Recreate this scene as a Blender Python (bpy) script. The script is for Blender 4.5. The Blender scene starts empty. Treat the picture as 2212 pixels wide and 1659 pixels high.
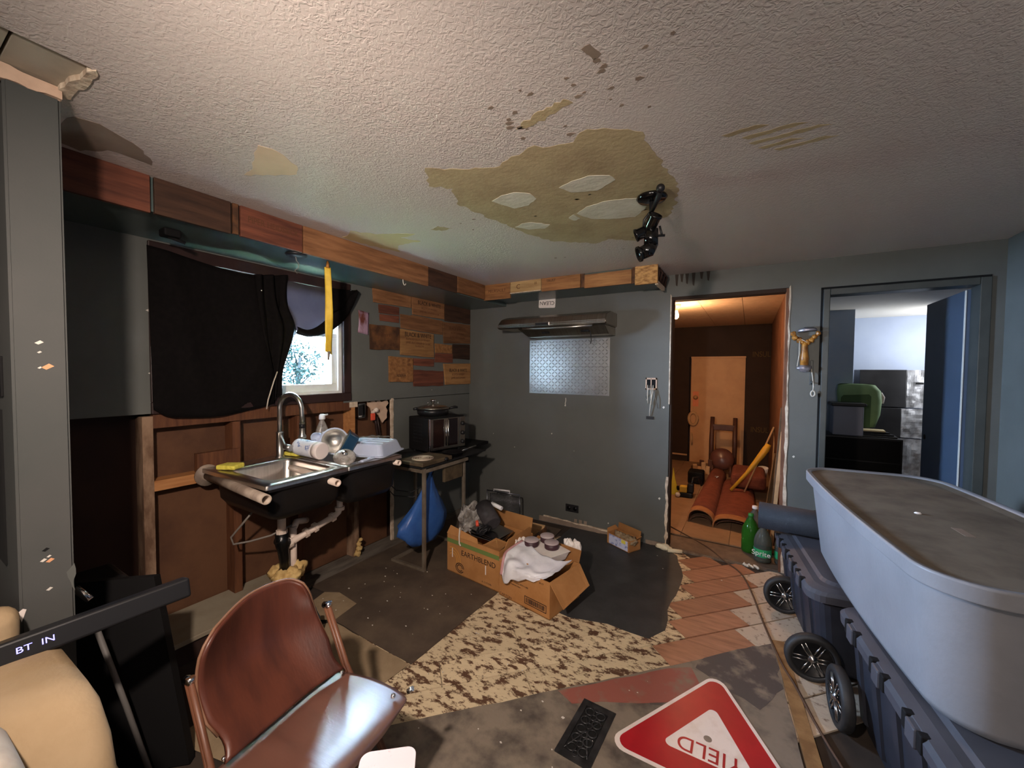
import bpy, bmesh, math, random
from mathutils import Vector, Matrix, noise
random.seed(7)
SC = bpy.context.scene
COL = SC.collection
PI = math.pi
R = math.radians

# ------------------------------------------------------------------ camera, world, lights
cam_d = bpy.data.cameras.new('camera')
cam = bpy.data.objects.new('camera', cam_d)
COL.objects.link(cam)
ex = Vector((0.85934583, 0.51133858, 0.00758984))
ey = -Vector((0.02370774, -0.02500851, -0.99940608))
ez = -Vector((-0.51084508, 0.85901538, -0.03361364))
cm = Matrix((ex, ey, ez)).transposed().to_4x4()
cm.translation = Vector((2.72542362, -3.63882024, 1.52886005))
cam.matrix_world = cm
cam_d.sensor_fit = 'HORIZONTAL'
cam_d.sensor_width = 36.0
cam_d.lens = 864.3545 / 2212 * 36.0
cam_d.clip_start = 0.02
cam_d.clip_end = 300
SC.camera = cam
SC.view_settings.view_transform = 'Standard'
SC.view_settings.look = 'None'
SC.view_settings.gamma = 1.0
SC.view_settings.use_curve_mapping = False
SC.view_settings.exposure = 0.0
try:
    SC.cycles.use_denoising = True
    SC.cycles.max_bounces = 8
    SC.cycles.diffuse_bounces = 5
    SC.cycles.glossy_bounces = 3
    SC.cycles.transmission_bounces = 6
    SC.cycles.transparent_max_bounces = 8
    SC.cycles.caustics_reflective = True
    SC.cycles.blur_glossy = 1.0
    SC.cycles.caustics_refractive = False
    SC.cycles.sample_clamp_indirect = 0.0
except Exception:
    pass

SKY = 620.0
w = bpy.data.worlds.new('world')
SC.world = w
w.use_nodes = True
wn = w.node_tree.nodes
bgn = wn['Background']
bgn.inputs['Color'].default_value = (0.51, 0.68, 1.0, 1)
bgn.inputs['Strength'].default_value = SKY


def light(name, kind, loc, energy, color, target=None, **kw):
    d = bpy.data.lights.new(name, kind)
    d.energy = energy
    d.color = color
    for k, v in kw.items():
        if k == 'portal':
            d.cycles.is_portal = True
        else:
            setattr(d, k, v)
    o = bpy.data.objects.new(name, d)
    COL.objects.link(o)
    o.location = loc
    if target is not None:
        o.rotation_euler = (Vector(target) - Vector(loc)).to_track_quat('-Z', 'Y').to_euler()
    return o


# daylight through the kitchen window (portal guides the sky), overcast sky
light('window_portal', 'AREA', (-0.14, -1.86, 1.74), 1.0, (1, 1, 1), target=(1, -1.86, 1.74), shape='RECTANGLE', size=0.48, size_y=0.82, portal=True)
# warm spotlight of the fixture behind the photographer's left shoulder
light('room_spotlight', 'SPOT', (2.2, -3.83, 2.0), 215.0, (1.0, 0.83, 0.72), target=(0.9, -1.3, 0.6), spot_size=R(132), spot_blend=1.0, shadow_soft_size=0.04)
# pale fill light added behind the camera; no window is built there
light('front_room_fill', 'AREA', (3.4, -7.3, 1.5), 38.0, (1.0, 0.95, 0.9), target=(2.4, -2.0, 1.5), shape='RECTANGLE', size=1.6, size_y=1.2)
# uplight added behind the camera to brighten the ceiling; no lamp stands there
light('ceiling_fill', 'AREA', (3.3, -4.7, 1.55), 40.0, (1.0, 0.88, 0.78), target=(3.3, -4.5, 2.35), shape='DISK', size=0.35)
# hall bulb, bathroom window
light('hall_bulb_light', 'POINT', (1.99, 1.2, 2.1), 48.0, (1.0, 0.58, 0.31), shadow_soft_size=0.045)
light('bath_window_light', 'AREA', (4.9, 3.05, 1.75), 27.0, (0.92, 0.95, 1.0), target=(3.9, 3.5, 1.5), shape='RECTANGLE', size=0.9, size_y=1.0)

# ------------------------------------------------------------------ materials
MATS = {}


def lin(c):
    return tuple(((v / 255) / 12.92 if v / 255 <= 0.04045 else ((v / 255 + 0.055) / 1.055) ** 2.4) for v in c)


def mat(name, rgb, rough=0.6, metal=0.0, var=None, vs=6.0, vlo=0.4, vhi=0.65, detail=5.0, bump=0.0, bs=40.0, stretch=(1, 1, 1),
        emit=None, es=0.0, alpha=None, trans=0.0, spec=0.5, transl=0.0, ior=1.45, tint=0.0, rvar=0.0, bdist=0.01, rot=0.0, nrough=0.6):
    """Principled material: colour + one noise-mixed second colour + fine bump, all in object space."""
    m = bpy.data.materials.new(name)
    m.use_nodes = True
    nt = m.node_tree
    N, L = nt.nodes, nt.links
    b = N['Principled BSDF']
    c1 = (*lin(rgb), 1)
    b.inputs['Base Color'].default_value = c1
    b.inputs['Roughness'].default_value = rough
    b.inputs['Metallic'].default_value = metal
    b.inputs['Specular IOR Level'].default_value = spec
    b.inputs['IOR'].default_value = ior
    if trans:
        b.inputs['Transmission Weight'].default_value = trans
    if emit:
        b.inputs['Emission Color'].default_value = (*lin(emit), 1)
        b.inputs['Emission Strength'].default_value = es
    tc = N.new('ShaderNodeTexCoord')
    mp = N.new('ShaderNodeMapping')
    mp.inputs['Scale'].default_value = stretch
    mp.inputs['Rotation'].default_value = (0, 0, rot)
    L.new(tc.outputs['Object'], mp.inputs['Vector'])
    col = None
    if var:
        nz = N.new('ShaderNodeTexNoise')
        nz.inputs['Scale'].default_value = vs
        nz.inputs['Detail'].default_value = detail
        nz.inputs['Roughness'].default_value = nrough
        L.new(mp.outputs['Vector'], nz.inputs['Vector'])
        rp = N.new('ShaderNodeValToRGB')
        rp.color_ramp.elements[0].position = vlo
        rp.color_ramp.elements[1].position = vhi
        rp.color_ramp.elements[0].color = c1
        rp.color_ramp.elements[1].color = (*lin(var), 1)
        L.new(nz.outputs['Fac'], rp.inputs['Fac'])
        col = rp.outputs['Color']
        if rvar:
            mr = N.new('ShaderNodeMath')
            mr.operation = 'MULTIPLY_ADD'
            mr.inputs[1].default_value = rvar
            mr.inputs[2].default_value = rough
            L.new(nz.outputs['Fac'], mr.inputs[0])
            L.new(mr.outputs[0], b.inputs['Roughness'])
    if tint:
        oi = N.new('ShaderNodeObjectInfo')
        hs = N.new('ShaderNodeHueSaturation')
        mm = N.new('ShaderNodeMath')
        mm.operation = 'MULTIPLY_ADD'
        mm.inputs[1].default_value = tint
        mm.inputs[2].default_value = 1 - tint / 2
        L.new(oi.outputs['Random'], mm.inputs[0])
        L.new(mm.outputs[0], hs.inputs['Value'])
        if col is None:
            hs.inputs['Color'].default_value = c1
        else:
            L.new(col, hs.inputs['Color'])
        col = hs.outputs['Color']
    if col is not None:
        L.new(col, b.inputs['Base Color'])
    if bump:
        n2 = N.new('ShaderNodeTexNoise')
        n2.inputs['Scale'].default_value = bs
        n2.inputs['Detail'].default_value = 4
        L.new(mp.outputs['Vector'], n2.inputs['Vector'])
        bp = N.new('ShaderNodeBump')
        bp.inputs['Strength'].default_value = bump
        bp.inputs['Distance'].default_value = bdist
        L.new(n2.outputs['Fac'], bp.inputs['Height'])
        L.new(bp.outputs['Normal'], b.inputs['Normal'])
    if alpha is not None:
        b.inputs['Alpha'].default_value = alpha
    if transl:
        tr = N.new('ShaderNodeBsdfTranslucent')
        tr.inputs['Color'].default_value = c1
        mx = N.new('ShaderNodeMixShader')
        mx.inputs[0].default_value = transl
        L.new(b.outputs[0], mx.inputs[1])
        L.new(tr.outputs[0], mx.inputs[2])
        L.new(mx.outputs[0], N['Material Output'].inputs[0])
    MATS[name] = m
    return m


def wood(name, a, b_, rough=0.55, s=(1.2, 14, 14), tint=0.25, bump=0.25, vs=3.0, spec=0.3):
    return mat(name, a, rough, var=b_, vs=vs, vlo=0.35, vhi=0.68, stretch=s, bump=bump, bs=6, tint=tint, spec=spec, bdist=0.004)


mat('paint_grey', (96, 98, 94), 0.62, var=(102, 104, 100), vs=2.5, bump=0.12, bs=160, spec=0.25, bdist=0.002)
mat('paint_grey_wall', (95, 96, 92), 0.42, var=(88, 89, 85), vs=1.6, bump=0.10, bs=170, spec=0.35, bdist=0.002)
mat('paint_pillar', (76, 76, 74), 0.6, var=(70, 72, 70), vs=2, bump=0.1, bs=160, spec=0.25, bdist=0.002)
mat('soffit_paint', (78, 92, 90), 0.3, var=(70, 84, 84), vs=2, spec=0.5)
mat('gyp_edge', (214, 198, 176), 0.9, var=(172, 150, 128), vs=20, bump=0.5, bs=60)
mat('paper_pink', (206, 176, 152), 0.9, var=(190, 160, 138), vs=15)
mat('ceiling_board', (176, 166, 148), 0.8, var=(160, 150, 134), vs=9, tint=0.1)
mat('bare_tan', (176, 158, 122), 0.75, var=(150, 130, 98), vs=7, bump=0.2, bs=50, vlo=0.45, vhi=0.8)
mat('bare_peach', (214, 190, 160), 0.75, var=(205, 182, 150), vs=7)
mat('bare_dark', (128, 112, 98), 0.8, var=(146, 128, 112), vs=6)
mat('bare_yellow', (196, 180, 134), 0.75, var=(190, 172, 132), vs=7)
mat('spackle', (212, 206, 190), 0.7, var=(200, 194, 176), vs=9, bump=0.3, bs=30)
mat('sheathing', (102, 68, 44), 0.75, var=(82, 52, 33), vs=3.5, bump=0.2, bs=60, tint=0.12)
mat('sheathing_dark', (54, 32, 22), 0.8, var=(44, 26, 20), vs=3)
wood('stud_wood', (112, 72, 48), (84, 52, 36), s=(14, 14, 1.4), tint=0.3)
wood('stud_light', (186, 132, 84), (160, 106, 64), s=(14, 1.4, 14), tint=0.2)
mat('stud_worn', (150, 122, 98), 0.85, var=(96, 70, 52), vs=9, stretch=(1, 1, 0.35), vlo=0.42, vhi=0.6)
wood('crate_mid', (142, 100, 68), (104, 70, 46), s=(10, 1.2, 12), tint=0.5)
wood('crate_light', (164, 122, 78), (128, 90, 56), s=(10, 1.2, 12), tint=0.25)
wood('crate_orange', (166, 118, 74), (120, 80, 48), s=(1.2, 10, 12), tint=0.35)
wood('crate_pale', (180, 150, 104), (150, 120, 80), s=(1.2, 10, 12), tint=0.15)
wood('crate_red', (122, 72, 54), (84, 50, 40), s=(10, 1.2, 12), tint=0.35)
wood('crate_dark', (72, 50, 38), (46, 33, 27), s=(10, 1.2, 12), tint=0.35)
mat('crate_burnt', (66, 42, 26), 0.7, var=(120, 78, 44), vs=3, stretch=(3, 3, 3))
mat('osb', (198, 152, 96), 0.75, var=(140, 98, 58), vs=30, bump=0.4, bs=40, stretch=(1, 1, 2.2))
mat('ink', (36, 24, 18), 0.8)
mat('ink_red', (112, 36, 28), 0.8)
mat('ink_brown', (92, 56, 34), 0.8)
mat('casing_brown', (52, 36, 33), 0.4, var=(44, 30, 28), vs=8, spec=0.4)
mat('vinyl_white', (226, 230, 228), 0.35, var=(214, 216, 210), vs=5)
mat('cloth_black', (13, 11, 11), 0.9, var=(18, 15, 15), vs=40, bump=0.25, bs=220, spec=0.12, bdist=0.002)
mat('cloth_sheer', (58, 52, 58), 0.85, var=(46, 40, 46), vs=5, transl=0.022)
mat('steel', (190, 188, 184), 0.28, metal=1.0, var=(176, 174, 170), vs=3, stretch=(1, 30, 1), bump=0.03, bs=60, rvar=0.1)
mat('steel_sink', (196, 190, 184), 0.3, metal=1.0, var=(182, 176, 170), vs=4, stretch=(1, 24, 1))
mat('steel_hood', (166, 158, 144), 0.3, metal=1.0, var=(150, 142, 130), vs=3, stretch=(24, 1, 1))
mat('chrome', (220, 220, 222), 0.12, metal=1.0)
mat('tread', (206, 208, 206), 0.3, metal=0.95, var=(190, 192, 190), vs=5)
mat('black_enamel', (18, 17, 18), 0.4, spec=0.35)
mat('black_matte', (13, 12, 13), 0.75, spec=0.25)
mat('black_plastic', (26, 26, 28), 0.42, spec=0.4)
mat('black_gloss', (10, 10, 11), 0.12, spec=0.6)
mat('glass_dark', (24, 14, 14), 0.08, spec=0.6)
mat('abs_black', (12, 12, 12), 0.3, spec=0.45)
mat('pvc', (222, 204, 190), 0.45, var=(206, 186, 170), vs=8)
mat('pvc_grey', (150, 140, 132), 0.55, var=(120, 110, 104), vs=8)
mat('pvc_dirty', (168, 152, 136), 0.5, var=(120, 104, 92), vs=6)
mat('foam', (206, 176, 116), 0.8, var=(180, 146, 90), vs=25, bump=0.6, bs=30)
mat('hose_grey', (120, 112, 104), 0.45)
mat('yellow_sponge', (226, 214, 92), 0.9, var=(206, 192, 70), vs=60, bump=0.5, bs=120)
mat('yellow_tape', (226, 190, 60), 0.6, var=(206, 170, 50), vs=15, transl=0.02)
mat('white_plastic', (222, 220, 222), 0.4, var=(212, 210, 212), vs=5, spec=0.4)
mat('label_print', (216, 220, 230), 0.5, var=(120, 140, 186), vs=26, stretch=(1, 1, 1), vlo=0.55, vhi=0.6)
mat('pale_lilac', (226, 214, 210), 0.45)
mat('rack_plastic', (206, 216, 236), 0.35, var=(196, 206, 230), vs=4, transl=0.25)
mat('clear_plastic', (236, 238, 240), 0.12, trans=0.85, ior=1.2)
mat('clear_grey', (196, 192, 186), 0.25, var=(120, 112, 104), vs=14, alpha=0.55, spec=0.7)
mat('blue_plastic', (28, 62, 88), 0.3, spec=0.5)
mat('teal_clear', (150, 160, 150), 0.1, trans=0.8, ior=1.2)
mat('green_clear', (70, 150, 50), 0.1, trans=0.7, ior=1.2)
mat('sprite_label', (40, 150, 110), 0.4, var=(50, 160, 90), vs=20)
mat('cap_green', (40, 120, 50), 0.4)
mat('label_white', (214, 212, 196), 0.5)
mat('orange_red', (214, 82, 58), 0.6)
mat('bag_blue', (62, 104, 172), 0.35, var=(48, 88, 156), vs=8, transl=0.1, spec=0.5, bump=0.3, bs=18)
mat('cardboard', (176, 126, 78), 0.85, var=(162, 112, 66), vs=6, bump=0.1, bs=60, spec=0.15)
mat('cardboard_in', (150, 106, 64), 0.9, var=(134, 92, 54), vs=6, spec=0.15)
mat('print_green', (104, 124, 64), 0.8)
mat('print_orange', (200, 140, 60), 0.8)
mat('paper_white', (232, 224, 218), 0.8, var=(220, 208, 200), vs=6)
mat('bag_white', (236, 234, 238), 0.4, var=(222, 220, 228), vs=7, transl=0.1, bump=0.4, bs=20)
mat('bag_pink', (220, 170, 170), 0.4, transl=0.3)
mat('kraft', (150, 130, 102), 0.9, var=(132, 112, 86), vs=7, bump=0.2, bs=40)
mat('label_blue', (196, 200, 226), 0.5, var=(130, 140, 190), vs=30, vlo=0.52, vhi=0.6)
mat('label_yellow', (226, 214, 90), 0.5)
mat('plywood', (196, 160, 116), 0.7, var=(172, 134, 92), vs=6, stretch=(1, 8, 8))
mat('grey_foam', (58, 54, 56), 0.85, var=(48, 44, 46), vs=30)
mat('silver', (170, 168, 166), 0.25, metal=1.0)
mat('wire_metal', (130, 132, 140), 0.3, metal=0.9)
mat('burner_brown', (96, 82, 62), 0.6, var=(70, 58, 42), vs=12, metal=0.2)
mat('coil', (176, 158, 140), 0.5, metal=0.3)
mat('frame_metal', (150, 138, 122), 0.45, metal=0.55, var=(126, 112, 96), vs=10)
mat('board_dark', (22, 22, 24), 0.6)
mat('floor_base', (60, 50, 42), 0.9, var=(46, 38, 32), vs=5)
wood('floor_bare', (164, 118, 92), (132, 92, 70), s=(1.6, 12, 4), tint=0.28, bump=0.2)
mat('floor_pale', (186, 168, 148), 0.75, var=(120, 98, 80), vs=26, vlo=0.56, vhi=0.66, tint=0.14, bump=0.3, bs=30, detail=8)
mat('floor_scraped', (206, 186, 152), 0.8, var=(88, 60, 42), vs=21, vlo=0.50, vhi=0.555, detail=9, bump=0.6, bs=17, stretch=(0.6, 1.15, 1), tint=0.14, rot=-0.8, nrough=0.72)
mat('sheet_dark', (76, 64, 54), 0.65, var=(94, 80, 66), vs=5, bump=0.15, bs=40)
mat('sheet_black', (56, 56, 56), 0.5, var=(66, 66, 66), vs=6, bump=0.1, bs=50, spec=0.35)
mat('sheet_grey', (126, 114, 100), 0.72, var=(76, 68, 62), vs=6.5, vlo=0.44, vhi=0.66, detail=8, bump=0.2, bs=30)
mat('sheet_stain', (80, 72, 68), 0.75, var=(132, 118, 104), vs=9, vlo=0.5, vhi=0.66, detail=8)
mat('sheet_red', (142, 82, 70), 0.7, var=(126, 112, 96), vs=7, vlo=0.5, vhi=0.7, detail=6)
mat('edge_brown', (120, 88, 54), 0.7, var=(150, 116, 76), vs=12)
mat('hall_floor', (146, 116, 88), 0.7, var=(132, 104, 78), vs=5, tint=0.08)
mat('threshold', (96, 80, 66), 0.75, var=(116, 98, 82), vs=9)
mat('concrete_strip', (112, 104, 94), 0.85, var=(80, 72, 64), vs=12, stretch=(1, 0.3, 1))
mat('plinth', (150, 140, 120), 0.8, var=(136, 124, 104), vs=6)
mat('hall_brown', (52, 34, 22), 0.8, var=(44, 28, 18), vs=4)
mat('hall_side', (112, 74, 52), 0.7, var=(92, 58, 40), vs=4)
mat('hall_tile', (226, 196, 164), 0.8, var=(214, 182, 150), vs=14, tint=0.05)
mat('hall_door', (206, 160, 112), 0.6, var=(196, 150, 104), vs=4)
mat('insul_ink', (96, 74, 34), 0.8)
mat('orange_wood', (226, 140, 100), 0.7)
mat('lath', (206, 168, 124), 0.75, var=(184, 146, 104), vs=8)
mat('sticks', (112, 88, 62), 0.8, var=(86, 66, 46), vs=8)
mat('bat_yellow', (216, 168, 52), 0.45)
mat('carpet', (122, 66, 48), 0.95, var=(106, 54, 40), vs=12, bump=0.4, bs=200)
mat('carpet_edge', (170, 118, 76), 0.95, var=(156, 104, 66), vs=20)
mat('chair_brown', (84, 52, 40), 0.5, var=(70, 42, 32), vs=6)
mat('seat_leather', (104, 66, 56), 0.3, var=(92, 56, 48), vs=9)
mat('tool_yellow', (206, 170, 60), 0.5)
mat('tarp_yellow', (206, 196, 60), 0.5)
mat('bulb', (255, 236, 200), 0.3, emit=(255, 196, 120), es=40)
mat('bath_wall', (144, 153, 166), 0.6, var=(130, 146, 168), vs=3)
mat('bath_wall_far', (164, 174, 192), 0.6, var=(158, 168, 188), vs=3)
mat('bath_ceiling', (226, 220, 208), 0.8)
mat('door_blue', (72, 86, 106), 0.4, var=(66, 80, 100), vs=3, spec=0.4)
mat('frame_grey', (66, 69, 66), 0.4, var=(58, 61, 59), vs=6)
mat('green_bag', (122, 150, 104), 0.7, var=(110, 138, 94), vs=5)
mat('green_dark', (58, 84, 48), 0.7)
mat('bin_grey', (128, 130, 142), 0.5, spec=0.35)
mat('wrap', (178, 178, 180), 0.25, var=(84, 82, 82), vs=5, vlo=0.35, vhi=0.75, detail=4, stretch=(1.5, 1.5, 0.9), spec=0.8, bump=0.6, bs=16)
mat('black_box', (24, 23, 24), 0.4, var=(40, 39, 40), vs=3)
mat('cream', (214, 196, 150), 0.6)
mat('tub_grey', (128, 127, 130), 0.45, var=(118, 117, 120), vs=3, spec=0.35, bump=0.06, bs=60)
mat('tub_dust', (110, 100, 86), 0.85, var=(78, 68, 56), vs=6, vlo=0.38, vhi=0.72, detail=8, stretch=(1, 1, 1))
mat('tote_black', (36, 38, 46), 0.45, var=(44, 46, 54), vs=5, spec=0.4)
mat('tote_lid', (66, 66, 72), 0.5, var=(58, 58, 64), vs=6)
mat('tyre', (30, 30, 31), 0.6, var=(44, 43, 43), vs=8)
mat('roll_foam', (24, 25, 30), 0.75, var=(29, 30, 35), vs=30, bump=0.2, bs=120)
mat('cord', (84, 62, 48), 0.6)
mat('sign_red', (168, 26, 36), 0.4, var=(150, 22, 32), vs=4, spec=0.4)
mat('sign_white', (226, 212, 204), 0.5, var=(206, 186, 172), vs=14, vlo=0.5, vhi=0.8)
mat('iron_black', (34, 34, 35), 0.4, metal=0.3, var=(58, 58, 60), vs=14)
mat('void', (4, 4, 4), 0.9)
mat('leatherwood', (82, 43, 31), 0.38, var=(60, 31, 24), vs=3.2, stretch=(1.5, 4, 0.7), bump=0.06, bs=40, spec=0.5)
mat('seatwood', (98, 60, 46), 0.38, ior=2.1, var=(82, 48, 36), vs=3.2, stretch=(0.7, 4, 1.5), bump=0.06, bs=22, spec=1.0)
mat('edge_tan', (112, 80, 60), 0.5)
mat('leg_wood', (104, 66, 46), 0.45, var=(78, 46, 32), vs=6, stretch=(1, 8, 1))
mat('sofa', (160, 138, 108), 0.85, var=(148, 126, 96), vs=5, bump=0.15, bs=90, spec=0.2)
mat('sofa_pillow', (186, 170, 148), 0.85, var=(150, 132, 112), vs=4, bump=0.15, bs=90)
mat('led', (150, 150, 255), 0.5, emit=(130, 130, 255), es=2.6)
mat('tile_pink', (196, 176, 170), 0.4, var=(170, 148, 140), vs=60, vlo=0.62, vhi=0.7)
mat('photo_print', (170, 140, 160), 0.6, var=(110, 60, 50), vs=14, vlo=0.42, vhi=0.6, stretch=(1, 1, 0.6))
mat('mask_amber', (176, 120, 50), 0.35, var=(110, 66, 26), vs=22, spec=0.5)
mat('mask_silver', (170, 164, 170), 0.3, metal=0.6)
mat('string', (200, 190, 174), 0.8)
mat('plaster_chunk', (224, 214, 186), 0.8, var=(206, 194, 164), vs=9)
mat('lawn', (70, 80, 46), 0.9, var=(62, 74, 40), vs=0.8)
mat('leaf', (9, 15, 13), 0.9, spec=0.0)
mat('bark', (14, 15, 14), 0.9, spec=0.0)
mat('brown_lid', (64, 40, 46), 0.5)
mat('lid_top', (176, 160, 160), 0.6)
mat('chip_white', (206, 200, 190), 0.8)
mat('chip_orange', (206, 150, 110), 0.8)
mat('mark_dark', (60, 52, 46), 0.9)  # dark brown of the brush marks at the wall top
mat('strip_grey', (98, 95, 92), 0.5)


def glass_mat():
    m = bpy.data.materials.new('window_glass')
    m.use_nodes = True
    N, L = m.node_tree.nodes, m.node_tree.links
    N.remove(N['Principled BSDF'])
    t = N.new('ShaderNodeBsdfTransparent')
    t.inputs['Color'].default_value = (0.95, 0.98, 0.97, 1)
    g = N.new('ShaderNodeBsdfGlossy')
    g.inputs['Roughness'].default_value = 0.02
    x = N.new('ShaderNodeMixShader')
    x.inputs[0].default_value = 0.05
    L.new(t.outputs[0], x.inputs[1])
    L.new(g.outputs[0], x.inputs[2])
    L.new(x.outputs[0], N['Material Output'].inputs[0])
    MATS['glass'] = m


glass_mat()


def ceiling_mat():
    m = bpy.data.materials.new('ceiling_knockdown')
    m.use_nodes = True
    nt = m.node_tree
    N, L = nt.nodes, nt.links
    b = N['Principled BSDF']
    b.inputs['Roughness'].default_value = 0.6
    b.inputs['Specular IOR Level'].default_value = 0.25
    tc = N.new('ShaderNodeTexCoord')
    n1 = N.new('ShaderNodeTexNoise')
    n1.inputs['Scale'].default_value = 1.3
    n1.inputs['Detail'].default_value = 3
    rp = N.new('ShaderNodeValToRGB')
    rp.color_ramp.elements[0].color = (*lin((205, 194, 188)), 1)
    rp.color_ramp.elements[1].color = (*lin((194, 183, 176)), 1)
    L.new(tc.outputs['Object'], n1.inputs['Vector'])
    L.new(n1.outputs['Fac'], rp.inputs['Fac'])
    L.new(rp.outputs['Color'], b.inputs['Base Color'])
    # knockdown blobs fade in and out
    n2 = N.new('ShaderNodeTexNoise')
    n2.inputs['Scale'].default_value = 62
    n2.inputs['Detail'].default_value = 2.5
    n2.inputs['Distortion'].default_value = 1.2
    L.new(tc.outputs['Object'], n2.inputs['Vector'])
    r2 = N.new('ShaderNodeValToRGB')
    r2.color_ramp.elements[0].position = 0.42
    r2.color_ramp.elements[1].position = 0.58
    L.new(n2.outputs['Fac'], r2.inputs['Fac'])
    n3 = N.new('ShaderNodeTexNoise')
    n3.inputs['Scale'].default_value = 0.9
    L.new(tc.outputs['Object'], n3.inputs['Vector'])
    r3 = N.new('ShaderNodeValToRGB')
    r3.color_ramp.elements[0].position = 0.40
    r3.color_ramp.elements[1].position = 0.60
    r3.color_ramp.elements[0].color = (0.25, 0.25, 0.25, 1)
    L.new(n3.outputs['Fac'], r3.inputs['Fac'])
    mu = N.new('ShaderNodeMath')
    mu.operation = 'MULTIPLY'
    L.new(r2.outputs['Color'], mu.inputs[0])
    L.new(r3.outputs['Color'], mu.inputs[1])
    bp = N.new('ShaderNodeBump')
    bp.inputs['Strength'].default_value = 0.42
    bp.inputs['Distance'].default_value = 0.004
    L.new(mu.outputs[0], bp.inputs['Height'])
    L.new(bp.outputs['Normal'], b.inputs['Normal'])
    MATS['ceiling'] = m


ceiling_mat()

# ------------------------------------------------------------------ geometry helpers
ROOT = {}          # object name -> matrix of its thing


def NB():
    return bmesh.new()


def box(bm, lo, hi, M=None):
    lo, hi = Vector(lo), Vector(hi)
    vs = [bm.verts.new((x, y, z)) for x in (lo.x, hi.x) for y in (lo.y, hi.y) for z in (lo.z, hi.z)]
    for f in ((0, 1, 3, 2), (4, 6, 7, 5), (0, 4, 5, 1), (2, 3, 7, 6), (0, 2, 6, 4), (1, 5, 7, 3)):
        bm.faces.new([vs[i] for i in f])
    if M is not None:
        for v in vs:
            v.co = M @ v.co
    return vs


def rbox(bm, lo, hi, r=0.01, seg=2, M=None):
    b2 = bmesh.new()
    box(b2, lo, hi)
    bmesh.ops.bevel(b2, geom=b2.verts[:] + b2.edges[:], offset=r, segments=seg, profile=0.5, affect='EDGES')
    merge(bm, b2, M)


def merge(bm, b2, M=None):
    if M is not None:
        bmesh.ops.transform(b2, matrix=M, verts=b2.verts[:])
    mp = {v: bm.verts.new(v.co) for v in b2.verts}
    for f in b2.faces:
        try:
            nf = bm.faces.new([mp[v] for v in f.verts])
            nf.smooth = f.smooth
        except ValueError:
            pass
    b2.free()


def frame_of(d):
    d = d.normalized()
    a = Vector((0, 0, 1)) if abs(d.z) < 0.9 else Vector((1, 0, 0))
    u = d.cross(a).normalized()
    return u, d.cross(u).normalized()


def tube(bm, pts, r, n=10, cap=True, smooth=True):
    pts = [Vector(p) for p in pts]
    rs = r if isinstance(r, (list, tuple)) else [r] * len(pts)
    rings = []
    u = None
    for i, p in enumerate(pts):
        d = (pts[min(i + 1, len(pts) - 1)] - pts[max(i - 1, 0)])
        if d.length < 1e-9:
            d = Vector((0, 0, 1))
        d.normalize()
        if u is None:
            u, v = frame_of(d)
        else:
            u = (u - d * u.dot(d))
            if u.length < 1e-6:
                u, v = frame_of(d)
            u.normalize()
            v = d.cross(u)
        rings.append([bm.verts.new(p + (u * math.cos(2 * PI * k / n) + v * math.sin(2 * PI * k / n)) * rs[i]) for k in range(n)])
    for a, b in zip(rings, rings[1:]):
        for k in range(n):
            f = bm.faces.new((a[k], a[(k + 1) % n], b[(k + 1) % n], b[k]))
            f.smooth = smooth
    if cap:
        bm.faces.new(rings[0][::-1])
        bm.faces.new(rings[-1])


def pipe(bm, p0, p1, r, t=0.004, n=16):
    """open pipe with wall thickness"""
    p0, p1 = Vector(p0), Vector(p1)
    d = (p1 - p0)
    u, v = frame_of(d)
    R4 = []
    for p, rr in ((p0, r), (p1, r), (p1, r - t), (p0, r - t)):
        R4.append([bm.verts.new(p + (u * math.cos(2 * PI * k / n) + v * math.sin(2 * PI * k / n)) * rr) for k in range(n)])
    for i in range(4):
        a, b = R4[i], R4[(i + 1) % 4]
        for k in range(n):
            f = bm.faces.new((a[k], a[(k + 1) % n], b[(k + 1) % n], b[k]))
            f.smooth = i in (0, 2)


def lathe(bm, prof, n=24, M=None, smooth=True, cap=True):
    """profile of (r, z) turned about the z axis"""
    rings = []
    vs = []
    for r, z in prof:
        ring = [bm.verts.new((r * math.cos(2 * PI * k / n), r * math.sin(2 * PI * k / n), z)) for k in range(n)]
        rings.append(ring)
        vs += ring
    for a, b in zip(rings, rings[1:]):
        for k in range(n):
            f = bm.faces.new((a[k], a[(k + 1) % n], b[(k + 1) % n], b[k]))
            f.smooth = smooth
    if cap:
        if prof[0][0] > 1e-4:
            bm.faces.new(rings[0][::-1])
        if prof[-1][0] > 1e-4:
            bm.faces.new(rings[-1])
    if M is not None:
        for v in vs:
            v.co = M @ v.co


def prism(bm, poly, z0, z1, M=None, smooth=False):
    """2-D polygon extruded in z"""
    a = [bm.verts.new((p[0], p[1], z0)) for p in poly]
    b = [bm.verts.new((p[0], p[1], z1)) for p in poly]
    n = len(poly)
    bm.faces.new(a[::-1])
    bm.faces.new(b)
    for k in range(n):
        f = bm.faces.new((a[k], a[(k + 1) % n], b[(k + 1) % n], b[k]))
        f.smooth = smooth
    if M is not None:
        for v in a + b:
            v.co = M @ v.co


def loft(bm, rings, cap0=True, cap1=True, smooth=True):
    """rings: lists of points of equal length, closed loops"""
    R_ = [[bm.verts.new(p) for p in r] for r in rings]
    n = len(R_[0])
    for a, b in zip(R_, R_[1:]):
        for k in range(n):
            f = bm.faces.new((a[k], a[(k + 1) % n], b[(k + 1) % n], b[k]))
            f.smooth = smooth
    if cap0:
        bm.faces.new(R_[0][::-1])
    if cap1:
        bm.faces.new(R_[-1])


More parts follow.
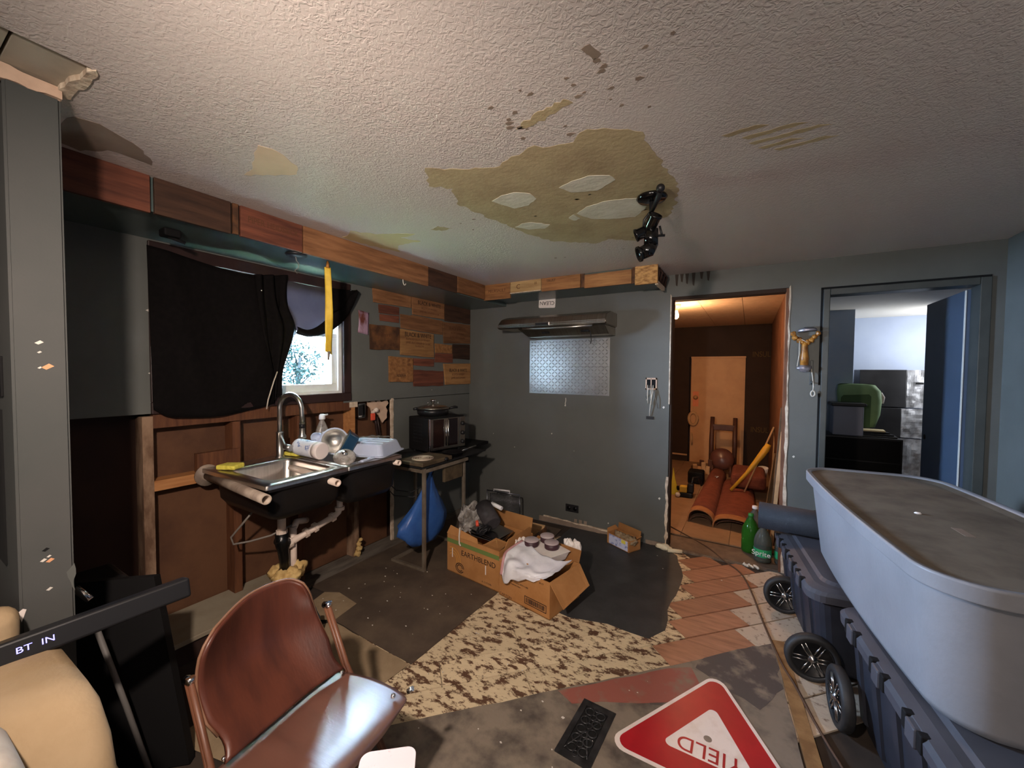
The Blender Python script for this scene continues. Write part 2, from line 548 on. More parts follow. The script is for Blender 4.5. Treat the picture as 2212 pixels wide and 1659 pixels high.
def rrect(w, l, r, n=6, cx=0, cy=0):
    """rounded rectangle outline, w in x, l in y"""
    pts = []
    for sx, sy, a0 in ((1, 1, 0), (-1, 1, PI / 2), (-1, -1, PI), (1, -1, 1.5 * PI)):
        for k in range(n + 1):
            a = a0 + PI / 2 * k / n
            pts.append((cx + sx * (w / 2 - r) + r * math.cos(a), cy + sy * (l / 2 - r) + r * math.sin(a)))
    return pts


def sheet(bm, fn, nu, nv, th=0.0, smooth=True):
    """parametric sheet fn(u,v)->Vector, thickened along normals"""
    P = [[Vector(fn(i / nu, j / nv)) for j in range(nv + 1)] for i in range(nu + 1)]
    V = [[bm.verts.new(p) for p in row] for row in P]
    fs = []
    for i in range(nu):
        for j in range(nv):
            f = bm.faces.new((V[i][j], V[i + 1][j], V[i + 1][j + 1], V[i][j + 1]))
            f.smooth = smooth
            fs.append(f)
    if th:
        bm.normal_update()
        bmesh.ops.solidify(bm, geom=fs, thickness=th)


def blob(bm, c, r, seed=0, amp=0.3, sub=3, sc=(1, 1, 1), fq=1.6):
    b2 = bmesh.new()
    bmesh.ops.create_icosphere(b2, subdivisions=sub, radius=1)
    for v in b2.verts:
        k = 1 + amp * noise.noise(v.co * fq + Vector((seed * 7.3, seed * 3.1, seed)))
        v.co = Vector((v.co.x * r * k * sc[0], v.co.y * r * k * sc[1], v.co.z * r * k * sc[2])) + Vector(c)
    for f in b2.faces:
        f.smooth = True
    merge(bm, b2)


def wmat(o):
    M = Matrix.Translation(o.location) @ o.rotation_euler.to_matrix().to_4x4()
    return wmat(o.parent) @ M if o.parent else M


def obj(name, bm, m, parent=None, local=False):
    me = bpy.data.meshes.new(name)
    bmesh.ops.recalc_face_normals(bm, faces=bm.faces[:])
    if parent is not None and not local:
        bm.transform(wmat(parent).inverted())
    bm.to_mesh(me)
    bm.free()
    me.materials.append(MATS[m] if isinstance(m, str) else m)
    o = bpy.data.objects.new(name, me)
    COL.objects.link(o)
    if parent is not None:
        o.parent = parent
    return o


def tag(o, label, cat, group=None):
    o['label'] = label
    o['category'] = cat
    if group:
        o['group'] = group
    return o


def thing(name, label, cat, loc=(0, 0, 0), rz=0.0, group=None, rot=None):
    o = bpy.data.objects.new(name, None)
    COL.objects.link(o)
    o.empty_display_size = 0.05
    o.location = loc
    o.rotation_euler = rot if rot else (0, 0, rz)
    return tag(o, label, cat, group)


def struct(name, bm, m):
    o = obj(name, bm, m)
    o['kind'] = 'structure'
    return o


def sroot(name, loc=(0, 0, 0)):
    o = bpy.data.objects.new(name, None)
    COL.objects.link(o)
    o.location = loc
    o['kind'] = 'structure'
    return o


def bxo(name, lo, hi, m, parent=None, r=0.0, local=False, M=None):
    bm = NB()
    if r:
        rbox(bm, lo, hi, r, M=M)
    else:
        box(bm, lo, hi, M=M)
    return obj(name, bm, m, parent, local)


def text(name, body, m, parent, M, size, ext=0.0004, sx=1.0):
    """lettering as real mesh; M places the text plane (x right, y up, z out)"""
    c = bpy.data.curves.new(name, 'FONT')
    c.body = body
    c.size = size
    c.align_x = 'CENTER'
    c.align_y = 'CENTER'
    c.extrude = ext
    tmp = bpy.data.objects.new('tmp_text', c)
    COL.objects.link(tmp)
    dg = bpy.context.evaluated_depsgraph_get()
    me = bpy.data.meshes.new_from_object(tmp.evaluated_get(dg))
    bpy.data.objects.remove(tmp)
    bpy.data.curves.remove(c)
    bm = NB()
    bm.from_mesh(me)
    bpy.data.meshes.remove(me)
    bmesh.ops.transform(bm, matrix=M @ Matrix.Diagonal((sx, 1, 1, 1)), verts=bm.verts[:])
    return obj(name, bm, m, parent)


def plane_M(o, xdir, ydir):
    x = Vector(xdir).normalized()
    y = Vector(ydir)
    y = (y - x * y.dot(x)).normalized()
    z = x.cross(y)
    M = Matrix((x, y, z)).transposed().to_4x4()
    M.translation = Vector(o)
    return M


def copy_tree(o, parent=None):
    c = o.copy()
    COL.objects.link(c)
    c.parent = parent
    for ch in [q for q in bpy.data.objects if q.parent == o]:
        copy_tree(ch, c)
    return c


def jag(poly, step=0.03, amp=0.012, seed=1):
    """roughen an outline"""
    rnd = random.Random(seed)
    out = []
    n = len(poly)
    for i in range(n):
        a, b = Vector(poly[i]), Vector(poly[(i + 1) % n])
        k = max(1, int((b - a).length / step))
        nrm = Vector((-(b - a).y, (b - a).x)).normalized() if (b - a).length > 0 else Vector((0, 0))
        for j in range(k):
            p = a.lerp(b, j / k)
            if j:
                p = p + nrm * rnd.uniform(-amp, amp)
            out.append((p.x, p.y))
    return out


# ------------------------------------------------------------------ the setting
H = 2.35
# ---- floor: base, diagonal boards, hall tiles
bm = NB()
box(bm, (-1.6, -8.1, -0.12), (5.1, 3.9, -0.008))
floor = struct('floor', bm, 'floor_base')
ang = R(46)
A2 = Vector((math.cos(ang), math.sin(ang)))
N2 = Vector((A2.y, -A2.x))
W_B = 0.167
rnd = random.Random(3)


def board(t0, t1, u0, u1, m):
    bm = NB()
    q = [A2 * t + N2 * u for t, u in ((t0, u0), (t1, u0), (t1, u1), (t0, u1))]
    prism(bm, [(p.x, p.y) for p in q], -0.0085, rnd.uniform(-0.0006, 0.0008))
    return obj('floor_board', bm, m, floor)


for k in range(-3, 10):
    u1 = 2.748 - k * W_B
    u0 = u1 - W_B + 0.010
    tx = lambda X: (X - u0 * N2.x) / A2.x
    ty = lambda Y: (Y - u0 * N2.y) / A2.y
    lo = max(tx(0.75), ty(-2.75))
    hi = min(tx(3.35), ty(0.015))
    c1 = tx(2.30 + rnd.uniform(-0.05, 0.04))
    c2 = tx(2.67 + rnd.uniform(-0.03, 0.03))
    cuts = sorted(c for c in (lo, c1, c2, hi) if lo <= c <= hi)
    extra = []
    for a, b in zip(cuts, cuts[1:]):
        extra.append((a, b))
    for a, b in extra:
        if b - a < 0.02:
            continue
        mid = (A2 * ((a + b) / 2) + N2 * u0).x
        m = 'floor_scraped' if mid < 2.3 else ('floor_bare' if mid < 2.67 else 'floor_pale')
        if b - a > 0.9:
            s = a + (b - a) * rnd.uniform(0.35, 0.65)
            board(a, s - 0.003, u0, u1, m)
            board(s, b - 0.003, u0, u1, m)
        else:
            board(a, b - 0.003, u0, u1, m)

rnd = random.Random(5)
for i in range(5):
    for j in range(6):
        x0, y0 = 1.0 + i * 0.4, 0.36 + j * 0.565
        bxo('floor_tile', (x0, y0, -0.0085), (x0 + 0.397, y0 + 0.562, 0.001 + rnd.uniform(0, 0.0006)), 'hall_floor', floor)
bxo('threshold', (2.12, 0.02, -0.0085), (3.0, 0.30, 0.006), 'threshold', floor)
bxo('threshold_lip', (2.12, -0.015, -0.0085), (3.02, 0.03, 0.002), 'concrete_strip', floor)
bxo('dusty_strip', (-0.09, -2.8, -0.0085), (0.11, -0.02, 0.002), 'concrete_strip', floor)
bxo('bath_floor', (3.1, 0.1, -0.0085), (5.0, 3.7, 0.001), 'hall_floor', floor)

# ---- ceiling with the torn-out strip beside the partition
ceil = sroot('ceiling')
bm = NB()
box(bm, (-1.6, -8.1, H), (0.915, 0.1, H + 0.03))
box(bm, (1.15, -8.1, H), (4.15, 0.1, H + 0.03))
box(bm, (0.915, -3.262, H), (1.15, 0.1, H + 0.03))
box(bm, (0.915, -8.1, H), (1.15, -4.3, H + 0.03))
obj('ceiling_plaster', bm, 'ceiling', ceil)
bxo('lath_board', (0.90, -3.395, H + 0.012), (1.17, -3.25, H + 0.034), 'ceiling_board', ceil)
bxo('lath_board', (0.90, -4.32, H + 0.014), (1.17, -3.402, H + 0.034), 'ceiling_board', ceil)
bxo('roof_board', (-1.6, -8.1, H + 0.04), (4.2, 0.1, H + 0.1), 'sheathing_dark', ceil)
bm = NB()
prism(bm, jag([(0.905, -3.268), (0.925, -3.285), (1.13, -3.268), (1.155, -3.255), (1.14, -3.248), (0.92, -3.255)], 0.02, 0.006, 4), H - 0.004, H + 0.028)
obj('torn_edge', bm, 'gyp_edge', ceil)


def patch(name, poly, m, d, seed, amp=0.012, step=0.025):
    bm = NB()
    prism(bm, jag(poly, step, amp, seed), H - d, H + 0.001)
    return obj(name, bm, m, ceil)


patch('bare_patch', [(1.57, -2.40), (1.72, -2.30), (1.84, -2.26), (2.0, -2.32), (2.16, -2.27), (2.23, -2.32), (2.39, -2.21), (2.39, -2.13), (2.42, -1.9), (2.43, -1.67),
                     (2.36, -1.42), (2.21, -1.27), (2.10, -1.05), (1.95, -1.18), (1.85, -1.13), (1.62, -1.32), (1.55, -1.55), (1.50, -1.8), (1.46, -2.06), (1.55, -2.2), (1.47, -2.27)], 'bare_tan', 0.0008, 11)
patch('spackle_patch', [(1.63, -2.0), (1.70, -2.03), (1.77, -2.03), (1.83, -1.98), (1.83, -1.92), (1.76, -1.87), (1.68, -1.87)], 'spackle', 0.0022, 12, 0.004)
patch('spackle_patch', [(1.97, -1.97), (2.04, -2.0), (2.12, -2.01), (2.20, -1.97), (2.21, -1.92), (2.11, -1.86), (2.0, -1.9)], 'spackle', 0.0022, 13, 0.004)
patch('spackle_patch', [(1.93, -1.65), (2.0, -1.71), (2.09, -1.73), (2.2, -1.71), (2.29, -1.66), (2.25, -1.54), (2.18, -1.46), (2.05, -1.5), (1.97, -1.55)], 'spackle', 0.0022, 14, 0.005)
patch('spackle_patch', [(1.55, -1.64), (1.61, -1.67), (1.67, -1.66), (1.74, -1.58), (1.69, -1.54), (1.6, -1.57)], 'spackle', 0.0022, 15, 0.004)
patch('spackle_patch', [(1.87, -1.62), (1.91, -1.65), (1.92, -1.58), (1.88, -1.57)], 'spackle', 0.0018, 16, 0.006, 0.012)
patch('bare_patch', [(0.86, -2.74), (0.97, -2.76), (1.08, -2.81), (1.15, -2.83), (1.17, -2.79), (1.13, -2.67), (1.06, -2.63), (0.97, -2.67)], 'bare_peach', 0.0008, 17, 0.008)
patch('bare_patch', [(0.62, -3.24), (0.71, -3.235), (0.80, -3.225), (0.82, -3.17), (0.75, -3.05), (0.66, -2.98), (0.62, -2.97), (0.62, -3.1), (0.52, -3.15), (0.54, -3.22)], 'bare_dark', 0.0008, 18, 0.01)
patch('bare_patch', [(0.52, -2.02), (0.6, -2.03), (0.67, -2.07), (0.75, -1.95), (0.97, -1.84), (0.83, -1.83), (0.9, -1.72), (0.72, -1.73), (0.6, -1.62), (0.55, -1.8)], 'bare_yellow', 0.0008, 19, 0.012)
patch('bare_patch', [(1.1, -1.85), (1.17, -1.87), (1.22, -1.80), (1.14, -1.80)], 'bare_tan', 0.0008, 20, 0.008, 0.015)
patch('bare_patch', [(2.335, -2.65), (2.36, -2.655), (2.375, -2.61), (2.35, -2.60)], 'bare_dark', 0.0008, 21, 0.004, 0.01)
patch('bare_patch', [(2.02, -2.44), (2.10, -2.475), (2.22, -2.50), (2.24, -2.47), (2.17, -2.45), (2.08, -2.43)], 'bare_tan', 0.0008, 22, 0.008, 0.015)
for i, (x, y) in enumerate([(2.62, -2.05), (2.68, -2.0), (2.70, -1.95), (2.73, -1.90), (2.78, -1.86)]):
    w_ = 0.10 + 0.05 * (i % 3)
    patch('scrape', [(x, y), (x + w_, y - 0.012), (x + w_ + 0.04, y + 0.008), (x + 0.02, y + 0.02)], 'bare_tan', 0.0008, 30 + i, 0.004, 0.02)
rnd = random.Random(9)
bm = NB()
for i in range(42):
    if i < 26:
        x, y = rnd.uniform(2.0, 2.62), rnd.uniform(-2.6, -2.32)
    else:
        x, y = rnd.uniform(1.3, 2.4), rnd.uniform(-1.9, -0.9)
    s = rnd.uniform(0.004, 0.011)
    a = rnd.uniform(0, PI)
    prism(bm, [(x + s * math.cos(a + q) * (1 if q % 2 else 2.2), y + s * math.sin(a + q)) for q in (0, 1.3, 2.4, 3.6, 5)], H - 0.0008, H + 0.001)
o = obj('paint_chip_marks', bm, 'bare_dark', ceil)
o['kind'] = 'stuff'

# ---- left (sink) wall: drywall above, open studs below
wl = sroot('wall_left')
bm = NB()
for lo, hi in (((-0.015, -3.4, 1.285), (0, -2.74, H)), ((-0.015, -1.63, 1.265), (0, 0, H)), ((-0.015, -2.74, 1.285), (0, -1.63, 1.34)),
               ((-0.015, -2.74, 2.13), (0, -1.63, H)), ((-0.015, -1.135, 0), (0, 0, 1.27))):
    box(bm, lo, hi)
obj('drywall', bm, 'paint_grey', wl)
bm = NB()
for lo, hi in (((-0.16, -3.5, -0.1), (-0.121, -2.74, H)), ((-0.16, -1.63, -0.1), (-0.121, 0.12, H)), ((-0.16, -2.74, -0.1), (-0.121, -1.63, 1.34)), ((-0.16, -2.74, 2.13), (-0.121, -1.63, H))):
    box(bm, lo, hi)
obj('outer_boards', bm, 'sheathing_dark', wl)
for y0, y1, m in ((-3.28, -2.835, 'sheathing_dark'), (-2.79, -2.41, 'sheathing'), (-2.36, -2.0, 'sheathing'), (-1.955, -1.56, 'sheathing'), (-1.50, -1.14, 'sheathing')):
    bxo('sheathing_panel', (-0.12, y0 - 0.03, 0), (-0.10, y1 + 0.03, 1.34), m, wl)
for y0, y1, z0, z1, m in ((-2.835, -2.79, 0, 1.27, 'stud_worn'), (-2.41, -2.365, 0, 1.20, 'stud_wood'), (-2.0, -1.955, 0, 1.20, 'stud_wood'), (-1.56, -1.52, 0.86, 1.24, 'stud_light'),
                          (-1.535, -1.49, 0, 0.86, 'stud_worn')):
    bxo('stud', (-0.10, y0, z0), (-0.005, y1, z1), m, wl)
bxo('sill_plank', (-0.10, -2.79, 1.205), (-0.002, -1.56, 1.285), 'stud_wood', wl)
bxo('blocking', (-0.10, -2.79, 0.865), (-0.004, -2.41, 0.92), 'stud_light', wl)
bxo('blocking', (-0.10, -2.36, 0.865), (-0.008, -2.0, 0.92), 'stud_wood', wl)
bxo('blocking', (-0.10, -1.955, 0.9), (-0.008, -1.56, 0.985), 'stud_light', wl)
bxo('nailed_plank', (-0.03, -2.60, 0.93), (0.008, -2.375, 1.035), 'stud_wood', wl)
bm = NB()
prism(bm, jag([(-1.148, 0.0), (-1.122, 0.0), (-1.122, 1.275), (-1.148, 1.275)], 0.05, 0.004, 3), -0.016, 0.003, M=Matrix(((0, 0, 1, 0), (1, 0, 0, 0), (0, 1, 0, 0), (0, 0, 0, 1))))
obj('plaster_edge', bm, 'gyp_edge', wl)
bxo('torn_plaster', (-0.015, -1.575, 1.225), (0.001, -1.50, 1.268), 'gyp_edge', wl)
# ragged drywall scraps and old wiring in the last bay
bm = NB()
prism(bm, jag([(-1.36, 1.255), (-1.15, 1.262), (-1.15, 1.10), (-1.2, 1.06), (-1.24, 1.13), (-1.31, 1.15), (-1.33, 1.2)], 0.03, 0.02, 8), -0.06, -0.05, M=Matrix(((0, 0, 1, 0), (1, 0, 0, 0), (0, 1, 0, 0), (0, 0, 0, 1))))
obj('torn_paper', bm, 'paper_pink', wl)
bm = NB()
tube(bm, [(-0.05, -1.29, 1.15), (-0.05, -1.27, 1.05), (-0.06, -1.24, 0.9), (-0.07, -1.22, 0.7)], 0.012, 8)
tube(bm, [(-0.05, -1.26, 1.12), (-0.05, -1.235, 1.0), (-0.06, -1.2, 0.85), (-0.07, -1.2, 0.7)], 0.008, 8)
obj('old_pipe', bm, 'casing_brown', wl)
# paint chips on the drywall
bm = NB()
for y, z, s in ((-2.80, 1.83, 0.012), (-2.77, 1.32, 0.012), (-2.80, 1.5, 0.008), (-2.74, 1.30, 0.007), (-0.62, 1.33, 0.006), (-1.12, 1.26, 0.008)):
    prism(bm, [(y - s, z), (y, z - s * 0.5), (y + s, z + s * 0.2), (y, z + s * 0.6)], -0.001, 0.001, M=Matrix(((0, 0, 1, 0), (1, 0, 0, 0), (0, 1, 0, 0), (0, 0, 0, 1))))
o = obj('paint_chips', bm, 'chip_white', wl)
o['kind'] = 'stuff'

YZ = Matrix(((0, 0, 1, 0), (1, 0, 0, 0), (0, 1, 0, 0), (0, 0, 0, 1)))      # poly (y, z) -> plane x = const
XZ = Matrix(((1, 0, 0, 0), (0, 0, 1, 0), (0, 1, 0, 0), (0, 0, 0, 1)))      # poly (x, z) -> plane y = const


def wallM(y, z, x=0.0):
    """text plane on the sink wall: right = +Y, up = +Z, out = +X"""
    return plane_M((x, y, z), (0, 1, 0), (0, 0, 1))


def backM(x, z, y=0.0, a=0.0):
    """text plane on the back wall: right = +X, up = +Z, out = -Y"""
    return plane_M((x, y, z), (math.cos(a), 0, math.sin(a)), (-math.sin(a), 0, math.cos(a)))


# crate boards nailed up as a mosaic: each board a part of the wall
def crate(quad, m, th, seed, txt=()):
    bm = NB()
    prism(bm, jag(quad, 0.08, 0.003, seed), 0.0005, th, M=YZ)
    p = obj('crate_board', bm, m, wl)
    for body, y, z, size, ink, sx in txt:
        text('print', body, ink, p, wallM(y, z, th + 0.0003), size, sx=sx)
    return p


crate([(-1.353, 2.225), (-0.919, 2.225), (-0.919, 2.102), (-1.342, 2.092)], 'crate_mid', 0.016, 1)
crate([(-1.289, 2.082), (-1.061, 2.086), (-1.062, 2.018), (-1.282, 2.01)], 'crate_red', 0.010, 2)
crate([(-1.278, 2.001), (-1.062, 2.010), (-1.062, 1.947), (-1.274, 1.946)], 'crate_red', 0.010, 3)
BW = 'BLACK & WHITE'
crate([(-0.91, 2.21), (-0.45, 2.21), (-0.449, 2.048), (-0.891, 2.046)], 'crate_mid', 0.016, 4,
      ((BW, -0.67, 2.165, 0.05, 'ink', 0.88), ('SCOTCH WHISKY', -0.67, 2.12, 0.028, 'ink_brown', 1.0), ('JAMES BUCHANAN & Co Ltd', -0.67, 2.085, 0.024, 'ink_brown', 0.9)))
crate([(-0.433, 2.21), (-0.003, 2.21), (-0.003, 2.045), (-0.432, 2.035)], 'crate_dark', 0.012, 5)
crate([(-1.044, 2.03), (-0.915, 2.03), (-0.90, 2.038), (-0.472, 2.03), (-0.471, 1.889), (-0.60, 1.889), (-1.036, 1.905)], 'crate_mid', 0.012, 6)
crate([(-0.461, 2.022), (-0.006, 2.035), (-0.006, 1.826), (-0.449, 1.803)], 'crate_mid', 0.014, 7,
      ((BW, -0.23, 1.965, 0.045, 'ink_brown', 0.85), ('SCOTCH WHISKY', -0.23, 1.92, 0.028, 'ink_brown', 1.0), ('JAMES BUCHANAN', -0.23, 1.875, 0.03, 'ink_brown', 1.0)))
crate([(-1.384, 1.904), (-1.06, 1.908), (-1.058, 1.704), (-1.378, 1.697)], 'crate_burnt', 0.014, 8, (('Lambert', -1.25, 1.83, 0.045, 'ink_brown', 1.1),))
crate([(-1.049, 1.897), (-0.612, 1.881), (-0.606, 1.652), (-1.045, 1.664)], 'crate_light', 0.018, 9,
      ((BW, -0.825, 1.852, 0.058, 'ink', 0.82), ('BLENDED SCOTCH WHISKY', -0.825, 1.812, 0.028, 'ink_brown', 0.9), ('JAMES BUCHANAN & Co Ltd', -0.825, 1.78, 0.03, 'ink_brown', 0.85), ('GLASGOW', -0.81, 1.752, 0.024, 'ink_brown', 1)))
crate([(-0.581, 1.795), (-0.321, 1.79), (-0.32, 1.704), (-0.576, 1.70)], 'crate_orange', 0.012, 10)
crate([(-0.576, 1.697), (-0.308, 1.700), (-0.308, 1.608), (-0.581, 1.606)], 'crate_red', 0.010, 11)
crate([(-0.303, 1.804), (-0.006, 1.815), (-0.006, 1.646), (-0.302, 1.651)], 'crate_dark', 0.010, 12)
crate([(-1.18, 1.647), (-0.895, 1.637), (-0.895, 1.416), (-1.177, 1.421)], 'crate_orange', 0.016, 13, (('69', -0.945, 1.615, 0.04, 'ink_brown', 0.7), ('4.82', -0.945, 1.575, 0.035, 'ink_brown', 0.7), ('RESERVA', -1.04, 1.475, 0.032, 'ink', 0.9)))
crate([(-0.878, 1.637), (-0.595, 1.638), (-0.602, 1.562), (-0.878, 1.572)], 'crate_red', 0.009, 14)
crate([(-0.890, 1.528), (-0.46, 1.517), (-0.46, 1.369), (-0.878, 1.374)], 'crate_red', 0.014, 15)
crate([(-0.454, 1.594), (-0.004, 1.604), (-0.004, 1.376), (-0.425, 1.376)], 'crate_light', 0.018, 16,
      ((BW, -0.22, 1.525, 0.05, 'ink', 0.82), ('SCOTCH WHISKY', -0.22, 1.482, 0.03, 'ink_brown', 0.9), ('JAMES BUCHANAN', -0.22, 1.445, 0.028, 'ink_brown', 1)))

# ---- soffits
t1 = sroot('trim_1')
bm = NB()
box(bm, (0.0, -3.285, 2.205), (0.484, 0.0, H + 0.001))
obj('soffit_box', bm, 'soffit_paint', t1)
for y0, y1, z0, m in ((-3.285, -2.94, 2.193, 'crate_red'), (-2.925, -2.63, 2.195, 'crate_dark'), (-2.62, -2.595, 2.2, 'crate_burnt'), (-2.585, -2.262, 2.197, 'crate_red'),
                      (-2.256, -1.222, 2.196, 'crate_mid'), (-1.217, -0.852, 2.205, 'crate_dark'), (-0.847, -0.432, 2.212, 'crate_mid')):
    p = bxo('soffit_plank', (0.484, y0, z0), (0.502 + (0.003 if m == 'crate_mid' else 0), y1, H), m, t1, r=0.0015)
    if m == 'crate_red' and y0 > -3:
        text('print', 'PIPER HEIDSIECK', 'ink_brown', p, wallM(-2.42, 2.29, 0.5035), 0.045, sx=0.8)
t2 = sroot('trim_2')
bm = NB()
box(bm, (0.484, -0.40, 2.24), (2.08, 0.0, H + 0.001))
obj('soffit_box', bm, 'soffit_paint', t2)
for x0, x1, z0, m, d in ((0.485, 0.782, 2.205, 'crate_orange', 0.02), (0.785, 1.104, 2.25, 'crate_pale', 0.02), (1.108, 1.472, 2.236, 'crate_orange', 0.018), (1.474, 1.508, 2.235, 'crate_burnt', 0.008),
                         (1.51, 1.90, 2.226, 'crate_orange', 0.016), (1.902, 1.932, 2.225, 'crate_burnt', 0.008)):
    p = bxo('soffit_plank', (x0, -0.40 - d, z0), (x1, -0.40, H - (0.012 if m == 'crate_orange' and x0 > 1.4 else 0)), m, t2, r=0.0015)
    if x0 < 0.6:
        text('print', 'MEURSAULT', 'ink_brown', p, backM(0.635, 2.285, -0.4205), 0.04, sx=0.9)
    elif m == 'crate_pale':
        text('print', 'C', 'ink_brown', p, backM(0.87, 2.30, -0.4205), 0.06)
        text('print', 'III', 'ink_brown', p, backM(1.05, 2.315, -0.4205), 0.035)
    elif 1.1 < x0 < 1.2:
        text('print', 'TRUST', 'ink', p, backM(1.2, 2.322, -0.4185), 0.03)
bxo('particle_board', (1.93, -0.425, 2.208), (2.10, -0.40, H), 'osb', t2)
bxo('soffit_lip', (0.785, -0.425, 2.244), (1.104, -0.40, 2.2505), 'gyp_edge', t2)
bxo('broken_end', (2.078, -0.40, 2.20), (2.10, -0.12, 2.23), 'gyp_edge', t2)
bm = NB()
for i in range(7):
    y = -0.36 + i * 0.05
    tube(bm, [(2.085, y, H), (2.10 + 0.012 * (i % 2), y + 0.01, 2.31), (2.088, y + 0.015, 2.24)], 0.009, 6)
obj('split_wood', bm, 'sheathing_dark', t2)

# ---- back wall with the hall opening and the bathroom door
wb = sroot('wall_back')
bm = NB()
for lo, hi in (((-0.12, 0, -0.01), (2.135, 0.11, H)), ((2.135, 0, 2.163), (2.967, 0.11, H)), ((2.967, 0, -0.01), (3.165, 0.11, H)), ((3.165, 0, 2.13), (3.99, 0.11, H)), ((3.99, 0, -0.01), (4.15, 0.11, H))):
    box(bm, lo, hi)
obj('wall_panel', bm, 'paint_grey_wall', wb)
bm = NB()
for i, (y, z, s) in enumerate(((0.6, 0.72, .006), (1.03, 0.9, .008), (0.33, 0.84, .005), (1.62, 0.11, .008), (2.07, 0.42, .012), (2.09, 1.22, .012), (1.95, 1.28, .006), (3.02, 0.9, .01), (1.27, 0.75, .004))):
    prism(bm, [(y - s, z), (y, z - s), (y + s * .8, z + s * .2), (y, z + s)], -0.001, 0.001, M=XZ)
o = obj('paint_chips', bm, 'chip_white', wb)
o['kind'] = 'stuff'
# broken plaster edges of the opening
bm = NB()
prism(bm, jag([(2.118, 0.0), (2.140, 0.0), (2.140, 0.62), (2.122, 0.62)], 0.03, 0.007, 2), -0.006, 0.006, M=XZ)
prism(bm, [(2.128, 1.25), (2.138, 1.25), (2.138, 2.17), (2.128, 2.19)], -0.006, 0.006, M=XZ)
obj('plaster_edge', bm, 'gyp_edge', wb)
bm = NB()
prism(bm, jag([(2.962, 0.0), (2.982, 0.0), (2.99, 0.42), (2.976, 0.75), (2.982, 1.05), (2.972, 1.32), (2.970, 2.18), (2.962, 2.165)], 0.06, 0.005, 6), -0.005, 0.006, M=XZ)
obj('plaster_edge', bm, 'gyp_edge', wb)
bm = NB()
box(bm, (2.14, 0.004, 0), (2.15, 0.112, 2.16))
obj('raw_jamb', bm, 'hall_brown', wb)
bxo('raw_jamb', (2.945, 0.004, 0), (2.967, 0.112, 2.16), 'hall_side', wb)
bxo('raw_header', (2.15, 0.006, 2.135), (2.945, 0.112, 2.163), 'hall_brown', wb)
# exposed wall foot where the baseboard came off
bm = NB()
box(bm, (0.9, -0.006, 0.0), (1.62, 0.004, 0.05))
box(bm, (1.96, -0.006, 0.0), (2.12, 0.004, 0.035))
obj('wall_foot', bm, 'bare_dark', wb)
bm = NB()
prism(bm, jag([(0.95, 0.05), (1.66, 0.028), (1.66, 0.04), (0.95, 0.062)], 0.05, 0.005, 5), -0.008, 0.002, M=XZ)
obj('torn_edge', bm, 'gyp_edge', wb)
for x in (1.28, 1.33, 1.38):
    bxo('paint_smear', (x, -0.0015, 0.02), (x + 0.03, 0.0, 0.085), 'bare_dark', wb)
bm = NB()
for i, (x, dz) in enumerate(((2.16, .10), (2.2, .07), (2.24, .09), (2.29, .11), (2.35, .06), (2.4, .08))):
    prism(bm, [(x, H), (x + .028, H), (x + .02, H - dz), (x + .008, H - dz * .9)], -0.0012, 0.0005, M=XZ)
obj('old_brush_marks', bm, 'mark_dark', wb)

# door frame and open door to the bathroom
d2 = sroot('door_2')
bm = NB()
for lo, hi in (((3.165, -0.012, 0), (3.205, 0.115, 2.13)), ((3.94, -0.012, 0), (3.99, 0.115, 2.13)), ((3.205, -0.012, 2.085), (3.94, 0.115, 2.13))):
    rbox(bm, lo, hi, 0.004)
obj('door_frame', bm, 'frame_grey', d2)
bm = NB()
for lo, hi in (((3.152, -0.004, 0.3), (3.165, 0.003, 0.52)), ((3.152, -0.004, 0.6), (3.165, 0.003, 1.38)), ((3.152, -0.004, 1.44), (3.165, 0.003, 2.135)), ((3.152, -0.004, 2.13), (3.99, 0.003, 2.143))):
    box(bm, lo, hi)
obj('frame_gap', bm, 'void', d2)
bxo('door_leaf', (3.922, 0.116, 0.01), (3.958, 0.80, 2.075), 'door_blue', d2, r=0.003)
bm = NB()
lathe(bm, [(0.0, 0), (0.02, 0.0), (0.02, 0.003), (0.0, 0.004)], 16, M=Matrix.Translation((3.9215, 0.735, 1.03)) @ Matrix.Rotation(-PI / 2, 4, 'Y'))
obj('latch_hole', bm, 'void', d2)
bxo('painted_edge_light', (3.914, 0.113, 0.01), (3.921, 0.12, 2.07), 'vinyl_white', d2)  # white strip painted in for the light on the door's edge

# ---- other walls of the room (mostly behind the camera)
wr = struct('wall_right', (lambda b: (box(b, (4.05, -8.1, -0.01), (4.15, 0.1, H)), b)[1])(NB()), 'paint_grey')
bm = NB()
box(bm, (-1.6, -8.1, -0.01), (4.15, -8.0, H))
struct('wall_front', bm, 'bare_peach')
bm = NB()
box(bm, (-1.6, -8.1, -0.01), (-1.5, -3.4, H))
struct('wall_side', bm, 'paint_grey')
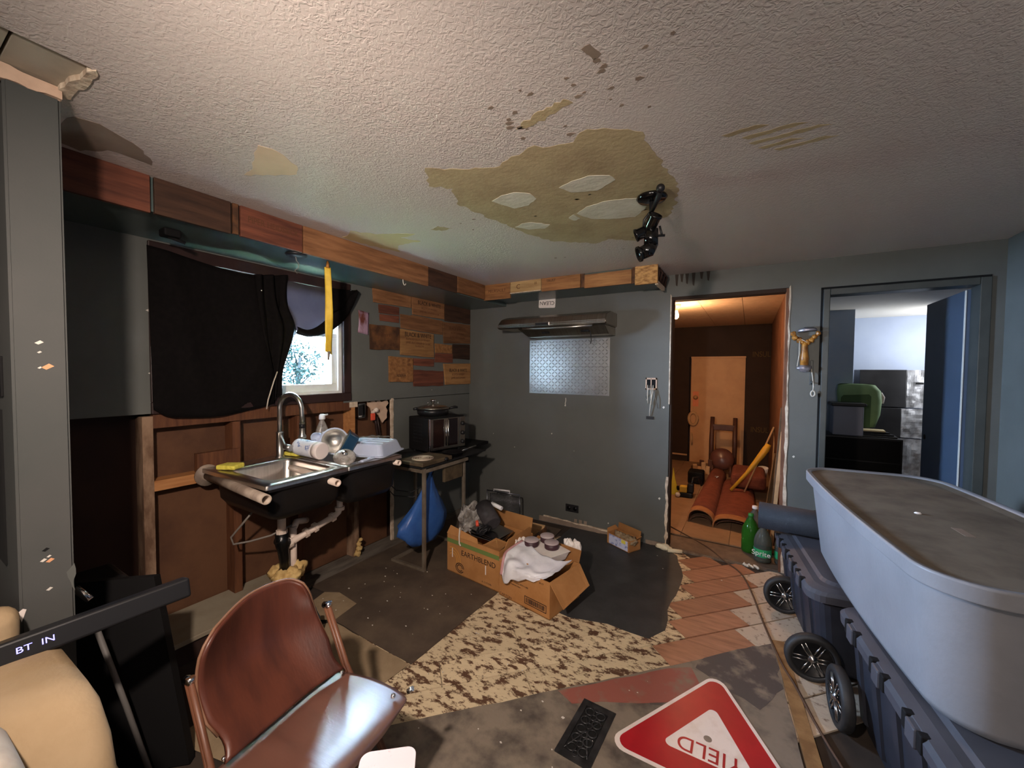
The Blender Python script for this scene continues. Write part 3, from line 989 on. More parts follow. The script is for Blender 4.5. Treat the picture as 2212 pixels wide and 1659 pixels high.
# partition stub at the left
wp = sroot('wall_partition')
bm = NB()
prism(bm, [(-1.6, -3.392), (0.95, -3.392), (0.95, -3.283), (-1.6, -3.283)], -0.01, 2.318)
bmesh.ops.bevel(bm, geom=[e for e in bm.edges if abs(e.verts[0].co.x - 0.95) < 1e-4 and abs(e.verts[1].co.x - 0.95) < 1e-4 and abs(e.verts[0].co.z - e.verts[1].co.z) > 1], offset=0.006, segments=2, affect='EDGES')
obj('wall_panel', bm, 'paint_pillar', wp)
bm = NB()
prism(bm, jag([(-3.395, 2.316), (-3.28, 2.322), (-3.28, 2.345), (-3.395, 2.36)], 0.015, 0.003, 2), 0.93, 0.9525, M=YZ)
obj('bare_top', bm, 'paper_pink', wp)
bxo('partition_top', (-1.6, -3.392, 2.31), (0.94, -3.283, H + 0.01), 'paper_pink', wp)
for y, z, s, m in ((-3.34, 1.60, .009, 'chip_white'), (-3.34, 1.572, .005, 'chip_white'), (-3.325, 1.53, .013, 'chip_orange'), (-3.34, 1.527, .005, 'chip_white'), (-3.34, 0.99, .008, 'void'),
                   (-3.345, 0.96, .007, 'chip_white'), (-3.332, 0.955, .009, 'chip_orange'), (-3.334, 0.968, .005, 'chip_white'), (-3.335, 0.87, .007, 'chip_white'), (-3.388, 0.83, .008, 'paper_white')):
    bm = NB()
    k = 4.0 if y < -3.38 else 0.7
    prism(bm, [(y - s, z - s * .2), (y - s * .2, z - s * k), (y + s, z + s * .1), (y + s * .2, z + s * .7)], 0.9495, 0.9508, M=YZ)
    obj('paint_chip', bm, m, wp)
bm = NB()
prism(bm, jag([(-3.30, 0.905), (-3.283, 0.925), (-3.283, 0.84), (-3.292, 0.87)], 0.015, 0.003, 2), 0.9495, 0.9506, M=YZ)
obj('paint_scrape', bm, 'paint_grey_wall', wp)
o = bxo('switch_plate', (0.775, -3.398, 1.44), (0.835, -3.391, 1.56), 'black_matte', wp, r=0.002)
bxo('dark_panel', (0.68, -3.397, 0.93), (0.805, -3.391, 1.40), 'void', wp)

# ---- window in the sink wall
wi = sroot('window_1')
bm = NB()
for lo, hi in (((-0.016, -2.80, 2.125), (0.016, -1.57, 2.195)), ((-0.016, -2.80, 1.283), (0.02, -1.57, 1.345)), ((-0.016, -2.80, 1.345), (0.016, -2.735, 2.125)), ((-0.016, -1.635, 1.345), (0.016, -1.57, 2.125))):
    rbox(bm, lo, hi, 0.004)
obj('window_casing', bm, 'casing_brown', wi)
bm = NB()
for lo, hi in (((-0.125, -2.74, 2.10), (-0.012, -1.63, 2.13)), ((-0.125, -2.74, 1.34), (-0.012, -1.63, 1.362)), ((-0.125, -2.74, 1.36), (-0.012, -2.705, 2.10)), ((-0.125, -1.665, 1.36), (-0.012, -1.63, 2.10))):
    box(bm, lo, hi)
obj('window_frame', bm, 'vinyl_white', wi)


def sash(x0, x1, z0, z1, rail):
    bm = NB()
    y0, y1 = -2.705, -1.665
    for lo, hi in (((x0, y0, z0), (x1, y1, z0 + rail)), ((x0, y0, z1 - 0.03), (x1, y1, z1)), ((x0, y0, z0 + rail), (x1, y0 + 0.045, z1 - 0.03)), ((x0, y1 - 0.045, z0 + rail), (x1, y1, z1 - 0.03))):
        rbox(bm, lo, hi, 0.003)
    s = obj('sash', bm, 'vinyl_white', wi)
    bxo('pane', ((x0 + x1) / 2 - 0.002, y0 + 0.045, z0 + rail), ((x0 + x1) / 2 + 0.002, y1 - 0.045, z1 - 0.03), 'glass', s)


sash(-0.065, -0.03, 1.362, 1.80, 0.055)
sash(-0.105, -0.07, 1.775, 2.10, 0.03)

# ---- hall behind the opening
wh = sroot('wall_hall')
bxo('back_panel', (0.9, 3.75, -0.01), (1.84, 3.85, 2.4), 'hall_brown', wh)
bxo('back_panel', (2.665, 3.75, -0.01), (3.06, 3.85, 2.4), 'hall_brown', wh)
bxo('back_panel', (1.84, 3.75, 1.785), (2.665, 3.85, 2.4), 'hall_brown', wh)
bxo('left_panel', (0.9, 0.1, -0.01), (1.0, 3.85, 2.4), 'hall_brown', wh)
bxo('right_panel', (3.0, 0.1, -0.01), (3.06, 3.85, 2.4), 'hall_side', wh)
bxo('near_panel', (0.9, 0.111, -0.01), (2.135, 0.13, 2.4), 'hall_brown', wh)
p = bxo('insulation_panel', (2.70, 3.742, 0.02), (2.99, 3.752, 2.28), 'hall_brown', wh)
text('print', 'INSUL', 'insul_ink', p, backM(2.87, 1.81, 3.741), 0.12, sx=0.75)
text('print', 'INSUL', 'insul_ink', p, backM(2.87, 0.62, 3.741), 0.12, sx=0.75)
ch = sroot('ceiling_hall')
for i in range(5):
    for j in range(3):
        bxo('ceiling_tile', (1.0 + i * 0.41, 0.112 + j * 1.22, 2.285), (1.0 + i * 0.41 + 0.406, 0.112 + j * 1.22 + 1.216, 2.30), 'hall_tile', ch)
bxo('ceiling_back', (0.9, 0.1, 2.302), (3.06, 3.85, 2.36), 'sheathing_dark', ch)
bxo('sky_backing', (0.9, 3.86, -0.01), (3.06, 3.9, 2.4), 'sheathing_dark', wh)  # unseen backing added behind the hall door to keep the sky out
d1 = sroot('door_1')
bxo('door_leaf', (1.87, 3.735, 0.005), (2.66, 3.765, 1.755), 'hall_door', d1)
bxo('door_head', (1.865, 3.728, 1.757), (2.665, 3.77, 1.785), 'hall_door', d1)
bm = NB()
lathe(bm, [(0.0, 0.0), (0.035, 0.002), (0.038, 0.012), (0.02, 0.02), (0.022, 0.05), (0.0, 0.055)], 18, M=Matrix.Translation((1.945, 3.735, 1.10)) @ Matrix.Rotation(PI / 2, 4, 'X'))
obj('lock_rosette', bm, 'hall_door', d1)
bxo('stain', (1.90, 3.7345, 0.95), (1.99, 3.7352, 1.2), 'orange_wood', d1)
bxo('baseboard_hall', (1.05, 3.735, 0.10), (1.83, 3.75, 0.125), 'lath', None)['kind'] = 'structure'

# ---- bathroom
wbt = sroot('wall_bath')
bxo('far_panel', (3.80, 3.70, -0.01), (5.1, 3.80, 2.4), 'bath_wall_far', wbt)
bxo('closet_panel', (3.06, 2.66, -0.01), (3.80, 3.80, 2.4), 'bath_wall', wbt)
bxo('left_panel', (3.06, 0.1, -0.01), (3.10, 2.7, 2.4), 'bath_wall', wbt)
bxo('right_panel', (5.0, 0.1, -0.01), (5.1, 3.8, 2.4), 'bath_wall_far', wbt)
bxo('near_panel', (3.99, 0.111, -0.01), (5.1, 0.15, 2.4), 'bath_wall', wbt)
bxo('cream_foot', (3.80, 3.68, 0.0), (5.0, 3.70, 0.09), 'cream', wbt)
bm = NB()
box(bm, (3.06, 0.1, 2.30), (5.1, 3.8, 2.38))
struct('ceiling_bath', bm, 'bath_ceiling')

# ---- outside: lawn and tree
bm = NB()
box(bm, (-16, -14, -0.75), (-0.3, 10, -0.7))
struct('lawn', bm, 'lawn')
# ------------------------------------------------------------------ floor coverings
def sheetthing(name, label, cat, poly, m, z0, z1, seed=None, amp=0.004, parts=()):
    bm = NB()
    prism(bm, jag(poly, 0.09, amp, seed) if seed else poly, z0, z1)
    o = tag(obj(name, bm, m), label, cat)
    for nm, pl, mm, sd in parts:
        b = NB()
        prism(b, jag(pl, 0.05, 0.012, sd), z1 - 0.001, z1 + 0.0006)
        obj(nm, b, mm, o)
    return o


sheetthing('floor_mat', 'dark brown floor mat lying below the table and the blue bag', 'mat',
           [(0.11, -1.98), (0.11, -0.12), (1.2, -0.12), (1.27, -1.40), (1.25, -2.16), (0.58, -2.14), (0.56, -1.96)], 'sheet_dark', 0.0012, 0.005, 3, 0.003)
sheetthing('painted_sheet', 'blackish painted floor sheet between cardboard boxes and hall opening', 'floor covering',
           [(1.255, -1.2), (1.255, -0.01), (2.10, -0.01), (2.24, -0.12), (2.33, -0.45), (2.31, -0.85), (2.33, -1.18), (2.26, -1.31), (2.02, -1.30), (1.8, -1.36), (1.55, -1.35)], 'sheet_black', 0.001, 0.0035, 4, 0.014)
sheetthing('vinyl_sheet', 'large worn grey beige vinyl sheet in the foreground below the yield sign', 'floor covering',
           [(1.32, -2.59), (2.885, -0.975), (2.915, -1.5), (2.96, -1.95), (3.05, -4.3), (0.98, -4.3), (0.98, -3.25)], 'sheet_grey', 0.0012, 0.005, 5, 0.004,
           (('stain', [(2.55, -1.32), (2.86, -1.0), (2.90, -1.35), (2.80, -1.55), (2.66, -1.5), (2.52, -1.42)], 'sheet_stain', 5),
            ('stain', [(2.30, -1.62), (2.42, -1.52), (2.54, -1.56), (2.48, -1.72), (2.36, -1.78)], 'sheet_stain', 6)))
sheetthing('red_sheet', 'dull red triangular floor sheet above the black floor vent', 'floor covering',
           [(1.975, -1.925), (2.40, -1.50), (2.50, -1.43), (2.56, -1.55), (2.44, -1.72), (2.32, -1.80), (2.17, -1.88), (2.06, -1.96)], 'sheet_red', 0.0052, 0.0072, 7, 0.006)
sheetthing('kraft_paper', 'small brown kraft paper piece beside the chair back', 'paper', [(0.30, -2.12), (0.26, -1.98), (0.35, -1.93), (0.56, -1.955), (0.59, -2.14), (0.44, -2.22)], 'kraft', 0.0052, 0.0066)
sheetthing('kraft_paper', 'large brown kraft paper sheet under the right chair leg', 'paper', [(0.5, -2.3), (0.60, -2.15), (1.245, -2.17), (1.23, -2.33), (1.12, -2.5), (0.9, -2.62), (0.55, -2.55)], 'kraft', 0.0052, 0.0066, 8, 0.003)
sheetthing('kraft_paper', 'dim brown paper sheet behind the left chair leg', 'paper', [(0.72, -2.98), (0.70, -2.72), (0.98, -2.66), (1.06, -2.9)], 'kraft', 0.0002, 0.0016)
bm = NB()
prism(bm, [(2.868, -0.965), (2.925, -0.95), (3.02, -1.92), (2.965, -1.93)], -0.004, 0.011)
tag(obj('edge_strip', bm, 'edge_brown'), 'worn brown wooden edge strip beside the grey vinyl sheet', 'wood strip')

bm = NB()
rnd = random.Random(21)
for k in range(70):
    if k < 30:
        x_, y_ = rnd.uniform(0.3, 1.2), rnd.uniform(-2.1, -1.4)
    elif k < 65:
        x_, y_ = rnd.uniform(1.3, 2.8), rnd.uniform(-2.6, -1.6)
    else:
        x_, y_ = rnd.uniform(1.9, 2.9), rnd.uniform(-0.5, -0.02)
    s_ = rnd.uniform(0.002, 0.006) * (1.5 if k % 9 == 0 else 1)
    q = rnd.uniform(0, 6)
    prism(bm, [(x_ + s_ * math.cos(q + t_), y_ + s_ * 0.7 * math.sin(q + t_)) for t_ in (0, 1.4, 2.9, 4.4)], 0.0045, 0.0075)
o = tag(obj('floor_debris', bm, 'chip_white'), 'scattered white paint crumbs on the floor mats', 'debris')
o['kind'] = 'stuff'

# ------------------------------------------------------------------ low ledge and the things at the left
t = thing('floor_ledge', 'low beige wooden ledge on the floor below the open studs', 'ledge', (0.12, -2.6, 0))
bxo('top_board', (-0.09, -2.86, 0.10), (0.26, -2.12, 0.125), 'plinth', t, r=0.004)
bxo('front_board', (0.22, -2.86, -0.005), (0.245, -2.12, 0.10), 'sheathing_dark', t)

# curtain: main panel, gathered end, sheer swag with the hem behind it
t = thing('curtain', 'black cloth pinned over the kitchen window and pulled to one side', 'curtain', (0.03, -2.3, 2.13))


def lerp(a, b, k):
    return a + (b - a) * k


def spl(pts, t_):
    n = len(pts) - 1
    x = min(max(t_, 0), 0.99999) * n
    i = int(x)
    f = x - i
    p0, p1, p2, p3 = (Vector(pts[max(0, min(n, i + d))]) for d in (-1, 0, 1, 2))
    return 0.5 * ((2 * p1) + (p2 - p0) * f + (2 * p0 - 5 * p1 + 4 * p2 - p3) * f * f + (3 * p1 - p0 - 3 * p2 + p3) * f ** 3)


def cur_main(u, v):
    top = spl([(-2.81, 2.165), (-2.63, 2.14), (-2.47, 2.122), (-2.28, 2.118), (-2.10, 2.15)], u)
    bot = spl([(-2.80, 1.31), (-2.72, 1.262), (-2.5, 1.245), (-2.3, 1.27), (-2.17, 1.30)], u)
    p = top.lerp(bot, v)
    y = p.x
    if u > 0.6:
        k = (u - 0.6) / 0.4
        y -= k * math.sin(v * PI) * 0.03
    fold = 0.006 * math.sin(u * 9) + 0.012 * math.exp(-((u - v * 0.35 - 0.12) / 0.07) ** 2) + 0.010 * math.exp(-((u - 0.95 + 0.5 * (v - 0.1) ** 2) / 0.08) ** 2)
    return (0.026 + fold + 0.012 * v * math.sin(u * 5 + 1), y, p.y)


bm = NB()
sheet(bm, cur_main, 44, 30, 0.003)
obj('main_panel', bm, 'cloth_black', t)


def cur_gather(u, v):
    l = spl([(-2.30, 2.115), (-2.28, 1.95), (-2.25, 1.75), (-2.20, 1.5), (-2.205, 1.30)], v)
    r = spl([(-2.09, 2.155), (-2.085, 1.98), (-2.02, 1.80), (-2.125, 1.52), (-2.135, 1.37)], v)
    p = l.lerp(r, u)
    return (0.05 + 0.022 * math.sin(u * 16 + v * 2) * (1 - 0.4 * v) + 0.012 * math.sin(u * 7 - v * 4), p.x, p.y)


bm = NB()
sheet(bm, cur_gather, 36, 28, 0.003)
obj('gathered_end', bm, 'cloth_black', t)


def cur_swag(u, v):
    a = spl([(-2.10, 2.125), (-1.95, 2.118), (-1.80, 2.122), (-1.66, 2.13), (-1.555, 2.15)], u)
    b = spl([(-2.12, 1.93), (-2.06, 1.83), (-1.955, 1.785), (-1.75, 1.89), (-1.555, 2.10)], u)
    p = a.lerp(b, v)
    return (0.03 + 0.025 * v * (1 - v) + 0.012 * math.sin(v * 9 + u * 3), p.x, p.y)


bm = NB()
sheet(bm, cur_swag, 30, 20)
obj('sheer_swag', bm, 'cloth_sheer', t)


def cur_hem(u, v):
    a = spl([(-2.03, 1.815), (-1.955, 1.80), (-1.85, 1.855), (-1.70, 2.0), (-1.60, 2.10), (-1.55, 2.15)], u)
    b = spl([(-2.04, 1.775), (-1.95, 1.755), (-1.80, 1.80), (-1.66, 1.90), (-1.585, 2.02), (-1.55, 2.12)], u)
    p = a.lerp(b, v)
    return (0.055 + 0.018 * math.sin(v * PI) + 0.008 * math.sin(u * 8), p.x, p.y)


bm = NB()
sheet(bm, cur_hem, 30, 8, 0.004)
obj('folded_hem', bm, 'cloth_black', t)


def cur_side(u, v):
    a = spl([(-1.80, 2.125), (-1.69, 2.13), (-1.60, 2.14), (-1.55, 2.15)], u)
    b = spl([(-1.80, 1.93), (-1.70, 1.99), (-1.61, 2.08), (-1.552, 2.13)], u)
    p = a.lerp(b, v)
    return (0.062 + 0.012 * math.sin(u * 6) * v, p.x, p.y)


bm = NB()
sheet(bm, cur_side, 16, 10, 0.003)
obj('corner_fold', bm, 'cloth_black', t)
bm = NB()
tube(bm, [(0.06, -2.165, 1.52), (0.075, -2.20, 1.45), (0.07, -2.235, 1.33), (0.06, -2.24, 1.27)], 0.004, 6)
obj('tie_cord', bm, 'string', t)
for y, z in ((-2.27, 2.02), (-1.615, 2.135), (-1.80, 1.965)):
    bm = NB()
    blob(bm, (0.075, y, z), 0.006, amp=0, sub=2)
    obj('pin', bm, 'chrome', t)

# yellow sticky strip, hook and puck light under the soffit
t = thing('fly_paper', 'long yellow fly paper strip hanging under the soffit before the window', 'fly paper', (0.44, -2.06, 2.2))


def fly(u, v):
    z = lerp(2.165, 1.64, v)
    w_ = lerp(0.018, 0.026, v)
    tw = 0.5 * math.sin(v * 5) + 0.4
    y0 = -2.062 + 0.008 * math.sin(v * 3)
    return (0.44 + (u - .5) * 2 * w_ * math.sin(tw), y0 + (u - .5) * 2 * w_ * math.cos(tw), z - 0.02 * (1 if v > .98 else 0) * u)


bm = NB()
sheet(bm, fly, 4, 40, 0.0008)
obj('strip', bm, 'yellow_tape', t)
bm = NB()
tube(bm, [(0.44, -2.062, 2.205), (0.44, -2.06, 2.185), (0.44, -2.062, 2.16)], [0.004, 0.009, 0.012], 8)
obj('hanger', bm, 'mask_amber', t)
bm = NB()
tube(bm, [(0.44, -2.058, 1.64), (0.44, -2.062, 1.585)], [0.010, 0.006], 8)
obj('end_tab', bm, 'hose_grey', t)
bm = NB()
tube(bm, [(0.50, -1.49, 2.21), (0.505, -1.49, 2.17), (0.51, -1.485, 2.155), (0.512, -1.475, 2.158), (0.512, -1.472, 2.168)], 0.003, 6)
tag(obj('cup_hook', bm, 'chip_white'), 'small white hook screwed under the soffit edge near the crate boards', 'hook')
t = thing('puck_light', 'round black puck light under the soffit with a dangling wire', 'light', (0.42, -2.25, 2.205))
bm = NB()
lathe(bm, [(0.0, 0.002), (0.055, 0.0), (0.06, -0.006), (0.052, -0.016), (0.0, -0.018)], 24, M=Matrix.Translation((0.42, -2.25, 2.204)))
obj('housing', bm, 'black_plastic', t)
bm = NB()
tube(bm, [(0.42, -2.255, 2.19), (0.42, -2.25, 2.165), (0.42, -2.235, 2.15), (0.42, -2.238, 2.125), (0.42, -2.26, 2.105), (0.42, -2.245, 2.09)], 0.0022, 6)
obj('wire', bm, 'hose_grey', t)
bm = NB()
rbox(bm, (0.24, -2.83, 2.165), (0.31, -2.76, 2.204), 0.008)
tube(bm, [(0.27, -2.8, 2.17), (0.29, -2.74, 2.15)], 0.008, 8)
tag(obj('corner_bracket', bm, 'black_matte'), 'small black bracket under the soffit above the left curtain corner', 'bracket')

# photograph pinned to the wall
bm = NB()
sheet(bm, lambda u, v: (0.003 + 0.012 * math.sin(v * PI) * (1 - u), lerp(-1.492, -1.385, u) - 0.006 * v, lerp(2.008, 1.826, v) - 0.012 * u), 6, 8, 0.001)
t = tag(obj('pinned_photo', bm, 'photo_print'), 'small colour photo print pinned left of the crate boards', 'photo')

# ------------------------------------------------------------------ sink and everything on it
ZS = 0.95
S = thing('kitchen_sink', 'double bowl steel sink with black underside carried on plastic pipes', 'sink', (0.36, -2.13, ZS))


def sinkhalf(y0, y1, by0, by1, depth, nm):
    cx, cy = 0.36, (y0 + y1) / 2
    o_ = rrect(0.68, y1 - y0, 0.012, 5, cx, cy)
    bx, by = 0.39, (by0 + by1) / 2
    rings = [[(x, y, ZS - 0.022) for x, y in rrect(0.684, y1 - y0, 0.014, 5, cx, cy)], [(x, y, ZS - 0.002) for x, y in rrect(0.684, y1 - y0, 0.014, 5, cx, cy)], [(x, y, ZS) for x, y in o_]]
    for k, (dz, s) in enumerate(((0, 0), (-0.006, 0.004), (-0.02, 0.008), (-depth + 0.03, 0.012), (-depth + 0.006, 0.03), (-depth, 0.06))):
        rings.append([(x, y, ZS + dz) for x, y in rrect(0.45 - 2 * s, by1 - by0 - 2 * s, 0.05, 5, bx, by)])
    bm = NB()
    loft(bm, rings, cap0=False)
    obj(nm, bm, 'steel_sink', S)


sinkhalf(-2.585, -2.115, -2.52, -2.15, 0.19, 'left_bowl')
sinkhalf(-2.115, -1.69, -2.085, -1.735, 0.19, 'right_bowl')
for a, b, zb, nm in ((-2.545, -2.125, 0.735, 'left_shell'), (-2.105, -1.705, 0.70, 'right_shell')):
    bm = NB()
    loft(bm, [[(x, y, z) for x, y in rrect(0.62 - 2 * s, b - a - 2 * s, 0.06, 6, 0.375, (a + b) / 2)] for z, s in ((ZS - 0.0225, 0.0), (zb + 0.05, 0.01), (zb + 0.01, 0.035), (zb, 0.08))], cap0=False)
    bm2 = bm
    obj(nm, bm2, 'black_enamel', S)
bm = NB()
box(bm, (0.690, -2.57, ZS - 0.035), (0.7015, -1.70, ZS - 0.021))
obj('front_lip', bm, 'black_enamel', S)
bm = NB()
lathe(bm, [(0.0, 0.0), (0.045, 0.001), (0.055, 0.004), (0.055, 0.0), (0.0, -0.001)], 20, M=Matrix.Translation((0.39, -2.335, 0.761)))
obj('drain', bm, 'chrome', S)
bm = NB()
lathe(bm, [(0.0, 0.0), (0.045, 0.0), (0.05, 0.008), (0.05, 0.052), (0.047, 0.055), (0.046, 0.008), (0.0, 0.004)], 24, M=Matrix.Translation((0.40, -2.40, 0.7665)))
tag(obj('drinking_glass', bm, 'clear_plastic'), 'small clear cup standing in the left sink bowl', 'cup')

# faucet
F = thing('faucet', 'brushed steel pull-down kitchen faucet behind the left sink bowl', 'faucet', (0.09, -2.175, ZS))
bm = NB()
lathe(bm, [(0.028, 0.0), (0.028, 0.006), (0.022, 0.01), (0.022, 0.16), (0.024, 0.162), (0.024, 0.166), (0.017, 0.168), (0.0, 0.168)], 20, M=Matrix.Translation((0.09, -2.175, ZS)))
obj('body', bm, 'steel', F)
bm = NB()
arc = [(0.09, -2.175, ZS + 0.165), (0.09, -2.175, ZS + 0.33)]
for k in range(1, 13):
    a = PI - PI * k / 12
    arc.append((0.175 + 0.085 * math.cos(a), -2.175 + 0.045 * k / 12, ZS + 0.33 + 0.085 * math.sin(a)))
arc += [(0.26, -2.128, ZS + 0.28), (0.26, -2.127, ZS + 0.23)]
tube(bm, arc, 0.0145, 14)
obj('spout', bm, 'steel', F)
bm = NB()
tube(bm, [(0.26, -2.127, ZS + 0.235), (0.26, -2.127, ZS + 0.16), (0.26, -2.127, ZS + 0.15), (0.26, -2.127, ZS + 0.135)], [0.017, 0.017, 0.024, 0.024], 16)
obj('spray_head', bm, 'steel', F)
bm = NB()
tube(bm, [(0.26, -2.127, ZS + 0.225), (0.26, -2.127, ZS + 0.20)], 0.0176, 16)
obj('spray_button', bm, 'black_plastic', F)
bm = NB()
tube(bm, [(0.10, -2.175, ZS + 0.155), (0.14, -2.175, ZS + 0.085), (0.15, -2.172, ZS + 0.075), (0.20, -2.165, ZS + 0.068)], [0.006, 0.012, 0.021, 0.021], 16)
obj('handle', bm, 'steel', F)

bm = NB()
rbox(bm, (-0.055, -0.045, 0), (0.055, 0.045, 0.026), 0.009, 3)
for v in bm.verts:
    v.co.z += 0.004 * noise.noise(v.co * 30)
o = tag(obj('sponge', bm, 'yellow_sponge'), 'yellow sponge lying on the left rim corner of the sink', 'sponge', 'sponges on the sink')
o.location = (0.165, -2.50, ZS + 0.003)
o.rotation_euler = (0, 0, 0.5)
c = o.copy()
COL.objects.link(c)
c.location = (0.12, -2.09, ZS + 0.003)
c.rotation_euler = (0, 0, 0.2)
c['label'] = 'yellow sponge behind the white wipes canister on the sink'

# wipes canister lying across the middle
C_ = thing('wipes_canister', 'white plastic wipes canister lying on its side across the sink divider', 'canister', (0.30, -2.09, ZS + 0.056))
p0, p1 = Vector((0.17, -2.10, ZS + 0.068)), Vector((0.395, -2.078, ZS + 0.056))
u_ = (p1 - p0).normalized()
bm = NB()
tube(bm, [p0, p0 + u_ * .004, p1 - u_ * .05, p1 - u_ * .045], [0.05, 0.053, 0.053, 0.05], 28)
obj('body', bm, 'white_plastic', C_)
bm = NB()
tube(bm, [p0 + u_ * .02, p1 - u_ * .062], 0.0535, 28, cap=False)
obj('label', bm, 'label_print', C_)
bm = NB()
tube(bm, [p1 - u_ * .046, p1 - u_ * .004, p1, p1 + u_ * .001], [0.054, 0.055, 0.051, 0.047], 28)
obj('lid', bm, 'pale_lilac', C_)
side = u_.cross(Vector((0, 0, 1))).normalized()
M = plane_M(p0.lerp(p1, 0.48) + (side * 0.65 + Vector((0, 0, 0.76))) * 0.0545, -(side * -0.76 + Vector((0, 0, 0.65))) * -1, u_)
text('print', 'BLEACH', 'blue_plastic', C_, plane_M(p0.lerp(p1, 0.55) + (-side * 0.0 + Vector((0, 0, 1))) * 0.0538, side, u_), 0.02)

# soap bottle with pump cap
B = thing('soap_bottle', 'tall clear soap bottle with white flip cap behind the wipes canister', 'bottle', (0.07, -1.86, ZS))
bm = NB()
loft(bm, [[(0.07 + x, -1.86 + y, ZS + z) for x, y in rrect(w_, l_, min(w_, l_) * .45, 4)] for z, w_, l_ in ((0.002, .06, .085), (0.01, .068, .098), (0.09, .068, .1), (0.14, .06, .085), (0.18, .045, .055), (0.205, .03, .03), (0.215, .03, .03))])
obj('body', bm, 'clear_grey', B)
bm = NB()
rbox(bm, (0.104, -1.895, ZS + 0.03), (0.108, -1.825, ZS + 0.12), 0.002)
obj('label', bm, 'paper_white', B)
bm = NB()
lathe(bm, [(0.0, 0.215), (0.02, 0.215), (0.022, 0.22), (0.02, 0.245), (0.012, 0.255), (0.0, 0.256)], 16, M=Matrix.Translation((0.07, -1.86, ZS)))
tube(bm, [(0.07, -1.855, ZS + 0.243), (0.08, -1.82, ZS + 0.248)], [0.008, 0.006], 10)
obj('cap', bm, 'white_plastic', B)
bm = NB()
tube(bm, [(0.07, -1.86, ZS + 0.21), (0.07, -1.873, ZS + 0.10)], 0.003, 6)
obj('dip_tube', bm, 'white_plastic', B)

# white bowl tipped on its side, blue container, drying rack, glass lid, utensils
O = thing('steel_bowl', 'white rimmed metal bowl tipped up against the blue container', 'bowl', (0.30, -1.93, ZS + 0.08))
M = Matrix.Translation((0.33, -1.945, ZS + 0.095)) @ Vector((0.75, -0.62, 0.12)).to_track_quat('Z', 'Y').to_matrix().to_4x4()
bm = NB()
lathe(bm, [(0.0, -0.07), (0.035, -0.068), (0.065, -0.045), (0.082, 0.0), (0.086, 0.002), (0.083, 0.004), (0.079, 0.0), (0.062, -0.042), (0.033, -0.064), (0.0, -0.066)], 28, M=M, cap=False)
obj('shell', bm, 'steel', O)
bm = NB()
lathe(bm, [(0.080, 0.001), (0.090, 0.0), (0.091, 0.004), (0.082, 0.006), (0.080, 0.001)], 28, M=M, cap=False)
obj('rim', bm, 'rack_plastic', O)
O = thing('measuring_scoop', 'white plastic scoop wedged between soap bottle and metal bowl', 'scoop', (0.20, -1.99, ZS))
M = Matrix.Translation((0.215, -2.0, ZS + 0.115)) @ Vector((0.6, -0.8, -0.1)).to_track_quat('Z', 'Y').to_matrix().to_4x4()
bm = NB()
lathe(bm, [(0.0, -0.06), (0.02, -0.058), (0.036, 0.0), (0.038, 0.002), (0.033, 0.0), (0.018, -0.054), (0.0, -0.055)], 20, M=M, cap=False)
obj('cup', bm, 'rack_plastic', O)
bm = NB()
tube(bm, [(0.22, -1.96, ZS + 0.14), (0.25, -1.90, ZS + 0.15)], 0.009, 8)
obj('handle', bm, 'rack_plastic', O)
O = thing('food_container', 'dark blue plastic food container standing on edge beside the bowl', 'container', (0.42, -1.88, ZS))
M = Matrix.Translation((0.43, -1.905, ZS + 0.078)) @ Matrix.Rotation(R(-38), 4, 'Z') @ Matrix.Rotation(R(62), 4, 'X')
bm = NB()
loft(bm, [[M @ Vector((x, y, z)) for x, y in rrect(w_, l_, 0.02, 4)] for z, w_, l_ in ((-0.035, .10, .13), (-0.03, .11, .14), (0.025, .125, .155), (0.03, .135, .165), (0.035, .135, .165))])
obj('body', bm, 'blue_plastic', O)
bm = NB()
loft(bm, [[M @ Vector((x, y, z)) for x, y in rrect(w_, l_, 0.02, 4)] for z, w_, l_ in ((0.036, .137, .167), (0.042, .137, .167))])
obj('lid', bm, 'teal_clear', O)

O = thing('dish_rack', 'pale blue plastic drainer tray upside down over the right sink bowl', 'dish drainer', (0.46, -1.76, ZS), rz=R(20))
bm = NB()
loft(bm, [[(x, y, z) for x, y in rrect(w_, l_, 0.03, 4)] for z, w_, l_ in ((0.004, .37, .33), (0.010, .37, .33), (0.012, .345, .305), (0.075, .30, .26), (0.082, .285, .245))], cap0=False, smooth=False)
obj('tray', bm, 'rack_plastic', O, local=True)
for k in (-1, 0, 1):
    bm = NB()
    rbox(bm, (-0.14 + 0.0, k * 0.07 - 0.004, 0.082), (0.14, k * 0.07 + 0.004, 0.088), 0.002)
    obj('rib', bm, 'rack_plastic', O, local=True)
bm = NB()
rbox(bm, (-0.004, -0.118, 0.0822), (0.004, 0.118, 0.087), 0.002)
obj('rib', bm, 'rack_plastic', O, local=True)
O = thing('plastic_bag', 'flattened clear bag lying behind the drainer tray', 'bag', (0.18, -1.62, ZS + 0.05))


def bagf(u, v):
    return (lerp(0.08, 0.30, u), lerp(-1.80, -1.42, v), ZS + 0.045 + 0.05 * u * (1 - v) + 0.018 * noise.noise(Vector((u * 5, v * 5, 2.2))))


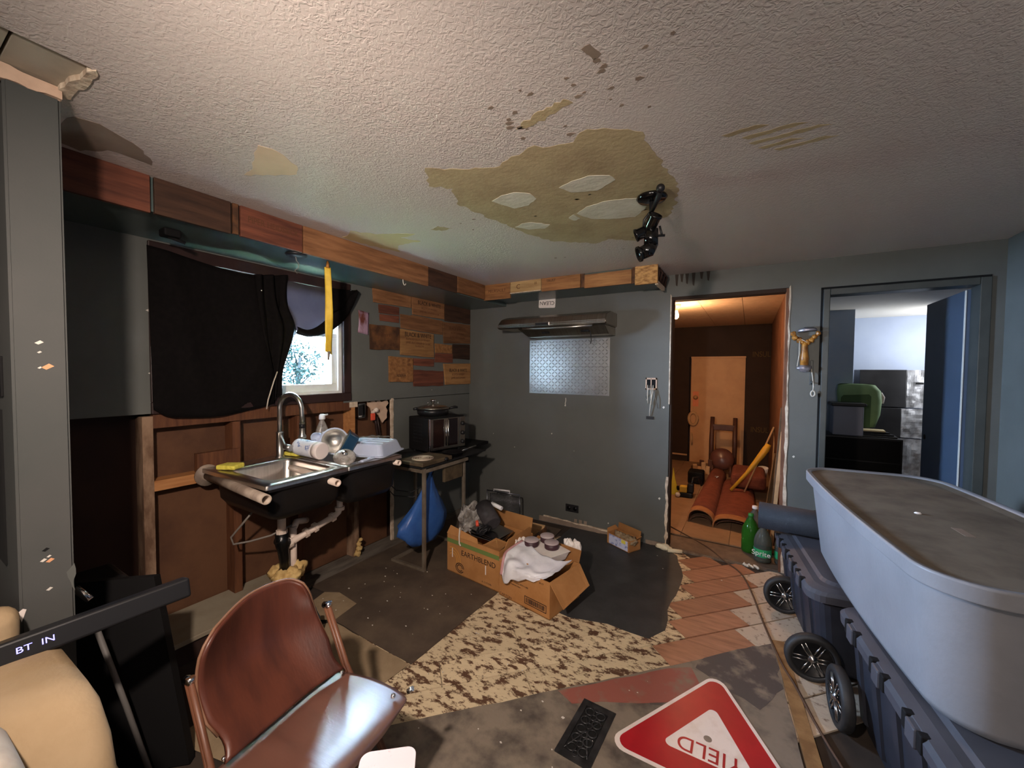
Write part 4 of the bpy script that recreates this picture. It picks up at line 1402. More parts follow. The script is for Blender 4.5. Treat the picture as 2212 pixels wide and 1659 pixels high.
bm = NB()
sheet(bm, bagf, 14, 18, 0.001)
obj('film', bm, 'clear_grey', O)
O = thing('glass_lid', 'glass pan lid leaning by the sink divider in front of blue container', 'lid', (0.55, -2.07, ZS))
M = Matrix.Translation((0.585, -2.055, ZS + 0.036)) @ Vector((0.5, -0.35, 0.8)).to_track_quat('Z', 'Y').to_matrix().to_4x4()
bm = NB()
lathe(bm, [(0.0, 0.02), (0.03, 0.018), (0.055, 0.008), (0.065, 0.0), (0.067, 0.002), (0.055, 0.011), (0.03, 0.021), (0.0, 0.023)], 24, M=M, cap=False)
obj('glass', bm, 'clear_grey', O)
bm = NB()
lathe(bm, [(0.006, 0.02), (0.006, 0.03), (0.016, 0.036), (0.016, 0.044), (0.0, 0.046)], 14, M=M)
obj('knob', bm, 'chrome', O)
O = thing('peeler', 'pale blue kitchen peeler lying at the front edge of the drainer', 'utensil', (0.655, -1.95, ZS))
bm = NB()
rbox(bm, (0.63, -1.99, ZS + 0.0005), (0.655, -1.86, ZS + 0.012), 0.004, M=Matrix.Translation((0.645, -1.93, 0)) @ Matrix.Rotation(0.25, 4, 'Z') @ Matrix.Translation((-0.645, 1.93, 0)))
obj('handle', bm, 'rack_plastic', O)
bm = NB()
tube(bm, [(0.655, -2.0, ZS + 0.006), (0.665, -2.04, ZS + 0.006)], 0.004, 8)
obj('blade', bm, 'chrome', O)

# plastic pipes that carry the sink
def support(label, p0, p1, r, fl, m='pvc_dirty'):
    t = thing('support_pipe', label, 'pipe', p0, group='plastic pipes carrying the sink')
    bm = NB()
    pipe(bm, p0, p1, r, 0.005, 20)
    obj('tube', bm, m, t)
    if fl:
        bm = NB()
        lathe(bm, [(r + 0.001, 0.012), (r + 0.004, 0.03), (r + 0.008, 0.012), (fl, 0.01), (fl, 0.0), (0.0, 0.0)], 24, M=Matrix.Translation(p0) @ Matrix.Rotation(PI / 2, 4, 'Y'))
        obj('flange', bm, m, t)
    return t


support('long dusty plastic pipe with wall flange under the left sink edge', (0.008, -2.555, 0.905), (0.79, -2.63, 0.915), 0.024, 0.062)
support('plastic pipe sticking out below the middle of the sink front', (0.03, -2.14, 0.892), (0.76, -2.23, 0.893), 0.02, None, 'pvc')
support('plastic pipe end under the right corner of the sink', (0.03, -1.69, 0.89), (0.73, -1.745, 0.908), 0.018, None, 'pvc')

# drain plumbing
D = thing('drain_plumbing', 'white plastic drain pipes with black tee under the sink', 'plumbing', (0.36, -2.27, 0.0))
bm = NB()
tube(bm, [(0.36, -2.32, 0.742), (0.36, -2.32, 0.725), (0.36, -2.32, 0.72), (0.36, -2.32, 0.68)], [0.036, 0.036, 0.024, 0.022], 16)
tube(bm, [(0.36, -1.93, 0.705), (0.36, -1.93, 0.66)], [0.03, 0.021], 16)
obj('tailpiece', bm, 'pvc_grey', D)
bm = NB()
tube(bm, [(0.36, -2.32, 0.69), (0.36, -2.32, 0.555)], 0.0225, 16)
obj('left_pipe', bm, 'pvc', D)
bm = NB()
tube(bm, [(0.36, -1.93, 0.67), (0.36, -1.93, 0.59), (0.36, -1.94, 0.565), (0.36, -1.97, 0.548), (0.36, -2.29, 0.475)], 0.0195, 14)
obj('cross_pipe', bm, 'pvc', D)
for a, b in (((0.36, -2.32, 0.575), (0.36, -2.32, 0.55)), ((0.36, -1.93, 0.60), (0.36, -1.93, 0.578)), ((0.36, -1.975, 0.548), (0.36, -1.995, 0.543)), ((0.36, -2.10, 0.52), (0.36, -2.118, 0.516)),
             ((0.36, -2.16, 0.506), (0.36, -2.178, 0.502)), ((0.36, -2.265, 0.482), (0.36, -2.288, 0.477))):
    bm = NB()
    tube(bm, [a, b], 0.031, 10, smooth=False)
    obj('slip_nut', bm, 'pvc', D)
bm = NB()
tube(bm, [(0.36, -2.32, 0.555), (0.36, -2.32, 0.49), (0.355, -2.31, 0.44), (0.34, -2.295, 0.38), (0.335, -2.29, 0.27)], [0.036, 0.036, 0.03, 0.028, 0.028], 16)
tube(bm, [(0.36, -2.345, 0.525), (0.36, -2.285, 0.48)], 0.03, 12)
obj('black_tee', bm, 'abs_black', D)
bm = NB()
tube(bm, [(0.33, -2.235, 0.56), (0.33, -2.235, 0.2)], 0.021, 14)
tube(bm, [(0.33, -2.235, 0.54), (0.31, -2.2, 0.575), (0.29, -2.15, 0.56), (0.25, -2.1, 0.54)], 0.02, 12)
obj('standpipe', bm, 'pvc', D)
bm = NB()
for k in range(5):
    blob(bm, (0.33 + 0.05 * math.cos(k * 1.3), -2.27 + 0.06 * math.sin(k * 1.3), 0.285 + 0.012 * (k % 2)), 0.045, seed=k, amp=0.6, fq=2.5)
obj('foam_collar', bm, 'foam', D)
bm = NB()
pipe(bm, (0.33, -2.265, -0.008), (0.33, -2.265, 0.29), 0.06, 0.006, 20)
obj('floor_pipe', bm, 'pvc_dirty', D)
bm = NB()
tube(bm, [(0.25, -2.42, 0.70), (0.2, -2.46, 0.62), (0.16, -2.5, 0.55), (0.15, -2.485, 0.50), (0.2, -2.42, 0.505), (0.28, -2.34, 0.53), (0.32, -2.25, 0.565), (0.3, -2.15, 0.57)], 0.006, 8)
tag(obj('supply_hose', bm, 'hose_grey'), 'thin grey water hose looping under the left sink bowl', 'hose')
bm = NB()
for k in range(4):
    blob(bm, (0.0 + 0.012 * (k % 2), -1.51 + 0.008 * k, 0.03 + 0.035 * k), 0.028 - 0.004 * k, seed=20 + k, amp=0.5)
tag(obj('foam_blob', bm, 'foam'), 'lump of hardened yellow foam at the foot of a worn stud', 'foam')
O = thing('valve', 'water valve with orange red handle in the open wall bay', 'valve', (-0.03, -1.33, 1.17))
bm = NB()
tube(bm, [(-0.06, -1.30, 1.175), (-0.02, -1.31, 1.175), (-0.01, -1.345, 1.165)], 0.014, 10)
blob(bm, (-0.012, -1.30, 1.185), 0.02, amp=0.3)
obj('body', bm, 'pvc', O)
bm = NB()
rbox(bm, (-0.012, -1.365, 1.10), (0.006, -1.325, 1.16), 0.005)
obj('handle', bm, 'orange_red', O)
O = thing('junction_box', 'worn electrical box on the narrow stud by the window', 'electrical box', (-0.02, -1.46, 1.2))
bm = NB()
box(bm, (-0.06, -1.49, 1.13), (-0.055, -1.42, 1.25))
for lo, hi in (((-0.06, -1.49, 1.13), (-0.004, -1.485, 1.25)), ((-0.06, -1.425, 1.13), (-0.004, -1.42, 1.25)), ((-0.06, -1.49, 1.13), (-0.004, -1.42, 1.135)), ((-0.06, -1.49, 1.245), (-0.004, -1.42, 1.25))):
    box(bm, lo, hi)
obj('shell', bm, 'silver', O)
bm = NB()
rbox(bm, (-0.05, -1.475, 1.15), (-0.01, -1.435, 1.23), 0.004)
obj('socket', bm, 'black_plastic', O)
# ------------------------------------------------------------------ metal stand with hot plate, oven, bag
T = thing('metal_stand', 'narrow metal frame table in the corner carrying hot plate and oven', 'table', (0.35, -1.15, 0))
b_ = 0.024
for nm, pts in (('leg', [((0.628, -1.425, 0), (0.652, -1.401, 0.79))]), ('leg', [((0.60, -0.905, 0), (0.624, -0.881, 0.79))]), ('leg', [((0.03, -0.905, 0), (0.054, -0.881, 0.79))]),
                ('base_rail', [((0.30, -1.425, 0.0), (0.628, -1.401, 0.024))]), ('base_rail', [((0.054, -0.905, 0.0), (0.60, -0.881, 0.024))]), ('base_rail', [((0.30, -1.401, 0.0), (0.324, -0.905, 0.024))]),
                ('top_rail', [((0.03, -1.425, 0.752), (0.628, -1.401, 0.778))]), ('top_rail', [((0.628, -1.401, 0.752), (0.652, -0.88, 0.778))])):
    for lo, hi in pts:
        bxo(nm, lo, hi, 'frame_metal', T, r=0.002)
bxo('top_board', (0.02, -1.44, 0.79), (0.655, -0.62, 0.80), 'board_dark', T, r=0.002)
Q = thing('shadow_shelf', 'added black shelf standing for the wall shadow and a black edge behind the metal stand', 'shelf', (0.2, -0.4, 0.76))  # shelf added; its black stands for wall shadow beside a black edge
bxo('board', (0.003, -0.61, 0.765), (0.40, -0.20, 0.795), 'black_matte', Q, r=0.004)
bxo('cleat', (0.003, -0.61, 0.70), (0.025, -0.20, 0.764), 'black_matte', Q, r=0.003)
bxo('brace', (0.02, -0.42, 0.60), (0.30, -0.40, 0.764), 'black_matte', Q, r=0.003)
Q = thing('hot_plate', 'worn brown hot plate with coil burner at the table front', 'hot plate', (0.53, -1.33, 0.80))
bm = NB()
rbox(bm, (0.40, -1.445, 0.803), (0.655, -1.10, 0.835), 0.006)
obj('body', bm, 'burner_brown', Q)
for r in (0.025, 0.045, 0.065, 0.08):
    bm = NB()
    tube(bm, [(0.545 + r * math.cos(a * PI / 12), -1.325 + r * math.sin(a * PI / 12), 0.84) for a in range(25)], 0.006, 8, cap=False)
    obj('coil_ring', bm, 'coil', Q)
bm = NB()
lathe(bm, [(0.0, 0.0), (0.018, 0.0), (0.018, 0.01), (0.0, 0.012)], 14, M=Matrix.Translation((0.656, -1.18, 0.818)) @ Matrix.Rotation(PI / 2, 4, 'Y'))
obj('knob', bm, 'black_plastic', Q)
bm = NB()
rbox(bm, (0.60, -1.16, 0.62), (0.628, -0.93, 0.751), 0.004)
o = tag(obj('control_panel', bm, 'burner_brown'), 'dirty metal panel hanging under the table top', 'panel')
Q = thing('small_pan', 'small blackened pan on the table in front of the oven', 'pan', (0.57, -0.98, 0.80))
bm = NB()
lathe(bm, [(0.0, 0.0), (0.075, 0.0), (0.092, 0.03), (0.095, 0.032), (0.09, 0.03), (0.073, 0.005), (0.0, 0.005)], 24, M=Matrix.Translation((0.555, -0.97, 0.802)))
obj('bowl', bm, 'black_enamel', Q)
bm = NB()
tube(bm, [(0.59, -0.89, 0.83), (0.6, -0.8, 0.84), (0.6, -0.7, 0.845)], 0.008, 8)
obj('handle', bm, 'silver', Q)

# toaster oven (rotated a little) and the covered pan on it
V = thing('toaster_oven', 'black toaster oven with steel door bars on the stand', 'toaster oven', (0.395, -1.10, 0.801), rz=R(-11))
# local: x = out of the door front is +x, y along the front
def vb(nm, lo, hi, m, r=0.003):
    return bxo(nm, lo, hi, m, V, r=r, local=True)


vb('housing', (-0.29, 0.0, 0.025), (0.0, 0.405, 0.315), 'black_matte', 0.008)
for x, y in ((-0.25, 0.04), (-0.04, 0.04), (-0.25, 0.37), (-0.04, 0.37)):
    bm = NB()
    lathe(bm, [(0.014, 0.0), (0.016, 0.026)], 12, M=Matrix.Translation((x, y, 0.0)))
    obj('foot', bm, 'black_plastic', V, local=True)
vb('door_frame', (0.001, 0.006, 0.035), (0.014, 0.33, 0.305), 'steel_hood')
vb('door_glass', (0.013, 0.04, 0.06), (0.016, 0.155, 0.30), 'glass_dark', 0.001)
vb('door_glass', (0.013, 0.20, 0.06), (0.016, 0.31, 0.30), 'glass_dark', 0.001)
for y in (0.168, 0.192):
    bm = NB()
    tube(bm, [(0.03, y, 0.07), (0.03, y, 0.295)], 0.006, 10)
    tube(bm, [(0.014, y, 0.085), (0.03, y, 0.085)], 0.004, 8)
    tube(bm, [(0.014, y, 0.28), (0.03, y, 0.28)], 0.004, 8)
    obj('handle_bar', bm, 'chrome', V, local=True)
vb('edge_trim', (0.0, -0.002, 0.03), (0.016, 0.014, 0.31), 'chrome')
p = vb('control_strip', (0.001, 0.335, 0.035), (0.014, 0.40, 0.305), 'steel_hood')
for z in (0.08, 0.16, 0.245):
    bm = NB()
    lathe(bm, [(0.02, 0.0), (0.018, 0.018), (0.0, 0.02)], 16, M=Matrix.Translation((0.014, 0.368, z)) @ Matrix.Rotation(PI / 2, 4, 'Y'))
    obj('knob', bm, 'black_plastic', V, local=True)
vb('badge', (0.0162, 0.05, 0.045), (0.0168, 0.10, 0.05), 'silver', 0.0003)
bm = NB()
for i in range(6):
    for j in range(4):
        box(bm, (-0.22 + j * 0.035, -0.0012, 0.10 + i * 0.03), (-0.195 + j * 0.035, 0.0, 0.106 + i * 0.03))
o = obj('vent_slots', bm, 'void', V, local=True)

Q = thing('covered_pan', 'black pan with domed steel lid standing on the toaster oven', 'pan', (0.235, -0.86, 1.116))
MT = Matrix.Translation((0.24, -0.87, 1.1175))
bm = NB()
lathe(bm, [(0.0, 0.0), (0.12, 0.0), (0.138, 0.012), (0.146, 0.06), (0.142, 0.06), (0.13, 0.012), (0.0, 0.008)], 36, M=MT)
obj('body', bm, 'black_enamel', Q)
bm = NB()
lathe(bm, [(0.148, 0.06), (0.149, 0.068), (0.12, 0.082), (0.06, 0.094), (0.0, 0.097)], 36, M=MT)
obj('lid', bm, 'steel_hood', Q)
bm = NB()
lathe(bm, [(0.0, 0.097), (0.012, 0.098), (0.009, 0.112), (0.028, 0.128), (0.03, 0.136), (0.02, 0.142), (0.0, 0.143)], 20, M=MT)
tube(bm, [MT @ Vector((0.045 * math.cos(a), 0.045 * math.sin(a), z)) for a, z in ((0.8, .095), (0.8, .115), (0.8, .122))], 0.006, 8)
tube(bm, [MT @ Vector((0.045 * math.cos(a), 0.045 * math.sin(a), z)) for a, z in ((3.9, .095), (3.9, .115), (3.9, .122))], 0.006, 8)
obj('lid_knob', bm, 'chrome', Q)
for s, e in ((R(62), 0.24), (R(245), 0.185)):
    bm = NB()
    d = Vector((math.cos(s), math.sin(s), 0))
    c0 = Vector((0.24, -0.87, 1.1175 + 0.05))
    tube(bm, [c0 + d * 0.14, c0 + d * (e - .03) + Vector((0, 0, .014)), c0 + d * e + Vector((0, 0, .012))], [0.008, 0.013, 0.011], 10)
    obj('handle', bm, 'black_plastic', Q)
bm = NB()
tube(bm, [(0.06, -1.35, 0.76), (0.15, -1.33, 0.60), (0.2, -1.28, 0.52), (0.3, -1.2, 0.50), (0.36, -1.1, 0.55), (0.34, -1.02, 0.66), (0.3, -0.98, 0.78)], 0.004, 6)
tube(bm, [(0.06, -1.36, 0.75), (0.14, -1.35, 0.57), (0.2, -1.3, 0.48), (0.32, -1.2, 0.46), (0.4, -1.1, 0.52), (0.38, -1.0, 0.70), (0.36, -0.95, 0.785)], 0.004, 6)
tag(obj('power_cable', bm, 'black_plastic'), 'black power cable looping below the metal stand', 'cable')

# blue bag
Q = thing('blue_bag', 'full blue plastic bag hanging by its knot from the stand', 'bag', (0.525, -1.25, 0.16))


def bag_ring(z, w_, l_, cx, cy, ph):
    pts = []
    for k in range(40):
        a = 2 * PI * k / 40
        q = 1 + 0.05 * math.sin(5 * a + ph) + 0.05 * math.sin(9 * a - ph * 2) + 0.06 * noise.noise(Vector((math.cos(a) * 2, math.sin(a) * 2, z * 9)))
        pts.append((cx + w_ * q * math.cos(a), cy + l_ * q * math.sin(a), z + 0.01 * math.sin(4 * a + ph)))
    return pts


bm = NB()
loft(bm, [bag_ring(z, w_, l_, 0.525, cy, z * 14) for z, w_, l_, cy in ((0.165, 0.03, 0.05, -1.32), (0.18, 0.065, 0.13, -1.30), (0.23, 0.08, 0.20, -1.285), (0.30, 0.08, 0.255, -1.29), (0.36, 0.075, 0.26, -1.295), (0.44, 0.062, 0.18, -1.27), (0.52, 0.048, 0.11, -1.25), (0.60, 0.03, 0.055, -1.235), (0.66, 0.016, 0.022, -1.22), (0.685, 0.012, 0.014, -1.22))])
obj('sack', bm, 'bag_blue', Q)
bm = NB()
tube(bm, [(0.525, -1.22, 0.68), (0.53, -1.218, 0.715), (0.56, -1.22, 0.735), (0.595, -1.222, 0.748)], [0.013, 0.017, 0.008, 0.006], 10)
obj('knot', bm, 'bag_blue', Q)

# ------------------------------------------------------------------ cardboard boxes
def cbox(nm, label, corner, rz, w_, d_, h_, flaps, prints=()):
    """open carton; local x along the front, y to the back"""
    t = thing(nm, label, 'box', corner, rz=rz)
    th = 0.006
    bm = NB()
    box(bm, (0, 0, 0), (w_, d_, th))
    obj('bottom', bm, 'cardboard_in', t, local=True)
    for n2, lo, hi in (('front_wall', (0, 0, 0), (w_, th, h_)), ('back_wall', (0, d_ - th, 0), (w_, d_, h_)), ('left_wall', (0, th, 0), (th, d_ - th, h_)), ('right_wall', (w_ - th, th, 0), (w_, d_ - th, h_))):
        bxo(n2, lo, hi, 'cardboard', t, local=True)
    for pts, m in flaps:
        bm = NB()
        a = [Vector(p) for p in pts]
        nrm = (a[1] - a[0]).cross(a[2] - a[0]).normalized() * 0.004
        loft(bm, [[p for p in a], [p + nrm for p in a]], smooth=False)
        obj('flap', bm, m, t, local=True)
    for body, x, z, size, ink, sx, rot in prints:
        M = wmat(t) @ plane_M((x, -0.0006, z), (math.cos(rot), 0, math.sin(rot)), (-math.sin(rot), 0, math.cos(rot)))
        text('print', body, ink, t, M, size, sx=sx)
    return t


B1 = cbox('cardboard_box', 'open cardboard box printed EARTHBLEND with a green stripe', (0.772, -1.30, 0.005), R(-7), 0.512, 0.40, 0.285,
          [([(0, -0.002, 0.285), (0.32, -0.002, 0.285), (0.30, 0.01, 0.315), (0.02, 0.02, 0.345)], 'cardboard'),
           ([(0.36, 0.0, 0.285), (0.512, 0.0, 0.285), (0.50, 0.12, 0.30), (0.40, 0.10, 0.315)], 'cardboard_in'),
           ([(0.508, 0.06, 0.285), (0.508, 0.38, 0.285), (0.512, 0.36, 0.35), (0.512, 0.10, 0.34)], 'cardboard'),
           ([(0.02, 0.40, 0.285), (0.5, 0.40, 0.285), (0.48, 0.45, 0.38), (0.04, 0.45, 0.38)], 'cardboard_in')],
          (('EARTHBLEND', 0.315, 0.172, 0.054, 'ink', 1.0, 0), ('6 - 2 1/2 GAL', 0.40, 0.028, 0.018, 'ink', 0.9, 0)))
bm = NB()
box(bm, (0.0, -0.0014, 0.222), (0.512, 0.0, 0.252))
obj('green_stripe', bm, 'print_green', B1, local=True)
bm = NB()
for k, (r, a0, a1) in enumerate(((0.055, -0.3, 2.2), (0.075, -0.2, 2.0), (0.038, -0.3, 2.4))):
    for j in range(10):
        a, b = lerp(a0, a1, j / 10), lerp(a0, a1, (j + 1) / 10)
        c_ = Vector((0.06, 0, 0.10))
        q = [c_ + Vector((rr * math.cos(x), -0.0008, rr * math.sin(x) * 1.15)) for rr, x in ((r, a), (r + .007, a), (r + .007, b), (r, b))]
        bm.faces.new([bm.verts.new(p) for p in q])
obj('leaf_print', bm, 'print_orange', B1, local=True)
bm = NB()
for r in (0.032, 0.02):
    for j in range(20):
        a, b = 2 * PI * j / 22, 2 * PI * (j + 1) / 22
        q = [Vector((0.135 + rr * math.cos(x) * 1.15, -0.0009, 0.055 + rr * math.sin(x))) for rr, x in ((r, a), (r + .006, a), (r + .006, b), (r, b))]
        bm.faces.new([bm.verts.new(p) for p in q])
obj('ring_print', bm, 'ink', B1, local=True)
bm = NB()
box(bm, (0.052, -0.0012, 0.115), (0.06, 0.0, 0.185))
box(bm, (0.385, -0.0012, 0.085), (0.393, 0.0, 0.15))
obj('tape_marks', bm, 'paper_white', B1, local=True)
B2 = cbox('cardboard_box', 'open brown carton nearest the camera with white bag on top', (1.288, -1.372, 0.001), R(-11), 0.425, 0.34, 0.232,
          [([(0.425, 0.0, 0.232), (0.425, 0.34, 0.232), (0.525, 0.30, 0.135), (0.515, 0.02, 0.095)], 'cardboard'),
           ([(0.0, 0.0, 0.232), (0.30, 0.0, 0.232), (0.28, 0.05, 0.262), (0.02, 0.05, 0.262)], 'cardboard'),
           ([(0.0, 0.34, 0.232), (0.42, 0.34, 0.232), (0.40, 0.40, 0.29), (0.02, 0.40, 0.29)], 'cardboard_in'),
           ([(-0.002, 0.0, 0.232), (-0.002, 0.30, 0.232), (-0.10, 0.22, 0.285), (-0.075, 0.04, 0.255)], 'kraft')],
          (('PACKS', 0.135, 0.168, 0.03, 'ink', 1.0, 0), ('KEEP DRY  HANDLE WITH CARE', 0.16, 0.135, 0.013, 'ink', 1.0, 0), ('MADE IN CHINA', 0.15, 0.115, 0.011, 'ink', 1.0, 0), ('40 CT', 0.36, 0.205, 0.014, 'ink', 1, 0), ('CARTON', 0.06, 0.015, 0.022, 'ink_brown', 1.2, 0)))
bm = NB()
for lo, hi in (((0.225, 0.03), (0.40, 0.034)), ((0.225, 0.076), (0.40, 0.08)), ((0.225, 0.03), (0.229, 0.08)), ((0.396, 0.03), (0.40, 0.08))):
    box(bm, (lo[0], -0.001, lo[1]), (hi[0], 0, hi[1]))
rnd = random.Random(2)
x = 0.237
while x < 0.388:
    k = rnd.choice((0.003, 0.005, 0.008))
    box(bm, (x, -0.001, 0.04), (x + k, 0, 0.07))
    x += k + rnd.choice((0.003, 0.005))
obj('barcode', bm, 'ink', B2, local=True)

# contents of the first box
bm = NB()
tube(bm, [(0.93, -1.06, 0.46), (0.935, -1.062, 0.455), (1.085, -1.15, 0.375), (1.09, -1.153, 0.372)], [0.055, 0.067, 0.067, 0.056], 24)
tag(obj('foam_cylinder', bm, 'grey_foam'), 'dark grey fabric covered cylinder sticking out of the EARTHBLEND box', 'speaker')
bm = NB()
for k in range(3):
    rbox(bm, (0.92, -1.22, 0.27 + k * 0.018), (1.18, -1.0, 0.279 + k * 0.018), 0.004, M=Matrix.Translation((1.03, -1.12, 0.3)) @ Matrix.Rotation(0.15 - k * .12, 4, 'Z') @ Matrix.Rotation(0.12, 4, 'Y') @ Matrix.Translation((-1.03, 1.12, -0.3)))
tag(obj('metal_trays', bm, 'silver'), 'thin steel trays piled in the EARTHBLEND box under the cylinder', 'tray')
def wrapf(u, v):
    a = u * 2 * PI
    r = 0.09 + 0.03 * noise.noise(Vector((math.cos(a) * 2, math.sin(a) * 2, v * 4)))
    return (0.86 + r * math.cos(a) * (1 - .3 * v), -1.12 + r * math.sin(a), 0.27 + 0.19 * v + 0.02 * math.sin(a * 4))


bm = NB()
sheet(bm, wrapf, 30, 10, 0.001, smooth=False)
tag(obj('crumpled_film', bm, 'clear_grey'), 'crumpled clear plastic film in the left end of the EARTHBLEND box', 'plastic film')
bm = NB()
rnd = random.Random(8)
for k in range(4):
    c_ = Vector((1.06, -1.235, 0.35))
    tube(bm, [c_ + Vector((0.05 * math.cos(a * .7 + k) + rnd.uniform(-.012, .012), 0.035 * math.sin(a * .7 + k), 0.03 * math.sin(a * .9 + k))) for a in range(10)], 0.006, 7)
tag(obj('cable_bundle', bm, 'black_plastic'), 'bundle of black cables at the front of the EARTHBLEND box', 'cable')
bm = NB()
tube(bm, [(0.99, -1.22, 0.40), (1.01, -1.24, 0.37)], 0.012, 8)
tag(obj('red_plug', bm, 'orange_red'), 'small red plug beside the grey cylinder in the box', 'plug')
bm = NB()
tube(bm, [(0.99, -1.02, 0.475), (1.09, -1.03, 0.455)], 0.016, 10)
tag(obj('paper_roll', bm, 'white_plastic'), 'small white tube lying behind the grey cylinder', 'tube')
bm = NB()
tube(bm, [(0.90, -1.31, 0.36), (0.905, -1.325, 0.30), (0.91, -1.33, 0.25), (0.925, -1.332, 0.235)], 0.006, 7)
tag(obj('packing_string', bm, 'string'), 'short white string hanging over the front of the EARTHBLEND box', 'cord')
Q = thing('wire_rack', 'wire mesh rack with white top bar standing behind the EARTHBLEND box', 'rack', (0.62, -0.3, 0))
bm = NB()
fr = [(0.43, -0.26, 0.06), (0.42, -0.25, 0.295), (0.79, -0.22, 0.295), (0.80, -0.23, 0.06)]
for a, b in zip(fr, fr[1:] + fr[:1]):
    tube(bm, [a, b], 0.006, 8)
for k in (0, 3):
    tube(bm, [fr[k], (fr[k][0], fr[k][1] - 0.02, 0.006)], 0.006, 8)
obj('frame', bm, 'wire_metal', Q)
bm = NB()
A_, B_, C2, D_ = (Vector(p) for p in fr)
for i in range(1, 26):
    k = i / 26
    tube(bm, [A_.lerp(D_, k), B_.lerp(C2, k)], 0.0013, 4)
for i in range(1, 16):
    k = i / 16
    tube(bm, [A_.lerp(B_, k), D_.lerp(C2, k)], 0.0013, 4)
o = obj('mesh', bm, 'wire_metal', Q)
bm = NB()
tube(bm, [(0.5, -0.245, 0.315), (0.68, -0.23, 0.32)], 0.009, 10)
tube(bm, [(0.5, -0.245, 0.315), (0.5, -0.245, 0.29)], 0.004, 6)
tube(bm, [(0.68, -0.23, 0.32), (0.68, -0.23, 0.29)], 0.004, 6)
obj('top_bar', bm, 'white_plastic', Q)
Q = thing('plywood_box', 'small open plywood box lying behind the two cartons', 'box', (0.98, -0.6, 0))
bxo('panel', (0.86, -0.50, 0.006), (1.20, -0.48, 0.165), 'plywood', Q, r=0.002)
bxo('panel', (1.20, -0.78, 0.006), (1.215, -0.48, 0.15), 'crate_burnt', Q, r=0.002)
bxo('panel', (0.86, -0.78, 0.006), (1.20, -0.48, 0.02), 'plywood', Q, r=0.002)

# contents of the second box
Q = thing('takeout_box', 'white lidded takeout box resting on the nearest carton', 'box', (1.52, -1.15, 0.236), rz=R(-24))
bm = NB()
loft(bm, [[(x, y, z) for x, y in rrect(w_, l_, 0.012, 3)] for z, w_, l_ in ((0.0, .24, .19), (0.052, .275, .225))], smooth=False)
obj('tray', bm, 'paper_white', Q, local=True)
bm = NB()
rbox(bm, (-0.14, -0.115, 0.053), (0.14, 0.115, 0.058), 0.002)
obj('lid', bm, 'paper_white', Q, local=True)
bm = NB()
prism(bm, [(-0.13, -0.02), (-0.05, -0.11), (-0.13, -0.11)], 0.0582, 0.0588)
obj('orange_print', bm, 'print_orange', Q, local=True)
for (x, y), lb in zip(((1.425, -1.165), (1.49, -1.045), (1.565, -1.13)), ('left of the three round brown jars on the takeout box', 'rear of the three round brown jars on the takeout box', 'right of the three round brown jars on the takeout box')):
    j = thing('round_jar', lb, 'jar', (x, y, 0.296), group='round brown jars on the takeout box')
    bm = NB()
    lathe(bm, [(0.0, 0.0), (0.048, 0.0), (0.05, 0.003), (0.05, 0.036), (0.0, 0.036)], 26, M=Matrix.Translation((x, y, 0.2955)))
    obj('body', bm, 'brown_lid', j)
    bm = NB()
    lathe(bm, [(0.0, 0.0365), (0.051, 0.0365), (0.051, 0.042), (0.047, 0.045), (0.0, 0.045)], 26, M=Matrix.Translation((x, y, 0.2955)))
    obj('lid', bm, 'lid_top', j)


def pbag(u, v):
    x = lerp(1.27, 1.70, u)
    yb = lerp(-1.05, -1.45, v) - 0.09 * u * v + 0.02
    yy = max(yb, -1.2 + 0)
    z = 0.31 - 0.02 * u
    fr_y = -1.405 - 0.08 * (x - 1.29)
    if yb < fr_y:
        z = 0.24 - (fr_y - yb) * 1.6
        yb = fr_y - 0.012
    else:
        z = 0.245 + 0.05 * (1 - v) + 0.02 * math.sin(u * 9 + v * 4)
    z += 0.014 * noise.noise(Vector((u * 6, v * 6, 1)))
    k = max(0, v - 0.55) * 2.2 * max(0, u - 0.35)
    return (x, yb + 0.05 * k, z + 0.07 * k)


def pbag2(u, v):
    top = spl([(1.31, -1.17, 0.31), (1.40, -1.20, 0.312), (1.52, -1.27, 0.306), (1.66, -1.26, 0.285), (1.72, -1.17, 0.27)], u)
    mid = spl([(1.27, -1.30, 0.275), (1.38, -1.34, 0.28), (1.50, -1.375, 0.27), (1.62, -1.385, 0.262), (1.69, -1.29, 0.25)], u)
    edg = spl([(1.285, -1.37, 0.255), (1.36, -1.425, 0.25), (1.47, -1.45, 0.245), (1.58, -1.452, 0.242), (1.66, -1.40, 0.24)], u)
    low = spl([(1.285, -1.40, 0.16), (1.33, -1.43, 0.125), (1.40, -1.44, 0.165), (1.50, -1.455, 0.20), (1.60, -1.46, 0.225)], u)
    p = spl([top, mid, edg, low], v)
    p += Vector((0.03 * (1 - u) + 0.012, 0, 0))
    p += Vector((0, -0.006, 0.012)) * (noise.noise(Vector((u * 7, v * 7, 1))) + math.sin(u * 22 + v * 3) * .35)
    return p


